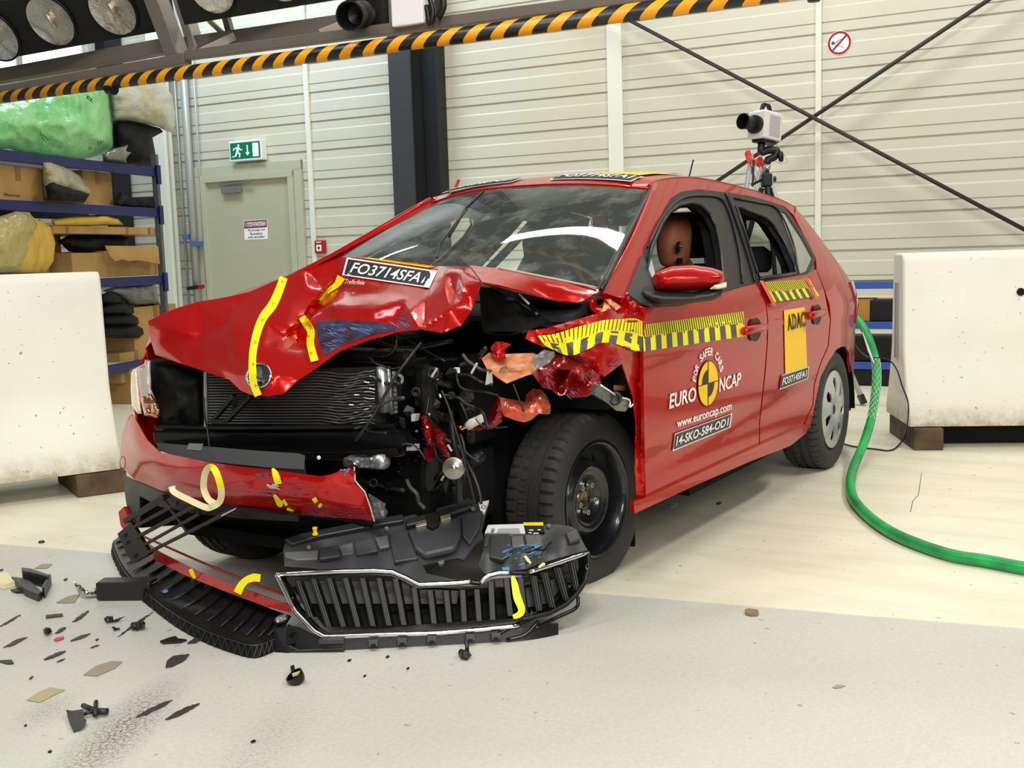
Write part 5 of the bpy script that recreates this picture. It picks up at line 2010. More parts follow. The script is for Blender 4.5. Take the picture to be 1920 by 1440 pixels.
HC = [['p1', 'r1', 'r2', 'r3', 'r4', 'r5', 'r6'], ['v1', 'v2', 'v3', 'v4', 'v5'], ['w1', 'w2', 'w3', 'w4', 'w5'], ['w4', 'c1', 'c2', 'c3', 'c4', 'c5', 't1', 'u2', 'O'], ['c5', 't2', 't4'], ['O', 't3', 't4'], ['O', 'u3', 't5'],
      ['O', 'u1', 't8', 't7', 't6', 't5'], ['t6', 'S'], ['l1', 'l2', 'l3', 'l4'], ['l5', 'l6', 'l7'], ['g1', 'g7', 'g3', 'g2'], ['B', 'b3', 'b1', 'b2', 's7'], ['g5', 'l7'], ['r6', 'n2', 'K'], ['w5', 'e5', 'e2']]
hood = Crumple(H, HO, HC, step=7, soft=2.2, amp=.004, asc=34, seed=3)
PAINT_SC = bpy.data.materials.new('bonnet_paint')
PAINT_SC.use_nodes = True
nt = PAINT_SC.node_tree
b_ = nt.nodes['Principled BSDF']
tcp = N_(nt, 'ShaderNodeTexCoord')
b_.inputs['Metallic'].default_value = .38
b_.inputs['Coat Weight'].default_value = .5
b_.inputs['Specular IOR Level'].default_value = .25
b_.inputs['Coat Roughness'].default_value = .03
b_.inputs['Roughness'].default_value = .24
b_.inputs['Base Color'].default_value = lin((178, 8, 4)) + (1,)
hd_o = hood.mesh().build('bonnet', PAINT_SC, car, smooth=True, auto=32, solid=.004)
# blue barrier scuffs: thin smears following the crushed front face
SCUFF = mat('blue_scuff', (74, 108, 156), .6, var=1, vscale=30, rgb2=(60, 60, 90))


def scuffs(fn, areas, n, seed, name, material=SCUFF, ln=(10, 34), wd_=(1, 4), ang=.25):
    r = random.Random(seed)
    mb = MB()
    for k in range(n):
        x0, y0, x1, y1 = areas[k % len(areas)]
        x, y = r.uniform(x0, x1), r.uniform(y0, y1)
        L_, w = r.uniform(*ln), r.uniform(*wd_)
        a = ang + r.uniform(-.25, .25)
        ca_, sa2 = math.cos(a), math.sin(a)
        m_ = 7
        up, lo = [], []
        for i in range(m_):
            t = i / (m_ - 1)
            wv = w * math.sin(PI * (t * .9 + .05)) * r.uniform(.3, 1.0)
            up.append((x + ca_ * L_ * t - sa2 * wv, y + sa2 * L_ * t + ca_ * wv))
            lo.append((x + ca_ * L_ * t + sa2 * wv * .4, y + sa2 * L_ * t - ca_ * wv * .4))
        mb.grid([[fn(*q) for q in up], [fn(*q) for q in lo]])
    return mb.build(name, material, car)


scuffs(hood.fn(.004), [(598, 604, 640, 640), (610, 605, 680, 618), (660, 612, 720, 622), (600, 620, 628, 648)], 60, 4, 'blue_scuffs', ln=(8, 22), wd_=(.6, 2.2))
SCR = mat('scraped_dark', (52, 12, 18), .35, coat=.5, var=1, vscale=14, rgb2=(44, 62, 96))
panel([(592, 602), (640, 600), (700, 603), (735, 610), (750, 617), (700, 628), (640, 648), (608, 668), (598, 640)], 7, hood.fn(.002)).build('scraped_patch', SCR, car, smooth=True)
scuffs(hood.fn(.004), [(728, 592, 760, 605)], 7, 5, 'blue_scuffs', ln=(14, 24), wd_=(1.5, 3.5), ang=.5)
# far side of the bonnet and the right wing behind the folds
rows = []
for (px, py, X_), (ex, ez) in zip([H[k] for k in ('B', 's8', 's6', 's5', 's4', 's3', 's2', 's1', 'p1')], [(.48, .78), (.45, .84), (.38, .88), (.30, .91), (.22, .93), (.14, .95), (.08, .96), (.0, .97), (-.10, .98)]):
    a = onx(px, py, X_)
    b = V((ex, -.735, ez))
    rows.append([a, a.lerp(b, .5) + V((0, -.02, .02)), b])
MB().grid(rows).build('bonnet_right_side', PAINT_SC, car, smooth=True, solid=.004)
wr = [(.50, .66), (.42, .84), (.24, .92), (0, .96), (-.22, .97), (-.22, .30), (-.30, .30), (-.30, .26), (-.26, .25)]
wa = [(.05 + .36 * math.cos(math.radians(t)), .30 + .36 * math.sin(math.radians(t))) for t in range(175, 20, -15)]
wo = [(.50, .66), (.42, .84), (.24, .92), (0, .96), (-.22, .97), (-.30, .95), (-.30, .28)] + wa + [(.48, .52)]
mirror(panel(wo, .05, lambda x, z: s_xz(x, z, -.02 if z > .8 else 0))).build('right_front_wing', RED, car, smooth=True, solid=.01)
# stickers on the bonnet
board([(650.4, 482.8), (820, 508), (805, 539.6), (641.7, 515.8)], hood.fn(.010), hood.fn(.0125), hood.fn(.016), 'FO3714SFA1', .01, .25, inset=(.07, .2))
sheet_px([(672, 482.5), (700, 484), (822, 499.5), (802, 501.5)], hood.fn(.016), 10, 2).build('yellow_strip', YEL, car)
text_on('Trefferlinie', [(648, 523), (684, 526), (683, 534), (646, 532)], hood.fn(.006), 'handwriting', mat('chalk', (240, 220, 200), .6), car, .0, .3)
TAPE = YTAPE


def ribbon_px(cl, w, fn, name, material=TAPE, parent=car):
    """flat tape along a pixel centre line with widths"""
    cl3 = [(x, y) for x, y in cl]
    n = 5
    pts = spline([(x, y, 0) for x, y in cl3], n)
    ws2 = []
    for i in range(len(pts)):
        t = i / n
        k = min(int(t), len(w) - 2)
        ws2.append(w[k] + (w[k + 1] - w[k]) * (t - k))
    l, r_ = [], []
    for i, p in enumerate(pts):
        d = (pts[min(i + 1, len(pts) - 1)] - pts[max(0, i - 1)]).normalized()
        nn = V((-d.y, d.x, 0)) * ws2[i] / 2
        l.append(fn((p + nn).x, (p + nn).y))
        r_.append(fn((p - nn).x, (p - nn).y))
    mid = [fn(p.x, p.y) for p in pts]
    return MB().grid([l, mid, r_]).build(name, material, parent, smooth=True, solid=.0006)


ribbon_px([(532, 520), (522, 548), (510, 573), (494, 594), (483, 620), (475, 655), (473, 690), (475, 718), (484, 742)], [15, 16, 17, 16, 15, 14, 14, 14, 14], lambda x, y: hood.at(x, y, .006 + .011 * max(0, min(1, (y - 650) / 30))), 'yellow_tape')
for x, y in ((530, 528), (513, 569), (493, 600), (479, 642), (475, 683), (480, 723)):
    MB().tube([*[hood.at(x + a, y + b, .009 + .011 * max(0, min(1, (y - 650) / 30))) for a, b in ((-2, -2.5), (2.5, 0), (-2, 2.5), (-2, -2.5))]], .0006, 4).build('tape_triangle', STKBLK, car)
ribbon_px([(640, 519), (632, 533), (617, 545), (600, 564)], [16, 12, 8, 5], hood.fn(.014), 'yellow_tape')
ribbon_px([(566, 594), (574, 606), (583, 622), (582, 645), (590, 677)], [13, 15, 14, 14, 15], hood.fn(.010), 'yellow_tape')
for x, y in ((578, 630), (583, 662)):
    MB().tube([hood.at(x + 2, y - 2.5, .012), hood.at(x - 2.5, y, .012), hood.at(x + 2, y + 2.5, .012), hood.at(x + 2, y - 2.5, .012)], .0006, 4).build('tape_triangle', STKBLK, car)
# badge
bc = (484.5, 704)


def bdg(u, v, o):
    return hood.at(bc[0] + 24.5 * u + 2.0 * v, bc[1] - 24.5 * v, o)


def bring(r0, r1, o0, o1, n=36):
    mb = MB()
    mb.grid([[bdg(r_ * math.cos(2 * PI * k / n), r_ * math.sin(2 * PI * k / n), o) for k in range(n)] for r_, o in ((r1, 0.0), (r1, o1), (r0, o1), (r0, o0))], closed=True)
    return mb


bring(.001, .84, .008, .008).build('badge', STKBLK, car)
bring(.84, 1.0, .009, .013).build('badge_ring', CHROME, car, smooth=True)
mb = MB()
mb.add([bdg(*p, .012) for p in ((-.25, .62), (.0, .7), (.2, .55), (.34, .1), (.36, -.2), (.05, -.25), (-.2, .1))], [tuple(range(7))])
mb.add([bdg(*p, .012) for p in ((-.1, -.25), (.36, -.3), (.5, -.25), (.62, -.42), (.5, -.5), (.48, -.66), (.36, -.55), (.28, -.42), (-.2, -.5))], [tuple(range(9))])
mb.build('badge_emblem', CHROME, car)

# strip of the bonnet's rear edge left standing under the windscreen
T = dict(a=(880, 497, .10), b=(935, 503, .05), c=(990, 514, .02), d=(1060, 528, -.03), e=(1127, 544, -.10), f=(1112, 553, -.05), g=(1098, 562, -.01), h=(1083, 567, .02), i=(1050, 564, .06), j=(990, 548, .14), k=(935, 534, .22), l=(905, 529, .28), m=(990, 530, .09), n=(1060, 545, .03), o=(935, 517, .14))
strp = Crumple(T, list('abcdefghijkl'), [['l', 'o', 'm', 'n', 'f']], step=8, soft=2)
strp.mesh().build('bonnet_rear_edge', PAINT_SC, car, smooth=True, auto=30, solid=.006)
MB().tube(spline([onx(x, y - 1, X_) for x, y, X_ in (T['b'], T['c'], T['d'], (1120, 541, -.09))], 6), .004, 6).build('cowl_seal', mat('cowl_light', (170, 166, 156), .4), car, smooth=True)

# ---------------------------------------------------------------- crumpled left wing
W = dict(a=(985, 634, .36), b=(990, 620, .36), c=(1022, 616, .33), d=(1085, 598, .18), e=(1145, 580, .04), f=(1172, 592, -.08), g=(1196, 585, -.17), h=(1209, 601, -.19),
         i=(1207, 655, -.19), j=(1190, 648, -.15), k=(1165, 636, -.04), l=(1178, 668, -.02), m=(1168, 680, .02), n=(1133, 707, .14), o=(1122, 702, .15), p=(1108, 692, .14),
         q=(1065, 668, .24), r=(1040, 655, .29), s=(1016, 650, .35),
         t=(1035, 622, .30), u=(1100, 606, .17), v=(1140, 595, .06), w=(1138, 625, .10), x=(1100, 640, .19), y=(1150, 655, .07), z=(1060, 640, .25), aa=(1085, 665, .25), bb=(1120, 672, .16), cc=(1015, 630, .34), dd=(1050, 612, .29), ee=(1160, 606, -.02), ff=(1140, 637, .10))
WO = list('abcdefghijk') + ['y', 'l', 'm', 'n', 'o', 'p', 'q', 'r', 's']
WO = ['a', 'b', 'c', 'd', 'e', 'f', 'g', 'h', 'i', 'j', 'k', 'l', 'm', 'n', 'o', 'p', 'q', 'r', 's']
wing = Crumple(W, WO, [['b', 'cc', 't', 'dd', 'u', 'v', 'ee'], ['w', 'ff', 'y', 'm'], ['z', 'x', 'w'], ['aa', 'bb', 'n'], ['aa', 'z'], ['k', 'ff']], step=7, soft=1.6, amp=.012, asc=14, seed=6)
wing.mesh().build('left_front_wing', RED, car, smooth=True, auto=30, solid=.003)
scuffs(wing.fn(.005), [(1140, 675, 1160, 690), (1015, 632, 1030, 648)], 16, 8, 'blue_scuffs', ln=(6, 16), wd_=(.6, 2), ang=-.6)
# hazard tape on the wing, bent over the folds
tl_ = [(1006, 630), (1040, 626), (1075, 615), (1108, 606), (1135, 600), (1165, 598), (1190, 597), (1204, 602)]
bl_ = [(1022, 648), (1055, 664), (1075, 666), (1100, 656), (1128, 643), (1155, 645), (1182, 655), (1206, 661)]
mbY, mbK, mbF = MB(), MB(), MB()
tt = spline([(x, y, 0) for x, y in tl_], 8)
bb_ = spline([(x, y, 0) for x, y in bl_], 8)
for i in range(len(tt) - 1):
    for mb_, o, v0, v1 in ((mbY, .006, 0, 1),) + (((mbK, .0085, .5, 1),) if (i // 4) % 2 else ()):
        q = [tt[i].lerp(bb_[i], v0), tt[i + 1].lerp(bb_[i + 1], v0), tt[i + 1].lerp(bb_[i + 1], v1), tt[i].lerp(bb_[i], v1)]
        rows = [[wing.at(*q[0].lerp(q[3], k / 4)[:2], o) for k in range(5)], [wing.at(*q[1].lerp(q[2], k / 4)[:2], o) for k in range(5)]]
        mb_.grid(rows)
    a, b = tt[i], tt[i + 1]
    dd_ = .45
    q = [a, a.lerp(b, .42), a.lerp(b, .42).lerp(bb_[i].lerp(bb_[i + 1], .6), dd_), a.lerp(bb_[i].lerp(bb_[i + 1], .2), dd_)]
    rows = [[wing.at(*q[0].lerp(q[3], k / 3)[:2], .0085) for k in range(4)], [wing.at(*q[1].lerp(q[2], k / 3)[:2], .0085) for k in range(4)]]
    if i % 2 == 0:
        mbF.grid(rows)
mbY.build('hazard_tape', YTAPE, car, smooth=True)
mbK.build('tape_blocks', mat('tape_grey', (84, 82, 82), .5), car)
mbF.build('tape_fine_stripes', mat('tape_dark', (46, 44, 28), .5), car)

# rear strip of the wing down the door gap
Z1 = dict(a=(1168, 640, -.04), b=(1190, 650, -.14), c=(1207, 660, -.20), d=(1208, 740, -.21), e=(1209, 850, -.22), f=(1209, 932, -.22), g=(1193, 936, -.18), h=(1191, 880, -.18), i=(1194, 800, -.17), j=(1188, 745, -.14), k=(1174, 705, -.08), l=(1160, 665, -.01), m=(1196, 720, -.20), n=(1200, 800, -.215), o=(1199, 880, -.215))
z1 = Crumple(Z1, list('abcdefghijkl'), [['b', 'm', 'n', 'o']], step=8, soft=1.5, amp=.006, asc=12, seed=2)
z1.mesh().build('wing_rear_strip', RED, car, smooth=True, auto=30, solid=.004)

# torn red and primer panels
def tear(name, pts, ol, cr, m_, step=7, amp=.014, asc=10, seed=0, solid=.003, soft=1.4):
    c_ = Crumple(pts, ol, cr, step=step, soft=soft, amp=amp, asc=asc, seed=seed)
    c_.mesh().build(name, m_, car, smooth=True, auto=28, solid=solid)
    return c_


U = dict(a=(1120, 548, -.08), b=(1130, 549, -.09), c=(1158, 558, -.12), d=(1172, 556, -.14), e=(1178, 548, -.16), f=(1182, 560, -.17), g=(1196, 570, -.19), h=(1209, 578, -.20), i=(1208, 600, -.20), j=(1192, 596, -.15), k=(1172, 594, -.10), l=(1150, 578, -.05), m=(1138, 566, -.05), n=(1165, 572, -.16), o=(1182, 580, -.13), p=(1195, 585, -.20))
tear('torn_wing_top', U, list('abcdefghijklm'), [['b', 'n', 'o', 'j'], ['e', 'n'], ['f', 'o', 'p', 'i']], RED, 5, .02, 7, 1)
U2 = dict(a=(1135, 560, -.07), b=(1152, 566, -.09), c=(1165, 575, -.08), d=(1155, 582, -.06), e=(1140, 578, -.04), f=(1128, 585, -.02), g=(1132, 572, -.04))
tear('bare_metal_tear', U2, list('abcdefg'), [], PRIMER, 5, .01, 8, 2)
U3 = dict(a=(903, 672, .34), b=(918, 661, .32), c=(930, 665, .29), d=(965, 663, .27), e=(1000, 662, .27), f=(1013, 668, .30), g=(1010, 690, .32), h=(1002, 700, .33), i=(975, 708, .36), j=(950, 718, .40), k=(930, 705, .40), l=(912, 690, .38), m=(945, 682, .36), n=(960, 690, .38), o=(950, 700, .37), p=(995, 682, .31), q=(935, 675, .30))
pr_ = tear('inner_wing_stub', U3, list('abcdefghijkl'), [['a', 'm', 'n', 'p', 'g'], ['l', 'o', 'h'], ['k', 'o', 'm'], ['q', 'm']], PRIMER, 5, .004, 14, 3, soft=1)
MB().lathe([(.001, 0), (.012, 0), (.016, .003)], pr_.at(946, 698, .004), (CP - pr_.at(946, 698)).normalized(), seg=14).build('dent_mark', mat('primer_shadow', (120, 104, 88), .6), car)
U4 = dict(a=(919, 652, .33), b=(930, 640, .31), c=(960, 645, .28), d=(948, 652, .30), e=(947, 662, .34), f=(948, 670, .36), g=(935, 678, .37), h=(926, 668, .37), i=(935, 655, .36))
tear('curled_red_flap', U4, list('abcdefgh'), [['b', 'i', 'g'], ['a', 'i', 'e']], RED, 4, .01, 7, 4)
# lower crushed petals of the wing
U5 = dict(a=(998, 700, .34), b=(1010, 690, .36), c=(1030, 672, .30), d=(1040, 664, .28), e=(1060, 668, .26), f=(1085, 680, .22), g=(1110, 692, .16), h=(1125, 704, .14), i=(1126, 715, .14), j=(1120, 733, .17), k=(1100, 742, .21), l=(1075, 744, .25), m=(1060, 738, .27), n=(1050, 742, .30), o=(1035, 730, .34), p=(1018, 728, .37), q=(1008, 715, .38), r=(1045, 690, .30), s=(1055, 705, .22), t=(1068, 695, .27), u=(1075, 720, .20), v=(1090, 705, .24), w=(1025, 705, .40), x=(1030, 690, .33), y=(1103, 722, .16), z=(1047, 722, .25), a2=(1062, 715, .30))
pet = tear('crushed_wing_folds', U5, list('abcdefghijklmnopq'), [['d', 'r', 's', 'z', 'n'], ['e', 't', 'a2', 'm'], ['f', 'v', 'u', 'l'], ['g', 'y', 'k'], ['c', 'x', 'w', 'p']], RED_RAW, 5, .009, 15, 5)
scuffs(pet.fn(.004), [(1015, 690, 1035, 715), (1055, 725, 1085, 740), (1095, 690, 1112, 715)], 26, 9, 'blue_scuffs', mat('violet_scuff', (104, 104, 140), .5), ln=(6, 16), wd_=(.5, 1.8), ang=.9)
MB().tube(spline([pet.at(x, y, .006) for x, y in ((1052, 712), (1046, 726), (1047, 738), (1056, 740), (1062, 730))], 5), .0022, 6).build('folded_edge', CHROME, car, smooth=True)
U6 = dict(a=(998, 672, .36), b=(1020, 655, .33), c=(1040, 660, .30), d=(1040, 668, .30), e=(1030, 680, .33), f=(1010, 692, .37), g=(1000, 685, .37))
tear('clear_film_scrap', U6, list('abcdefg'), [['b', 'e']], mat('film_dark', (110, 104, 100), .3, alpha=.85), 5, .006, 8, 7, .001)
# red side rail pieces under the primer stub
U7 = dict(a=(938, 745, .33), b=(985, 754, .27), c=(987, 740, .25), d=(1000, 728, .24), e=(1015, 731, .24), f=(1025, 742, .25), g=(1033, 762, .27), h=(1030, 775, .29), i=(1010, 776, .30), j=(995, 788, .31), k=(982, 792, .32), l=(965, 788, .33), m=(945, 780, .35), n=(938, 765, .35), o=(984, 770, .33), p=(1006, 752, .30))
tear('red_rail_end', U7, list('abcdefghijklmn'), [['b', 'o', 'k'], ['c', 'p', 'i'], ['a', 'o']], mat('rail_red', (200, 62, 40), .35, .3, .8, var=1, vscale=14, rgb2=(196, 110, 66)), 5, .005, 12, 8)
U8 = dict(a=(936, 742, .36), b=(940, 760, .36), c=(942, 790, .36), d=(925, 803, .38), e=(895, 806, .40), f=(862, 803, .40), g=(855, 798, .40), h=(900, 800, .38), i=(915, 785, .34), j=(925, 760, .33), k=(928, 785, .39))
tear('red_bent_bracket', U8, list('abcdefghij'), [['a', 'k', 'e']], RED_RAW, 5, .008, 9, 9)
MB().tube([onx(877, 800, .44), onx(884, 794, .44), onx(908, 782, .42)], [.013, .014, .012], 10).build('white_sleeve', mat('sleeve_white', (196, 192, 180), .5), car, smooth=True)
mb = MB()
for k in range(5):
    mb.tube([onx(884 - k, 795 + k, .44), onx(872 - k * 2, 802 + k, .45 + .004 * k)], .002, 5)
mb.build('wire_ends', mat('wire_brass', (190, 170, 110), .4, .6), car)

# left headlamp remains hanging beside the tyre
U9 = dict(a=(1126, 721, .16), b=(1136, 728, .14), c=(1158, 742, .06), d=(1178, 750, -.02), e=(1180, 762, -.02), f=(1172, 772, .0), g=(1155, 770, .05), h=(1140, 757, .10), i=(1118, 742, .17), j=(1106, 738, .20), k=(1150, 755, .09))
hl9 = tear('left_headlamp_shell', U9, list('abcdefghij'), [['a', 'k', 'f']], mat('lamp_grey', (96, 96, 94), .25, .5, .5), 5, .006, 8, 3, .02)
MB().lathe([(.001, .01), (.013, .008), (.018, .016), (.022, .0)], hl9.at(1153, 747, .004), (CP - hl9.at(1153, 747)).normalized(), seg=20).build('lamp_socket', BLACKP, car, smooth=True)
MB().tube(spline([hl9.at(x, y, .01) for x, y in ((1126, 722), (1140, 731), (1158, 743), (1180, 750), (1181, 763), (1187, 758))], 4), .003, 6).build('lamp_rim', mat('lamp_clear', (220, 214, 196), .1, coat=1), car, smooth=True)

# ---------------------------------------------------------------- engine bay
def lumps(name, boxes, m_, seed, amp=.01):
    mb = MB()
    for a, b in boxes:
        mb.box(a, b)
    return mb.build(name, m_, car, bevel=.02)


MB().box((-.70, -.72, .22), (-.64, .74, .60)).build('firewall', UB, car)
MB().box((-.26, -.70, .60), (-.22, .70, .95)).build('bulkhead', UB, car)
lumps('engine_block', [((-.1, -.30, .30), (.30, .22, .80)), ((-.05, -.26, .80), (.22, .14, .88))], mat('engine_black', (20, 20, 21), .5), 1)
lumps('battery_box', [((-.12, .24, .52), (.16, .40, .80))], BLACKP, 2)
lumps('gearbox', [((-.08, .20, .26), (.22, .38, .50))], mat('cast_dark', (48, 48, 50), .45, .6), 3)
lumps('inner_wing', [((-.22, .40, .58), (.24, .46, .82))], UB, 4)
lumps('inner_wing', [((-.22, -.62, .35), (.42, -.56, .84))], UB, 4)
lumps('air_box', [((-.1, -.55, .55), (.25, -.33, .84))], BLACKP, 5)
MB().box((-.6, -.62, .19), (.47, .34, .23)).build('undertray', UB, car)
lumps('lock_carrier', [((.34, -.62, .81), (.40, .34, .85)), ((.34, -.62, .40), (.40, -.56, .85)), ((.30, .32, .40), (.36, .38, .80))], BLACKP, 6)
# cowl plastics under the strip
CC = dict(a=(910, 532, .20), b=(970, 548, .08), c=(1040, 562, .0), d=(1090, 570, -.08), e=(1080, 590, -.10), f=(1040, 602, -.06), g=(1020, 602, -.02), h=(990, 575, .02), i=(960, 560, .1), j=(1035, 583, -.14))
tear('cowl_plastic', CC, list('abcdefghi'), [['b', 'j', 'f']], GREYP, 6, .01, 12, 3)
MB().bar(onx(973, 551, .10), onx(992, 570, .08), .006, .006).build('cowl_clip_edge', ALU, car)
CD = dict(a=(992, 575, .04), b=(1000, 580, .04), c=(1030, 604, .02), d=(1060, 585, -.06), e=(1100, 572, -.1), f=(1110, 585, -.1), g=(1060, 612, -.02), h=(1015, 612, .05))
tear('scuttle_black', CD, list('abcdefgh'), [['c', 'e']], BLACKP, 6, .012, 10, 4)
CE = dict(a=(900, 538, .22), b=(905, 620, .22), c=(985, 622, .24), d=(1025, 604, .12), e=(990, 580, .0), f=(960, 556, .0), g=(930, 540, .1))
tear('bay_shadow_panel', CE, list('abcdefg'), [], UB, 10, .01, 10, 4)
MB().tube(spline([onx(x, y, X_) for x, y, X_ in ((1108, 562, -.06), (1115, 578, -.07), (1128, 582, -.08), (1140, 570, -.1))], 5), .016, 10).build('red_hinge', RED, car, smooth=True)
MB().tube(spline([onx(x, y, X_) for x, y, X_ in ((1142, 565, -.08), (1140, 578, -.06), (1130, 588, -.03))], 5), .012, 8).build('primer_hinge', PRIMER, car, smooth=True)

# radiator: flattened tubes with crushed right side
rad = bpy.data.objects.new('radiator', None)
COL.objects.link(rad)
rad.parent = car
rad.matrix_parent_inverse = world_of(car).inverted()
WORLD[rad.name] = Matrix.Identity(4)


def rX(px):
    return .52 - (px - 385) * .00018


r_ = random.Random(5)
FIN = mat('radiator_fin', (156, 156, 152), .35, .8)
for k in range(19):
    y0 = 700 + k * 5.2
    pts = []
    for j in range(34):
        x = 386 + j * 9.6
        dm_ = max(0, (x - 560) / 140.0)
        wob = (math.sin(x / 17 + k * .5) * 1.8 + r_.uniform(-1.6, 1.6)) * dm_ + (4 * math.exp(-((x - 640) / 26) ** 2) if x > 560 else 0)
        pts.append(onx(x, y0 + (x - 386) * -.010 * (1 - k / 19) + wob, rX(x) + r_.uniform(-.006, .006) * dm_))
    MB().tube(pts, .0021, 5).build('cooling_tube', FIN, rad)
pts = [onx(384, 697, rX(384) - .012), onx(712, 688, rX(712) - .012), onx(712, 800, rX(712) - .012), onx(384, 800, rX(384) - .012)]
MB().prism(pts, V((-.03, 0, 0))).build('core', mat('radiator_core', (44, 44, 44), .6, .5), rad)
MB().tube([onx(385, 697, .525), onx(386, 800, .525)], .006, 8).build('side_tank', ALU, rad)
MB().tube([onx(716, 688, .48), onx(722, 772, .47)], .017, 14).build('end_tank', ALU, rad, smooth=True)
MB().tube([onx(727, 688, .46), onx(735, 776, .45)], .008, 10).build('receiver_tube', ALU, rad, smooth=True)
mb = MB()
for k in range(10):
    p = onx(739 + k * .4, 700 + k * 8, .45)
    mb.box(p - V((.004, .004, .004)), p + V((.004, .004, .006)))
mb.build('tank_tabs', ALU, rad)
MB().lathe([(.010, 0), (.018, 0), (.018, .006), (.010, .006)], onx(747, 711, .46), V((1, .4, 0)), seg=18, close=True).build('mounting_eye', ALU, car)
# black lattice brace in front of the radiator, with hood prop
mb = MB()
for q0, q1 in (((440, 742), (398, 790)), ((472, 742), (425, 790)), ((440, 742), (440, 778)), ((398, 790), (425, 790))):
    mb.bar(onx(*q0, .58), onx(*q1, .57), .015, .012)
mb.build('latch_brace', BLACKP, car)
MB().bar(onx(500, 744, .62), onx(522, 742, .62), .012, .012).build('bonnet_latch', BLACKP, car)
MB().tube([onx(790, 642, .50), onx(745, 700, .54), onx(696, 786, .60), onx(666, 828, .64)], .0045, 8).build('bonnet_stay', BLACKP, car, smooth=True)
# crash beam
def band(pts_t, pts_b, X0, X1, dep, name, m_, bevel=.004):
    n = len(pts_t)
    rows = []
    for i in range(n):
        X_ = X0 + (X1 - X0) * i / (n - 1)
        rows.append([onx(*pts_t[i], X_), onx(*pts_b[i], X_), onx(*pts_b[i], X_) - V((dep, 0, 0)), onx(*pts_t[i], X_) - V((dep, 0, 0))])
    mb = MB().grid(rows, closed=True)
    mb.add(rows[0], [(0, 1, 2, 3)]).add(rows[-1], [(0, 1, 2, 3)])
    return mb.build(name, m_, car, bevel=bevel)


band([(288, 796), (400, 798), (520, 797), (640, 795), (735, 794)], [(290, 806), (400, 808), (520, 807), (640, 806), (740, 806)], .54, .46, .04, 'upper_crossmember', GLOSSB)
band([(286, 809), (400, 812), (520, 812), (640, 811), (745, 806)], [(290, 842), (400, 845), (520, 846), (640, 846), (770, 838)], .58, .48, .05, 'crash_beam', GLOSSB)
band([(430, 845), (520, 847), (640, 847), (740, 840)], [(430, 858), (520, 862), (640, 864), (745, 858)], .60, .50, .05, 'lower_crossmember', GLOSSB)
FOAMG = mat('grey_foam', (58, 59, 60), .9, bump=.2, bscale=90)
foam = Crumple(dict(a=(292, 830, .60), b=(330, 833, .63), c=(400, 838, .67), d=(480, 845, .68), e=(560, 850, .67), f=(572, 854, .66), g=(570, 880, .72), h=(500, 876, .735), i=(400, 866, .71), j=(330, 856, .66), k=(298, 845, .61)), list('abcdefghijk'), [], step=12, soft=0)
foam.mesh().build('foam_absorber', FOAMG, car, smooth=True, solid=.03)
sheet_px([(354, 831), (381, 832), (377, 845), (350, 843)], foam.fn(.006), 2, 2).build('foil_label', ALU, car, solid=.001)
MB().lathe([(.001, .003), (.005, .003), (.006, 0)], foam.at(598, 858, .02), V((1, .3, 0)), seg=12).build('push_pin', WHITE, car)
# broken bits in the bay
MB().lathe([(.001, -.01), (.018, -.01), (.030, .0), (.033, .004), (.030, .006), (.018, .002), (.008, .010), (.001, .012)], onx(851, 878, .50), V((1, .55, .1)), seg=32).build('horn_disc', mat('horn_metal', (150, 148, 140), .25, .9), car, smooth=True)
for nm, q, X_, r1_, m_ in (('grey_motor', (712, 865), .50, .022, ALU), ('cast_bracket', (695, 866), .50, .016, ALU)):
    p = onx(*q, X_)
    MB().lathe([(.001, -.04), (r1_, -.04), (r1_ * 1.2, -.02), (r1_, .03), (.001, .035)], p, V((.5, 1, .1)), seg=16).build(nm, m_, car, smooth=True)
bag_mesh([(640, 858), (655, 852), (690, 856), (702, 862), (700, 880), (670, 878), (645, 876)], lambda x, y, h: onx(x, y, .5 + h), .05, .02, 6, 5, 3).build('crushed_casting', ALU, car, auto=20)
bag_mesh([(690, 925), (700, 930), (724, 945), (722, 952), (728, 960), (722, 972), (700, 974)], lambda x, y, h: onx(x, y, .52 + h), .04, .016, 7, 4, 5).build('silver_bracket', ALU, car, auto=20)
bag_mesh([(790, 780), (800, 776), (812, 800), (812, 830), (818, 850), (812, 852), (800, 835), (792, 812)], lambda x, y, h: onx(x, y, .46 + h), .05, .009, 10, 4, 6).build('crushed_red_member', RED_RAW, car, auto=25)
bag_mesh([(812, 806), (825, 802), (838, 815), (838, 830), (845, 850), (850, 868), (838, 872), (828, 850), (815, 835)], lambda x, y, h: onx(x, y, .46 + h), .05, .009, 10, 4, 7).build('crushed_red_member', RED_RAW, car, auto=25)
bag_mesh([(805, 780), (822, 770), (836, 775), (834, 790), (815, 795)], lambda x, y, h: onx(x, y, .44 + h), .05, .01, 8, 4, 8).build('dark_bracket', DARKM, car, auto=25)
bag_mesh([(760, 775), (790, 770), (800, 800), (812, 850), (800, 880), (770, 870), (760, 820)], lambda x, y, h: onx(x, y, .34 + h), .08, .03, 9, 6, 9).build('crushed_black_unit', GLOSSB, car, auto=25)
for q in ([(762, 834), (779, 834), (779, 845), (762, 845)], [(771, 777), (780, 777), (777, 790), (771, 790)], [(913, 697), (915, 695), (917, 720), (910, 722)]):
    MB().prism([onx(x, y, .47) for x, y in q], V((-.02, 0, 0))).build('connector', mat('connector_grey', (176, 172, 164), .5), car)
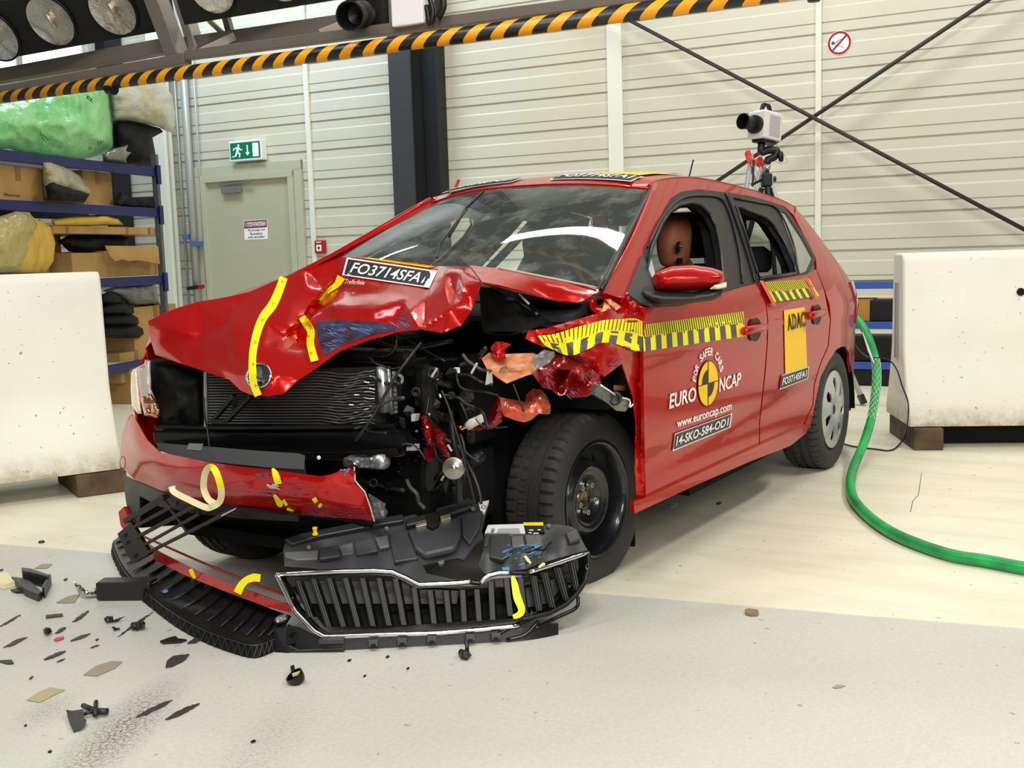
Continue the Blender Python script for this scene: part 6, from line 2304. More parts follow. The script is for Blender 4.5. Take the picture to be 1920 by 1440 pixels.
# cables and straps
cabs = [([(828, 732, .48), (840, 760, .49), (850, 792, .50), (862, 830, .50), (872, 870, .50), (884, 915, .50), (890, 945, .5)], .004),
        ([(845, 770, .44), (850, 820, .46), (858, 860, .46), (862, 945, .46)], .009),
        ([(870, 858, .48), (885, 885, .5), (898, 920, .52), (902, 945, .53)], .005),
        ([(855, 690, .40), (858, 715, .41), (870, 730, .42), (910, 735, .36), (935, 742, .34)], .0045),
        ([(804, 745, .42), (800, 775, .44), (795, 800, .46)], .004), ([(812, 830, .46), (816, 845, .46), (822, 860, .47), (838, 872, .49)], .005),
        ([(380, 705, .5), (384, 780, .56), (388, 800, .60), (392, 830, .62), (395, 850, .64)], .003), ([(820, 840, .4), (842, 870, .42), (870, 885, .44), (860, 920, .4)], .006),
        ([(745, 625, .35), (785, 650, .38), (835, 678, .38)], .003), ([(905, 623, .2), (950, 628, .2), (985, 622, .3)], .004), ([(962, 720, .40), (972, 745, .40), (982, 772, .4)], .003), ([(700, 640, .35), (760, 655, .3), (850, 640, .2)], .008), ([(760, 700, .3), (800, 712, .28), (850, 725, .22)], .012), ([(640, 880, .4), (700, 905, .42), (760, 920, .40)], .01)]
for pts, rad_ in cabs:
    MB().tube(spline([onx(*p) for p in pts], 6), rad_, 7).build('cable', BLACKP, car, smooth=True)
MB().box(onx(857, 694, .40) - V((.004, .008, .008)), onx(857, 694, .40) + V((.004, .008, .008))).build('cable_plug', WHITE, car)
r2_ = random.Random(12)
for k in range(16):
    x, y = r2_.uniform(640, 900), r2_.uniform(700, 940)
    a = onx(x, y, r2_.uniform(.22, .36))
    MB().lathe([(.001, -.03), (.02, -.03), (.026, .0), (.018, .025), (.001, .03)], a, V((r2_.uniform(-1, 1), r2_.uniform(-1, 1), r2_.uniform(-1, 1))), seg=12).build('bay_fitting', DARKM if k % 3 else GLOSSB, car, smooth=True)
# more crushed clutter: bent sheet scraps, harness loops and bright broken edges
rq = random.Random(31)
for k in range(26):
    x, y = rq.uniform(650, 905), rq.uniform(690, 930)
    Xd = rq.uniform(.34, .44)
    n_ = rq.randint(4, 6)
    R0 = rq.uniform(8, 20)
    a0 = rq.uniform(0, 6)
    pg = [(x + R0 * rq.uniform(.5, 1.1) * math.cos(a0 + 2 * PI * i / n_), y + R0 * rq.uniform(.6, 1.3) * math.sin(a0 + 2 * PI * i / n_), Xd + rq.uniform(-.03, .03)) for i in range(n_)]
    mb = MB()
    c_ = (x, y, Xd + rq.uniform(.0, .04))
    for i in range(n_):
        mb.add([onx(*pg[i]), onx(*pg[(i + 1) % n_]), onx(*c_)], [(0, 1, 2)])
    mb.build('bent_bracket', (GLOSSB, DARKM, BLACKP, GREYP)[k % 4] if k % 9 else RED_RAW, car, solid=.003)
for k in range(22):
    x, y = rq.uniform(640, 900), rq.uniform(650, 920)
    Xd = rq.uniform(.42, .50)
    pts = [(x, y, Xd)]
    a0 = rq.uniform(-1.2, 1.6)
    for i in range(4):
        a0 += rq.uniform(-.7, .7)
        x += 16 * math.cos(a0)
        y += 16 * math.sin(a0)
        pts.append((x, y, Xd + rq.uniform(-.02, .02)))
    MB().tube(spline([onx(*p) for p in pts], 5), rq.choice((.002, .003, .005, .0065)), 6).build('cable', (BLACKP, GLOSSB, GREYP)[k % 3], car, smooth=True)
for k in range(7):
    x, y = rq.uniform(740, 890), rq.uniform(700, 900)
    p = onx(x, y, rq.uniform(.46, .50))
    MB().bar(p, p + V((rq.uniform(-.01, .01), rq.uniform(-.02, .02), rq.uniform(-.03, .03))), .004, .006).build('broken_edge', mat('connector_grey', (176, 172, 164), .5) if k % 3 else ALU, car)
for x, y, r_ in ((812, 700, .020), (780, 735, .015), (846, 742, .012), (700, 905, .016)):
    MB().lathe([(r_ * .4, .0), (r_ * .6, .006), (r_, .004), (r_, -.02), (.001, -.02)], onx(x, y, .44), V((1, .5, .1)), seg=18).build('bay_fitting', DARKM, car, smooth=True)
# shock absorber and brake parts behind the front tyre
MB().tube([V((-.3, .40, .30)), V((-.28, .36, .80))], .035, 14).build('suspension_strut', BLACKM, car, smooth=True)
MB().bar(V((.15, .20, .30)), V((-.3, .44, .24)), .05, .04).build('control_arm', BLACKM, car)
MB().box((-.70, .36, .20), (.0, .40, .66)).build('wheel_housing', UB, car)

# right headlamp
HLC = mat('headlamp_lens', (226, 214, 206), .07, coat=1, alpha=.55, spec=1)
hr = bpy.data.objects.new('headlamp', None)
COL.objects.link(hr)
hr.parent = car
hr.matrix_parent_inverse = world_of(car).inverted()
WORLD[hr.name] = Matrix.Identity(4)
hx = lambda x, y, h: onx(x, y, .50 - (y - 700) * -.0003 + h + (x - 246) * .0013)
bag_mesh([(246, 700), (250, 692), (258, 690), (262, 740), (266, 776), (258, 776), (247, 760), (245, 730)], hx, .05, 0, 20, 4, 0, .4).build('lens_edge', mat('lens_pale', (230, 200, 180), .15, coat=1), hr, smooth=True)
bag_mesh([(254, 690), (270, 682), (272, 674), (282, 676), (284, 730), (293, 752), (300, 780), (270, 780), (262, 745)], hx, .06, .003, 20, 4, 1, .4).build('lens', HLC, hr, smooth=True)
bag_mesh([(258, 694), (272, 688), (282, 690), (284, 732), (272, 746), (262, 750)], lambda x, y, h: hx(x, y, h - .035), .04, 0, 20, 5, 0, .4).build('reflector', mat('lamp_inner_grey', (120, 120, 120), .25, .6), hr, smooth=True)
bag_mesh([(262, 745), (282, 735), (296, 756), (302, 772), (296, 784), (270, 780)], lambda x, y, h: hx(x, y, h + .012), .05, .018, 6, 4, 2, .5).build('indicator_bowl', mat('copper_bowl', (206, 150, 110), .15, .9), hr, smooth=True)
MB().box(onx(279, 711, .53) - V((.005, .005, .012)), onx(279, 711, .53) + V((.005, .005, .012))).build('lamp_bulb', WHITE, hr)
bag_mesh([(281, 672), (296, 672), (330, 682), (380, 700), (384, 800), (300, 800), (296, 760), (285, 730)], lambda x, y, h: onx(x, y, .44 + h), .10, .02, 16, 9, 3, .4).build('lamp_housing', BLACKM, hr, smooth=True)
MB().bar(onx(283, 678, .49), onx(345, 668, .5), .02, .012).build('housing_bar', BLACKP, hr)

# ---------------------------------------------------------------- bumper
BP = dict(a=(244, 778, .46), b=(252, 782, .49), c=(262, 800, .52), d=(276, 825, .57), e=(300, 848, .63), f=(350, 858, .70), g=(400, 868, .745), h=(460, 876, .765), i=(520, 882, .77), j=(600, 893, .75), k=(620, 890, .74), l=(655, 876, .70), m=(665, 885, .69), n=(664, 905, .69), o=(684, 922, .66), p=(702, 976, .59), q=(650, 972, .63),
          r=(560, 965, .67), s=(450, 953, .69), t=(360, 937, .655), u=(300, 919, .60), v=(250, 897, .53), w=(232, 880, .46), x=(225, 850, .42), y=(228, 815, .42), z=(236, 793, .44),
          a1=(254, 826, .54), b1=(290, 862, .63), c1=(350, 876, .715), d1=(450, 892, .77), e1=(520, 897, .775), f1=(600, 912, .755), g1=(660, 918, .70),
          a2=(262, 870, .57), b2=(320, 900, .665), c2=(400, 922, .73), d2=(500, 930, .755), e2=(600, 940, .735), f2=(680, 950, .66))
BO = list('abcdefghijklmnopqrstuvwxyz')
bump = Crumple(BP, BO, [['b', 'a1', 'b1', 'c1', 'd1', 'e1', 'f1', 'g1', 'o'], ['a2', 'b2', 'c2', 'd2', 'e2', 'f2']], step=9, soft=2, amp=.003, asc=30, seed=4)
bump.mesh().build('front_bumper', PAINT_SC, car, smooth=True, auto=30, solid=.006)
MB().tube([bump.at(x, y, .002) for x, y in ((664, 876), (666, 902), (684, 922), (694, 950), (702, 977))], .002, 5).build('torn_edge', mat('torn_pale', (226, 206, 206), .5), car)
scuffs(bump.fn(.004), [(475, 884, 500, 892), (485, 918, 520, 928), (535, 895, 560, 930), (580, 955, 640, 968), (590, 955, 680, 970)], 60, 14, 'blue_scuffs', ln=(4, 18), wd_=(.5, 2.2), ang=.15)
scuffs(bump.fn(.005), [(640, 878, 655, 890)], 8, 15, 'blue_scuffs', mat('blue_paint', (60, 120, 190), .5), ln=(3, 4), wd_=(3, 6), ang=1.4)
scuffs(bump.fn(.005), [(495, 900, 515, 925)], 6, 16, 'pale_scuffs', mat('pale_scuff', (196, 190, 196), .5), ln=(8, 16), wd_=(2, 5), ang=.4)
for cl, w in (([(511, 878), (516, 888), (522, 908)], [4, 12, 13]), ([(514, 928), (524, 944), (528, 950)], [5, 12, 6]), ([(530, 938), (538, 948)], [8, 5]), ([(538, 954), (550, 960)], [5, 5]), ([(588, 934), (593, 942)], [9, 7]), ([(598, 946), (602, 950)], [8, 8])):
    ribbon_px(cl, w, bump.fn(.008), 'tape_scrap')
for (x, y), r__ in (((230, 868), 6.5),):
    pts = [bump.at(x + r__ * .75 * math.cos(2 * PI * k / 20), y + r__ * 1.9 * math.sin(2 * PI * k / 20), .002) for k in range(21)]
    MB().tube(pts, .0009, 5).build('tow_cap_seam', mat('seam_dark', (90, 20, 20), .5), car)
# tape loop on the bumper
fb_ = lambda x, y, X_: onx(x, y, X_)
loop = [(322, 912, .75), (326, 922, .76), (350, 935, .78), (385, 951, .81), (398, 950, .82), (412, 940, .82), (415, 920, .84), (408, 892, .86), (400, 878, .86), (391, 877, .85), (384, 890, .83), (382, 915, .81), (390, 935, .80), (402, 944, .79)]
ps = spline([onx(*p) for p in loop], 6)
up_ = []
wv = V((.02, .0, .03)).normalized()
rows = [[], []]
for i, p in enumerate(ps):
    t = i / (len(ps) - 1)
    d = (ps[min(i + 1, len(ps) - 1)] - ps[max(0, i - 1)]).normalized()
    v_ = (CP - p).normalized()
    nrm = d.cross(v_).normalized()
    rows[0].append(p + nrm * .0095)
    rows[1].append(p - nrm * .0095)
CRM = mat('tape_back', (236, 222, 170), .6)
n0 = int(len(ps) * .47)
MB().grid([r[: n0 + 1] for r in rows]).build('loose_tape', CRM, car, smooth=True, solid=.0006)
n1 = int(len(ps) * .68)
MB().grid([r[n1:] for r in rows]).build('loose_tape', CRM, car, smooth=True, solid=.0006)
MB().grid([r[n0:n1 + 1] for r in rows]).build('loose_tape', TAPE, car, smooth=True, solid=.0006)
# black lower intake surround
BL = dict(a=(230, 892, .44), b=(245, 900, .50), c=(300, 922, .60), d=(360, 940, .67), e=(450, 956, .71), f=(560, 968, .70), g=(560, 978, .66), h=(450, 972, .66), i=(360, 962, .60), j=(300, 950, .54), k=(262, 930, .48), l=(262, 990, .44), m=(245, 985, .42), n=(236, 940, .42))
tear('intake_surround', BL, list('abcdefghijklmn'), [], BLACKP, 10, .0, 10, 1, .01, 0)
lumps('cooling_pack_back', [((.02, -.55, .27), (.36, .36, .62))], UB, 7)

DU = dict(a=(258, 925, .45), b=(310, 930, .48), c=(450, 960, .52), d=(600, 972, .52), e=(700, 985, .50), f=(690, 1010, .38), g=(600, 1020, .34), h=(520, 1020, .34), i=(430, 995, .38), j=(380, 1002, .40), k=(330, 985, .42), l=(262, 990, .40))
tear('intake_duct', DU, list('abcdefghijkl'), [], UB, 14, .01, 14, 2, .01, 0)
# lower right corner of the bumper with the red lip
LP = dict(a=(222, 960, .42), b=(232, 950, .43), c=(246, 985, .45), d=(262, 1010, .48), e=(300, 1035, .53), f=(360, 1065, .60), g=(440, 1098, .68), h=(543, 1135, .76), i=(545, 1148, .76), j=(500, 1138, .74), k=(430, 1112, .69), l=(350, 1080, .61), m=(290, 1050, .54), n=(250, 1020, .47), o=(226, 985, .43))
lip = tear('red_lower_lip', LP, list('abcdefghijklmno'), [], RED, 8, .0, 10, 1, .012, 1)
r3 = [(262, 1003, .46), (310, 1024, .51), (380, 1055, .58), (460, 1088, .66), (550, 1122, .73)]
MB().tube(spline([onx(*p) for p in r3], 6), .004, 6).build('lip_edge', RED, car, smooth=True)
ribbon_px([(357, 1067), (360, 1075), (365, 1084)], [7, 8, 5], lambda x, y: onx(x, y, .63), 'tape_scrap')
ribbon_px([(445, 1112), (452, 1098), (462, 1088), (476, 1083), (488, 1084)], [15, 14, 13, 15, 14], lambda x, y: onx(x, y, .72 + .0006 * (y - 1090)), 'tape_scrap')
# ================================================================ torn off grille in front of the wheel
ga, gb_ = onz(515, 1228), onz(1000, 1203)
gd = (gb_ - ga).normalized()
gnh = V((gd.y, -gd.x, 0)).normalized()
if gnh.dot(CP - ga) < 0:
    gnh = -gnh
gn = (gnh * .95 + ZU * .31).normalized()


def gcurve(px):
    return -.10 * max(0, (px - 960) / 140.0) ** 2 - .03 * max(0, (640 - px) / 120.0) ** 2


def G(px, py, off=0.0):
    return onplane(px, py, ga + gn * (off + gcurve(px)), gn)


gr = thing('radiator_grille', 'torn off black radiator grille with chrome surround standing on the floor before the front wheel', 'car grille', (ga + gb_) / 2)
top_a = [(519, 1077), (633, 1071.5), (700, 1070), (735, 1072), (760, 1082), (787, 1096), (860, 1092.5), (882, 1090)]
bot = [(973, 1173), (904, 1180), (820, 1187), (722, 1189.5), (609, 1194), (589, 1183), (551, 1143), (533, 1105), (519, 1077)]


def chrome_bar(pts, name, r=.0075, m_=CHROME, n=5, flat=.75):
    l = []
    for a, b in zip(pts, pts[1:]):
        for k in range(n):
            l.append(lerp2(a, b, k / n))
    l.append(pts[-1])
    return MB().tube([G(x, y, .004) for x, y in l], r, 10).build(name, m_, gr, smooth=True)


chrome_bar(top_a, 'chrome_trim')
chrome_bar(bot, 'chrome_trim')
chrome_bar([(902, 1093), (908, 1085), (918, 1078), (936, 1073.5), (955, 1073.5)], 'chrome_trim')
chrome_bar([(992, 1073), (1042, 1056.5), (1102, 1036.5)], 'chrome_trim')
chrome_bar([(882, 1091), (902, 1093)], 'broken_trim_end', .007, GLOSSB)
chrome_bar([(955, 1074), (992, 1074)], 'broken_trim_end', .006, BLACKP)
chrome_bar([(1102, 1036), (1104, 1062), (1098, 1089), (1082, 1113), (1062, 1133), (1030, 1150), (973, 1162)], 'side_trim', .0075, BLACKP)
fr_in = [(528, 1083), (633, 1079), (700, 1078), (733, 1080), (757, 1089), (784, 1103), (860, 1099), (900, 1098), (922, 1085), (992, 1081), (1042, 1064), (1096, 1044), (1098, 1064), (1091, 1087), (1076, 1108), (1056, 1126), (1028, 1142), (973, 1164), (904, 1173), (820, 1180), (722, 1183), (613, 1187), (597, 1178), (559, 1139), (541, 1104)]
out_f = [(519, 1077), (633, 1071), (700, 1070), (736, 1072), (760, 1081), (787, 1095), (860, 1092), (902, 1091), (920, 1078), (992, 1073), (1042, 1056), (1102, 1036), (1105, 1062), (1099, 1089), (1083, 1113), (1062, 1133), (1032, 1150), (973, 1173), (904, 1181), (820, 1188), (722, 1190), (609, 1195), (588, 1184), (550, 1143), (532, 1105)]
panel(out_f, 14, lambda x, y: G(x, y, -.012), (fr_in,)).build('grille_frame', GLOSSB, gr, solid=.03)
tops = [(558.7, 1089), (587.8, 1085), (617.8, 1084), (648.9, 1084), (681, 1084), (712, 1084), (743, 1085), (777.8, 1101), (807.8, 1107), (838, 1107)]
bots = [(584, 1157), (617.8, 1175), (645.6, 1175), (673, 1175), (701, 1174), (731, 1173), (759, 1172), (786.7, 1171), (815.6, 1169), (844, 1167)]
tops += [(868.9, 1106), (895.6, 1105), (922, 1090), (951, 1085), (977, 1083), (1002, 1080), (1022, 1073), (1046, 1064), (1073, 1054)]
bots += [(872, 1165), (900, 1164), (925.6, 1162), (958.9, 1155), (985, 1151), (1013, 1145), (1038, 1139), (1064, 1126), (1084, 1108)]
for (tx, ty), (bx_, by_) in zip(tops, bots):
    a0, a1 = G(tx - 7.5, ty, -.004), G(tx + 7.5, ty, -.004)
    b0, b1 = G(bx_ - 7.5, by_, -.004), G(bx_ + 7.5, by_, -.004)
    mb = MB()
    n = 6
    rows = []
    for k in range(n + 1):
        t = k / n
        l, r_ = a0.lerp(b0, t), a1.lerp(b1, t)
        m_ = (l + r_) / 2
        w_ = (r_ - l)
        rows.append([l - gn * .034, l, l + w_ * .1 + gn * .001, m_ - w_ * .2 + gn * .001, m_ - w_ * .14 + gn * .005, m_ - w_ * .08 + gn * .001, m_ + w_ * .08 + gn * .001, m_ + w_ * .14 + gn * .005, m_ + w_ * .2 + gn * .001, r_ - gn * .034])
    mb.grid(rows, closed=True)
    mb.add(rows[0], [tuple(range(10))]).add(rows[-1], [tuple(range(10))])
    for kk, fce in enumerate(mb.f):
        if len(fce) == 4 and (kk % 10) in (3, 4, 6, 7):
            mb.mi[kk] = 1
    mb.build('slat', (BLACKP, mat('slat_edge_highlight', (120, 120, 122), .35)), gr)  # second, lighter grey paints highlight lines onto the slat ridges
MB().prism([G(x, y, -.085) for x, y in ((545, 1100), (780, 1100), (860, 1104), (960, 1100), (1060, 1085), (1070, 1110), (1030, 1140), (960, 1160), (720, 1176), (610, 1176))], -gn * .004).build('back_plate', BLACKM, gr)
# backing ledge pieces behind the slats
MB().prism([G(x, y, -.05) for x, y in ((560, 1090), (760, 1090), (770, 1104), (860, 1108), (856, 1132), (560, 1132))], -gn * .004).build('backing_plate', GREYP, gr)
MB().prism([G(x, y, -.05) for x, y in ((980, 1105), (1040, 1085), (1060, 1090), (1030, 1130), (985, 1140))], -gn * .004).build('backing_plate', GREYP, gr)
# lower carrier bar
lowb = [(515, 1228), (556, 1226), (646, 1219), (760, 1216), (860, 1209), (940, 1203), (1000, 1203), (1047, 1190), (1047, 1169), (1020, 1171), (940, 1182), (820, 1193), (722, 1196), (609, 1201), (560, 1180), (545, 1174), (514, 1176)]
pn = panel(lowb, 12, lambda x, y: G(x, y, -.008 + .02 * (x < 548)))
pn.build('lower_carrier', BLACKP, gr, solid=.03)
for x, y in ((700, 1206), (754, 1203), (810, 1199), (882, 1196), (930, 1193)):
    MB().frame(G(x, y, .012), gd, gn, gd.cross(gn), .028, .012, .02).build('clip_tab', GREYP, gr, bevel=.002)
    MB().frame(G(x, y + 4, .016), gd, gn, gd.cross(gn), .014, .014, .006).build('clip_slot', BLACKM, gr)
MB().bar(G(598, 1203, .02), G(645, 1202, .02), .01, .012).build('rib', GREYP, gr)
MB().prism([G(x, y, .012) for x, y in ((513, 1178), (527, 1176), (541, 1170), (536, 1206), (560, 1218), (644, 1214), (646, 1222), (515, 1229))], -gn * .05).build('end_block', mat('end_block_black', (34, 34, 35), .4), gr, bevel=.004)
bag_mesh([(513, 1163), (520, 1155), (536, 1150), (540, 1160), (530, 1168), (518, 1170)], lambda x, y, h: G(x, y, .01 + h), .03, .012, 5, 3, 3).build('torn_foil', mat('foil_bright', (214, 214, 214), .25, .9), gr)
mb = MB()
for pts in ([(925, 1194), (950, 1180), (975, 1168)], [(950, 1200), (985, 1190), (1010, 1165)], [(1000, 1180), (1040, 1160), (1080, 1140), (1084, 1118)]):
    mb.tube(spline([G(x, y, -.002) for x, y in pts], 4), .006, 7)
mb.build('snapped_rail', GLOSSB, gr, smooth=True)
for pts in ([(998, 1145), (996, 1150), (998, 1157)], [(1103, 1056), (1098, 1062), (1101, 1068)]):
    MB().tube(spline([G(x, y, .012) for x, y in pts], 5), .0016, 6).build('chrome_crack', CHROME, gr)
# deck behind the grille: lock carrier cover
dn = (gnh * .57 + ZU * .82).normalized()
dp0 = G(760, 1082, -.01)


def K(px, py, off=0.0):
    return onplane(px, py, dp0 + dn * off - gnh * (.10 * max(0, (px - 960) / 140.0) ** 2), dn)


dl = [(533, 1062), (533, 1053), (531, 1031), (533, 1021), (560, 1009), (611, 1002), (700, 980), (753, 970), (800, 958), (855, 944), (878, 933), (897, 947), (917, 943), (914, 951), (903, 996), (906, 1009), (890, 1020), (880, 1035), (868, 1050), (858, 1046), (792, 1060), (800, 1075), (868, 1090), (787, 1091), (758, 1076), (735, 1068), (600, 1067)]
CAR_ = mat('carrier_plastic', (54, 55, 57), .42, bump=.04, bscale=140)
panel(dl, 12, lambda x, y: K(x, y, .006 * math.sin(x / 17) * (y > 1020))).build('lock_carrier_cover', CAR_, gr, smooth=True, solid=.01)
dr = [(909, 1006), (915, 988), (981, 984), (1044, 983), (1071, 987), (1083, 995), (1095, 1020), (1102, 1031), (1060, 1043), (1020, 1054), (990, 1066), (960, 1070), (930, 1071), (912, 1078), (897, 1060), (905, 1035)]
panel(dr, 10, lambda x, y: K(x, y, .006 * math.sin(x / 11) * (y > 1005) - .02 * max(0, (y - 1040) / 30))).build('lock_carrier_cover', CAR_, gr, smooth=True, solid=.01)


def boss(pts, h, name='raised_rib', m_=CAR_, bev=.004):
    return MB().prism([K(x, y, -.004) for x, y in pts], dn * (h + .004)).build(name, m_, gr, bevel=bev)


boss([(535, 1019), (562, 1009), (700, 981), (756, 972), (758, 985), (700, 995), (600, 1014), (548, 1030)], .018, 'flange', mat('flange_black', (36, 36, 38), .4))
PL = mat('facet_lit_grey', (92, 93, 95), .4)  # lighter carrier grey: brighter reflection of the recessed facets put into colour
boss([(534, 1040), (598, 1036), (596, 1054), (556, 1056), (536, 1050)], .010, 'moulded_pocket', PL)
boss([(636, 1028), (662, 1022), (664, 1044), (642, 1046)], .010, 'moulded_pocket', PL)
boss([(703, 1013), (727, 1008), (731, 1030), (712, 1034)], .010, 'moulded_pocket', PL)
boss([(600, 1036), (634, 1028), (640, 1050), (600, 1056)], .014)
boss([(665, 1022), (702, 1014), (710, 1040), (668, 1048)], .014)
boss([(730, 1008), (762, 1000), (785, 1055), (740, 1062)], .016)
boss([(764, 1003), (790, 996), (830, 986), (864, 977), (866, 1012), (856, 1040), (796, 1054), (778, 1040)], .026, 'latch_housing', CAR_, .012)
boss([(866, 976), (905, 965), (900, 998), (880, 1030), (868, 1012)], .018)
boss([(760, 985), (790, 975), (855, 958), (885, 952), (888, 960), (845, 975), (790, 990), (762, 997)], .022, 'flange', mat('flange_black', (36, 36, 38), .4), .006)
boss([(780, 1001), (800, 995), (801, 1001), (782, 1006)], .040, 'latch_bracket', mat('latch_metal', (206, 200, 176), .3, .8), .001)
boss([(826, 986), (845, 981), (846, 989), (828, 994)], .040, 'latch_bracket', mat('latch_metal', (206, 200, 176), .3, .8), .001)
boss([(800, 980), (825, 975), (824, 1000), (812, 1008), (800, 1002)], .038, 'latch', BLACKM)
boss([(820, 1058), (834, 1055), (832, 1063), (823, 1064)], .012, 'small_tab', PL)
for x, y in ((579, 1027), (725, 992), (887, 955), (1029, 987)):
    MB().lathe([(.001, .004), (.003, .004), (.0035, .006), (.006, .006), (.007, 0)], K(x, y, .02 if x < 1000 else .006), dn, seg=14).build('screw_hole', mat('screw_grey', (150, 150, 146), .4, .6), gr)
boss([(897, 948), (917, 944), (909, 966), (901, 965)], .012, 'white_tag', WHITE, .001)
MB().lathe([(.006, .001), (.008, .001)], K(907, 951, .014), dn, seg=16).build('tag_print', STKBLK, gr)
boss([(915, 989), (981, 987), (985, 1005), (909, 1004)], .008, 'white_label', mat('label_white', (206, 206, 206), .5), .0)
boss([(981, 984.5), (1018, 984), (1018.5, 990), (982, 990)], .008, 'yellow_label', YEL, 0)
boss([(982, 990), (1018.5, 990), (1021, 1002), (986, 1003)], .008, 'black_label', STKBLK, 0)
mb = MB()
for k in range(4):
    y = 991.5 + k * 3
    mb.add([K(x, yy, .0095) for x, yy in ((934 - k * 1.2, y), (974 + k, y - .4), (974 + k, y + .6), (934 - k * 1.2, y + 1))], [(0, 1, 2, 3)])
mb.add([K(x, yy, .0095) for x, yy in ((922, 991), (928, 991), (926, 999), (920, 999))], [(0, 1, 2, 3)])
mb.build('label_print', mat('print_grey', (110, 110, 112), .5), gr)
mb = MB()
for x0, x1, y in ((992, 1000, 993), (1008, 1014, 992.5), (991, 997, 998), (1000, 1010, 999)):
    mb.add([K(x, yy, .0095) for x, yy in ((x0, y), (x1, y), (x1, y + 1.6), (x0, y + 1.6))], [(0, 1, 2, 3)])
mb.build('label_print', WHITE, gr)
boss([(908, 1012), (918, 1008), (915, 1030), (907, 1032)], .014)
boss([(920, 1010), (955, 1008), (960, 1035), (945, 1058), (918, 1052)], .016)
boss([(958, 1010), (980, 1008), (984, 1030), (960, 1032)], .010, 'moulded_pocket', PL)
boss([(984, 1010), (1013, 1009), (1016, 1028), (988, 1032)], .016, 'raised_rib', PL)
boss([(1060, 1005), (1080, 995), (1088, 1018), (1068, 1026)], .014)
MB().tube(spline([K(x, y, .017) for x, y in ((986, 1037), (1005, 1032), (1022, 1030), (1028, 1022), (1034, 1016))], 5), .0028, 6).build('crack', BLACKM, gr)
r9 = random.Random(9)
mb = MB()
for k in range(34):
    x, y = r9.uniform(935, 1010), r9.uniform(1022, 1062)
    L_ = r9.uniform(5, 16)
    mb.add([K(x, y, .018), K(x + L_, y - L_ * .35, .018), K(x + L_, y - L_ * .35 + .9, .018), K(x + 1, y + 1.2, .018)], [(0, 1, 2, 3)])
mb.build('blue_scuffs', mat('blue_paint2', (64, 140, 186), .5), gr)
boss([(941, 1071), (955, 1071), (955, 1077), (943, 1077)], .014, 'blue_smear', mat('blue_paint2', (64, 140, 186), .5), 0)


def ribbon_on(cl, w, fn, material=YTAPE, name='yellow_tape', parent=gr):
    return ribbon_px(cl, w, fn, name, material, parent)


ribbon_on([(961, 1080), (965, 1095), (970, 1120), (978, 1142), (974, 1152), (962, 1157)], [6, 12, 15, 13, 12, 8], lambda x, y: G(x, y, .02))
ribbon_on([(984, 1042), (990, 1050), (995, 1056)], [5, 6, 4], lambda x, y: K(x, y, .022), mat('pale_yellow', (214, 206, 130), .5), 'tape_scrap')
ribbon_on([(1010, 1064), (1018, 1058), (1022, 1058)], [4, 6, 4], lambda x, y: K(x, y, .024), mat('pale_yellow', (214, 206, 130), .5), 'tape_scrap')
pinp = K(591, 1003, .02)
MB().lathe([(.001, 0), (.009, 0), (.009, .005), (.006, .007), (.006, .016), (.008, .018), (.008, .024), (.001, .026)], pinp, ZU, seg=14).build('yellow_clip', mat('clip_yellow', (250, 196, 20), .4), gr)
MB().tube(spline([onz(874, 1203, .035), onz(876, 1215, .02), onz(874, 1226, .01)], 4), .006, 7).build('hanging_clip', BLACKP, gr)
tag(bag_mesh([(859, 1224), (866, 1220), (876, 1222), (884, 1227), (876, 1233), (864, 1231)], lambda x, y, h: onz(x, y, .012) + V((0, 0, h)), .02, .004, 5, 3, 3).build('broken_clip', BLACKP), 'small broken black clip lying just in front of the grille bottom edge', 'clip')

# ================================================================ splitter under the nose
sp = thing('bumper_underlip', 'black ribbed lower bumper lip with lattice edge lying on the floor under the nose', 'car part', onz(330, 1120))
so = [(212, 1014), (217, 1032), (232, 1062), (256, 1090), (290, 1118), (332, 1148), (380, 1174), (430, 1193), (478, 1204), (516, 1192)]
si = [(226, 1000), (240, 1008), (268, 1028), (310, 1050), (350, 1070), (400, 1095), (440, 1112), (480, 1130), (520, 1146), (545, 1154)]
zo, zi = .045, .075
SPO = spline([onz(x, y, zo) for x, y in so], 4)
SPI = spline([onz(x, y, zi) for x, y in si], 4)
MB().grid([SPO, [a.lerp(b, .5) - ZU * .006 for a, b in zip(SPO, SPI)], SPI]).build('lip_panel', mat('lip_black', (20, 20, 22), .35, bump=.2, bscale=60), sp, smooth=True, solid=.006)
low = [V((p.x, p.y, .004)) + (p - q).normalized() * .012 for p, q in zip(SPO, SPI)]
MB().grid([SPO, low]).build('lip_edge', BLACKM, sp, smooth=True, solid=.004)
mb = MB()
ef = [(a.lerp(b, .18) + (a - c).normalized() * .003, a.lerp(b, .9) + (a - c).normalized() * .005) for a, b, c in zip(SPO, low, SPI)]
tp_ = spline([e[0] for e in ef], 2)
bt_ = spline([e[1] for e in ef], 2)
for k in range(0, len(tp_) - 1):
    mb.tube([tp_[k], bt_[k + 1]] if k % 2 else [bt_[k], tp_[k + 1]], .0016, 4)
mb.tube(tp_, .002, 4)
mb.build('lattice_edge', mat('lattice_grey', (40, 40, 42), .4), sp)
for k in range(2, len(SPO) - 1, 2):
    a, b = SPO[k] + ZU * .003, SPI[min(k + 1, len(SPI) - 1)] + ZU * .003
    MB().tube([a.lerp(b, .12), a.lerp(b, .5) - ZU * .004, a.lerp(b, .9)], [.002, .005, .004], 6).build('stiffening_rib', mat('lip_black', (20, 20, 22), .35), sp, smooth=True)
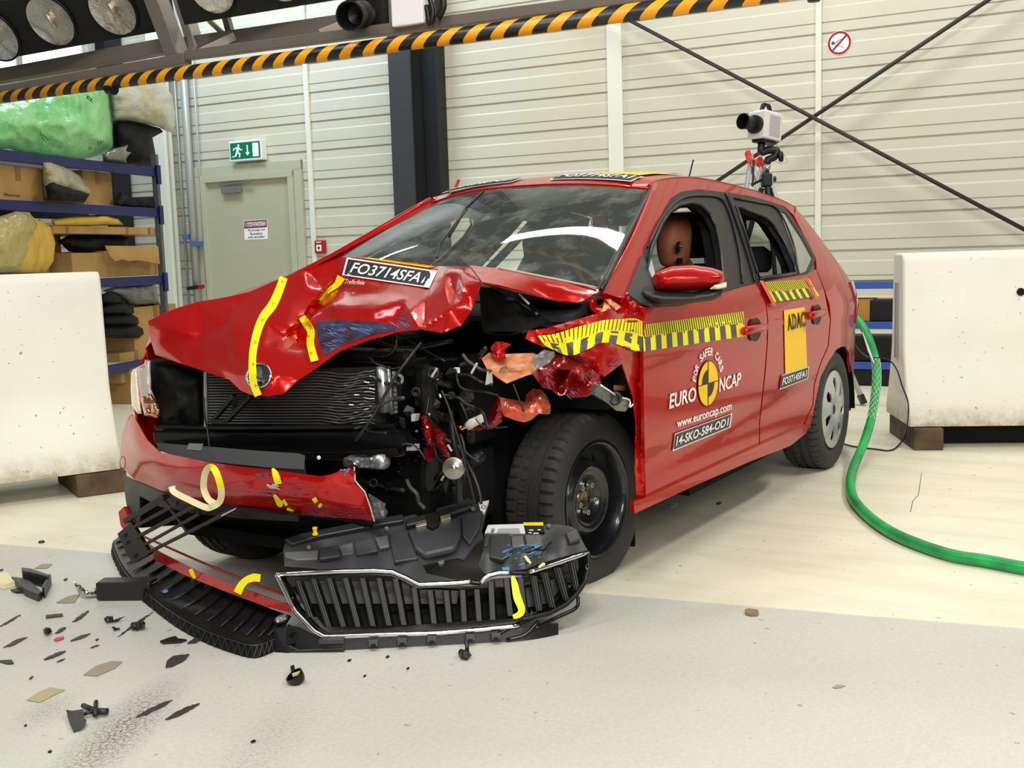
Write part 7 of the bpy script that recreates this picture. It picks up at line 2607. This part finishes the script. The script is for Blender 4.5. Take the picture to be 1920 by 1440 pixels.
for x, y, c_, lb in ((372, 1097, (30, 170, 60), 'green_chip'), (310, 1109, (60, 130, 200), 'blue_chip'), (508, 1141, (214, 206, 170), 'cream_chip'), (447, 1124, (206, 200, 186), 'cream_chip')):
    MB().lathe([(.001, .004), (.008, .003), (.010, 0)], onz(x, y, .062), V((.2, .1, 1)), seg=6).build(lb, mat(lb, c_, .5), sp)
# lattice insert hanging out of the lower intake
lt = thing('intake_lattice', 'broken black plastic intake lattice hanging askew at the lower left of the bumper', 'car part', onx(300, 1000, .55) - ZU * .05)
lx = lambda x, y: onx(x, y, .57 + (x - 240) * .0006)
for q0, q1, w_ in (((236, 977), (309, 932), .018), ((252, 988), (332, 944), .010), ((256, 1008), (367, 948), .012), ((272, 1021), (375, 963), .010), ((276, 1037), (447, 951), .011)):
    MB().bar(lx(*q0), lx(*q1), w_, w_).build('lattice_bar', BLACKP, lt, bevel=.001)
for q0, q1 in (((307, 936), (352, 998)), ((245, 978), (280, 1038))):
    MB().bar(lx(*q0), lx(*q1), .007, .010).build('lattice_bar', BLACKP, lt)
MB().prism([lx(*q) for q in ((219, 1001), (244, 980), (280, 1040), (250, 1056), (236, 1040), (228, 1018))], V((-.02, 0, 0))).build('end_plate', BLACKP, lt, bevel=.003)
for q in ((235, 1004), (240, 1018), (254, 1042)):
    MB().prism([lx(q[0] - 3, q[1] - 2), lx(q[0] + 3, q[1] - 5), lx(q[0] + 4, q[1] + 1), lx(q[0] - 2, q[1] + 4)], V((.002, 0, 0))).build('end_hole', mat('hole_black', (4, 4, 4), .9), lt)
MB().tube([lx(420, 966) + V((.01, 0, 0)), lx(447, 952) + V((.01, 0, 0))], .0022, 5).build('bright_break', mat('break_white', (220, 220, 220), .4), lt)

# ================================================================ debris on the floor
def flake(poly, material, label, h=.003, lift=.0, name='plastic_shard', cat='debris', curl=0.0, jag=0.0):
    pts = []
    r_ = random.Random(int(poly[0][0] * 7 + poly[0][1]))
    n = len(poly)
    for i in range(n):
        a, b = poly[i], poly[(i + 1) % n]
        k = 3 if jag else 1
        for t in range(k):
            x, y = lerp2(a, b, t / k)
            pts.append((x + r_.uniform(-jag, jag), y + r_.uniform(-jag, jag) * .5))
    xs = [p[0] for p in pts]
    mx, hw = (min(xs) + max(xs)) / 2, (max(xs) - min(xs)) / 2
    P3 = [onz(x, y, .0015) for x, y in pts]
    mb = MB()
    top = [p + ZU * (h + lift + curl * ((q[0] - mx) / hw) ** 2) for p, q in zip(P3, pts)]
    bot_ = [p + ZU * (lift + curl * ((q[0] - mx) / hw) ** 2) for p, q in zip(P3, pts)]
    m_ = len(pts)
    mb.add(top + bot_, [tuple(range(m_)), tuple(range(2 * m_ - 1, m_ - 1, -1))] + [(i, (i + 1) % m_, m_ + (i + 1) % m_, m_ + i) for i in range(m_)])
    o = mb.build(name, material)
    return tag(o, label, cat)


def sliver(x0, y0, x1, y1, w):
    """thin leaf outline from one end to the other"""
    n = 5
    up, lo = [], []
    for i in range(n + 1):
        t = i / n
        s = math.sin(PI * t) * w / 2
        x, y = x0 + (x1 - x0) * t, y0 + (y1 - y0) * t
        up.append((x, y - s))
        lo.append((x, y + s))
    return up + lo[::-1][1:-1]


SHD = mat('shard_dark', (58, 56, 52), .5)
SHB = mat('shard_black', (30, 30, 31), .4)
PAT = mat('floor_tape_brown', (150, 142, 122), .6)
flake([(64, 1066), (78, 1058), (98, 1057.5), (88, 1066)], PAT, 'small brown tape patch on the floor, farthest of the brown patches', .0012, name='tape_patch', cat='tape patch')
flake([(105, 1130), (128, 1118), (150, 1114), (140, 1130), (118, 1131)], PAT, 'brown tape patch on the floor beneath the chrome fragment', .0012, name='tape_patch', cat='tape patch')
flake([(156, 1266), (178, 1250), (208, 1240), (230, 1241), (214, 1254), (182, 1268)], PAT, 'brown tape patch on the floor, second nearest, right of the short slivers', .0012, name='tape_patch', cat='tape patch')
flake([(50, 1313), (72, 1298), (95, 1289), (122, 1294), (104, 1302), (75, 1317)], mat('floor_tape_sand', (172, 158, 122), .6), 'sandy brown tape patch on the floor nearest the camera at the left', .0012, name='tape_patch', cat='tape patch')
flake([(86, 1155), (117, 1152), (118, 1156), (86, 1160)], SHD, 'short straight dark bar lying on the floor left of centre of the debris', .004, jag=.3)
for (a, w, lb, h_) in (((0, 1175, 39, 1153, 4), 4, 'long thin dark sliver at the left edge above the other slivers', .002),
                       ((136, 1167, 168, 1146, 7), 8, 'pointed dark sliver standing right of the short straight bar', .003),
                       ((220, 1195, 288, 1147, 5), 6, 'long brown sliver running under the black connector on the floor', .0015),
                       ((104, 1188, 124, 1177, 6), 6, 'small leaf shaped dark sliver right of the black lump', .003),
                       ((131, 1203, 171, 1188, 6), 6, 'dark sliver just below the red scrap on the floor', .002),
                       ((6, 1215, 51, 1195, 7), 7, 'dark sliver at the left edge, level with the red scrap', .002),
                       ((351, 1208, 395, 1189, 9), 9, 'dark leaf shaped sliver touching the tip of the black lower lip', .004),
                       ((82, 1238, 125, 1221, 6), 7, 'dark sliver left above the second nearest brown patch', .003),
                       ((106, 1242, 123, 1235, 3), 3, 'tiny thin sliver beneath the dark sliver near the brown patch', .0015),
                       ((170, 1215, 188, 1209, 3), 3, 'tiny thin sliver in the middle of the debris field', .0015),
                       ((255, 1346, 323, 1314, 8), 8, 'long dark sliver nearest the camera, left one of the two', .003),
                       ((311, 1350, 374, 1320, 9), 10, 'long dark sliver nearest the camera, right one of the two', .003),
                       ((55, 1274, 62, 1269, 3), 3, 'tiny dark chip left above the sandy tape patch', .002)):
    flake(sliver(*a), SHD, lb, h_, jag=1.3, name='paint_sliver')
flake([(310, 1253), (314, 1240), (325, 1232), (355, 1228), (345, 1240), (325, 1250)], SHD, 'rough dark leaf shaped shard on the dusty patch right of the brown patches', .004, jag=1.5)
flake([(300, 1205), (318, 1198), (330, 1196), (334, 1200), (350, 1202), (338, 1206), (306, 1208)], SHB, 'flat black shard lying left of the leaf sliver by the lower lip', .006, jag=.5)
flake([(101, 1201), (105, 1198), (120, 1195), (119, 1199), (105, 1203)], mat('scrap_red', (206, 70, 70), .5), 'small red plastic scrap among the dark slivers', .004, name='red_scrap', jag=.4)
flake([(0, 1240), (22, 1239), (26, 1245), (15, 1246), (0, 1242)], SHD, 'dark flat tab at the very left edge of the floor', .004)
flake([(125, 1341), (134, 1337), (156, 1335), (158, 1344), (155, 1350), (163, 1360), (158, 1369), (138, 1374), (130, 1358)], mat('shard_slate', (60, 61, 64), .55, bump=.2, bscale=60), 'curved slate grey plastic plate lying nearest the camera at the left', .003, curl=.012, name='plastic_plate')
flake([(0, 1083), (12, 1081), (22, 1090), (38, 1096), (30, 1099), (8, 1105), (0, 1104)], mat('cream_scrap', (232, 222, 176), .6), 'pale cream plastic scrap at the left edge beside the black bracket', .018, name='cream_scrap', curl=.0)
br = thing('broken_bracket', 'broken black U shaped bracket lying on the floor at the far left', 'debris', onz(60, 1112))
for pts, hh in (([(22, 1083), (44, 1086), (58, 1092), (80, 1112), (72, 1118), (48, 1108)], .010), ([(42, 1076), (60, 1078), (94, 1090), (91, 1094), (60, 1086), (44, 1083)], .03)):
    P3 = [onz(x, y + 10, .002) for x, y in pts]
    MB().prism(P3, ZU * (hh + .015)).build('bracket_wall', SHB, br, bevel=.002)
MB().prism([onz(x, y, .004) for x, y in ((80, 1118), (94, 1093), (97, 1095), (84, 1121))], ZU * .035).build('bracket_end', SHB, br)
MB().prism([onz(x, y, .003) for x, y in ((20, 1108), (45, 1103), (82, 1116), (70, 1119), (45, 1112), (30, 1112))], ZU * .006).build('bracket_base', SHB, br)
fg = thing('chrome_fragment', 'small curved chrome trim fragment beside the black bar on the floor', 'debris', onz(160, 1122))
cf = [(138, 1090), (142, 1105), (150, 1116), (165, 1121), (187, 1119), (187, 1106), (178, 1102), (172, 1108), (160, 1106), (150, 1096)]
fb2 = onz(165, 1122)
bag_mesh(cf, lambda x, y, h: onplane(x, y, fb2, (CP - fb2).normalized()) + (CP - fb2).normalized() * h, .03, .006, 8, 3, 2, .5).build('chrome_shell', CHROME, fg, auto=30)
bq = onz(189, 1122)
be_ = onz(290, 1121)
o = MB().bar(bq + ZU * .034, be_ + ZU * .034, .07, .062).build('black_bar', SHB, bevel=.006)
tag(o, 'short matt black plastic bar sticking out from under the lower lip', 'debris')


def chunk(poly, dep, label, seed, name='broken_connector', material=SHB, z=.0):
    b0 = onz(sum(p[0] for p in poly) / len(poly), max(p[1] for p in poly) - 1, .001)
    n_ = (CP - b0)
    n_.z *= .3
    n_.normalize()
    o = bag_mesh(poly, lambda x, y, h: onplane(x, y, b0, n_) + n_ * h, dep, dep * .3, 4, 2.5, seed, .5).build(name, material, auto=25)
    zs_ = [v.co.z for v in o.data.vertices]
    o.location.z = max(o.location.z, .001)
    return tag(o, label, 'debris')


chunk([(244, 1172), (247, 1168), (268, 1165), (273, 1169), (272, 1177), (262, 1181), (247, 1182)], .02, 'black connector piece lying across the long brown sliver', 1)
chunk([(195, 1160), (200, 1156), (212, 1156), (213, 1163), (222, 1160), (235, 1156), (228, 1160), (220, 1166), (200, 1168), (196, 1165)], .015, 'black angular shard on the floor below the black bar', 2, 'plastic_shard')
chunk([(209, 1177), (214, 1176), (218, 1179), (225, 1178), (224, 1182), (214, 1183)], .01, 'tiny black shard between the angular shard and the connector', 3, 'plastic_shard')
chunk([(81, 1182), (86, 1178), (95, 1179), (98, 1186), (90, 1191), (82, 1189)], .02, 'small black lump on the floor left among the slivers', 4, 'plastic_lump')
ck = thing('broken_clip', 'black three pronged clip lying above the slate grey plate', 'debris', onz(180, 1338))
for q0, q1, w_ in (((156, 1319), (182, 1330), .014), ((180, 1312), (178, 1336), .012), ((178, 1330), (201, 1330), .018), ((158, 1335), (178, 1328), .010)):
    MB().tube([onz(q0[0], q0[1] + 4, .012), onz(q1[0], q1[1] + 4, .014)], w_ * .5, 8).build('prong', SHB, ck, smooth=True)
cu_ = thing('black_cup', 'small broken black plastic cup with a yellow inside in the foreground', 'debris', onz(562, 1280))
c0 = onz(562, 1279, .002)
MB().lathe([(.001, 0), (.018, .002), (.024, .014), (.025, .028), (.022, .028), (.020, .012), (.001, .006)], c0, (ZU * .8 + CR * -.5 - CF * .2).normalized(), seg=18).build('cup_shell', GLOSSB, cu_, auto=40)
MB().bar(c0 + ZU * .02 - CR * .018, c0 + ZU * .028 + CR * .006, .006, .008).build('yellow_inside', mat('pale_yellow', (214, 206, 130), .5), cu_)
MB().prism([onz(x, y, .002) for x, y in ((545, 1262), (552, 1259), (556, 1276), (548, 1274))], ZU * .02).build('cup_fin', SHB, cu_)
tag(MB().lathe([(.001, .008), (.010, .007), (.013, .001), (.001, .0)], onz(78, 1017, .001), ZU, seg=16).build('rubber_plug', SHB), 'small black oval plug on the cream floor at the left', 'debris')
for x, y, s_, lb in ((123, 1087, 4, 'dark chip on the floor left of the chrome fragment'), (1348, 944, 5, 'black oval chip on the cream floor beside the sill'), (655, 1239, 4, 'black speck on the floor below the grille, left one'), (765, 1254, 3, 'black speck on the floor below the grille, right one'), (684, 1268, 3, 'dark speck on the floor right of the black cup'), (727, 1232, 4, 'black flat chip right under the grille bottom'), (182, 1200, 3, 'tiny black chip beneath the sliver below the red scrap'), (3, 1069, 3, 'dark speck at the left edge of the cream floor'), (1560, 873, 4, 'dark speck on the floor under the rear wheel'), (48, 1361, 3, 'tiny black speck at the lower left of the floor'), (94, 1410, 4, 'dark speck at the bottom left of the floor'), (475, 1391, 5, 'small brown curl on the floor at the lower middle')):
    flake(sliver(x - s_, y + 1, x + s_, y - 1, s_ * .8), SHB, lb, .003, name='floor_chip', jag=.4)
flake([(1397, 1147), (1404, 1145), (1422, 1148), (1421, 1155), (1408, 1156), (1398, 1153)], mat('brown_tag', (138, 112, 84), .7), 'small brown crumpled scrap alone on the floor at the right', .008, name='brown_scrap', jag=.6)
flake([(1560, 1289), (1570, 1284), (1586, 1286), (1578, 1289), (1566, 1291)], mat('grey_scrap', (150, 148, 136), .7), 'faint grey scrap on the foreground floor at the right', .001, name='grey_scrap')
tag(bag_mesh([(1248, 948), (1262, 944), (1272, 940), (1270, 947), (1258, 951)], lambda x, y, h: onz(x, y, .006) + V((0, 0, h)), .01, .004, 4, 3, 2).build('glass_shard', mat('clear_shard', (200, 206, 204), .1, alpha=.8)), 'small clear plastic shard on the floor under the door sill', 'debris')
mk = MB().tube([onz(1707, 960, .0015), onz(1712, 938, .0015), onz(1722, 928, .0015), onz(1728, 886, .0015)], .0012, 4)
tag(mk.build('thin_wire', mat('wire_dark', (70, 66, 56), .6)), 'thin wire squiggle on the cream floor right of the hose', 'wire')
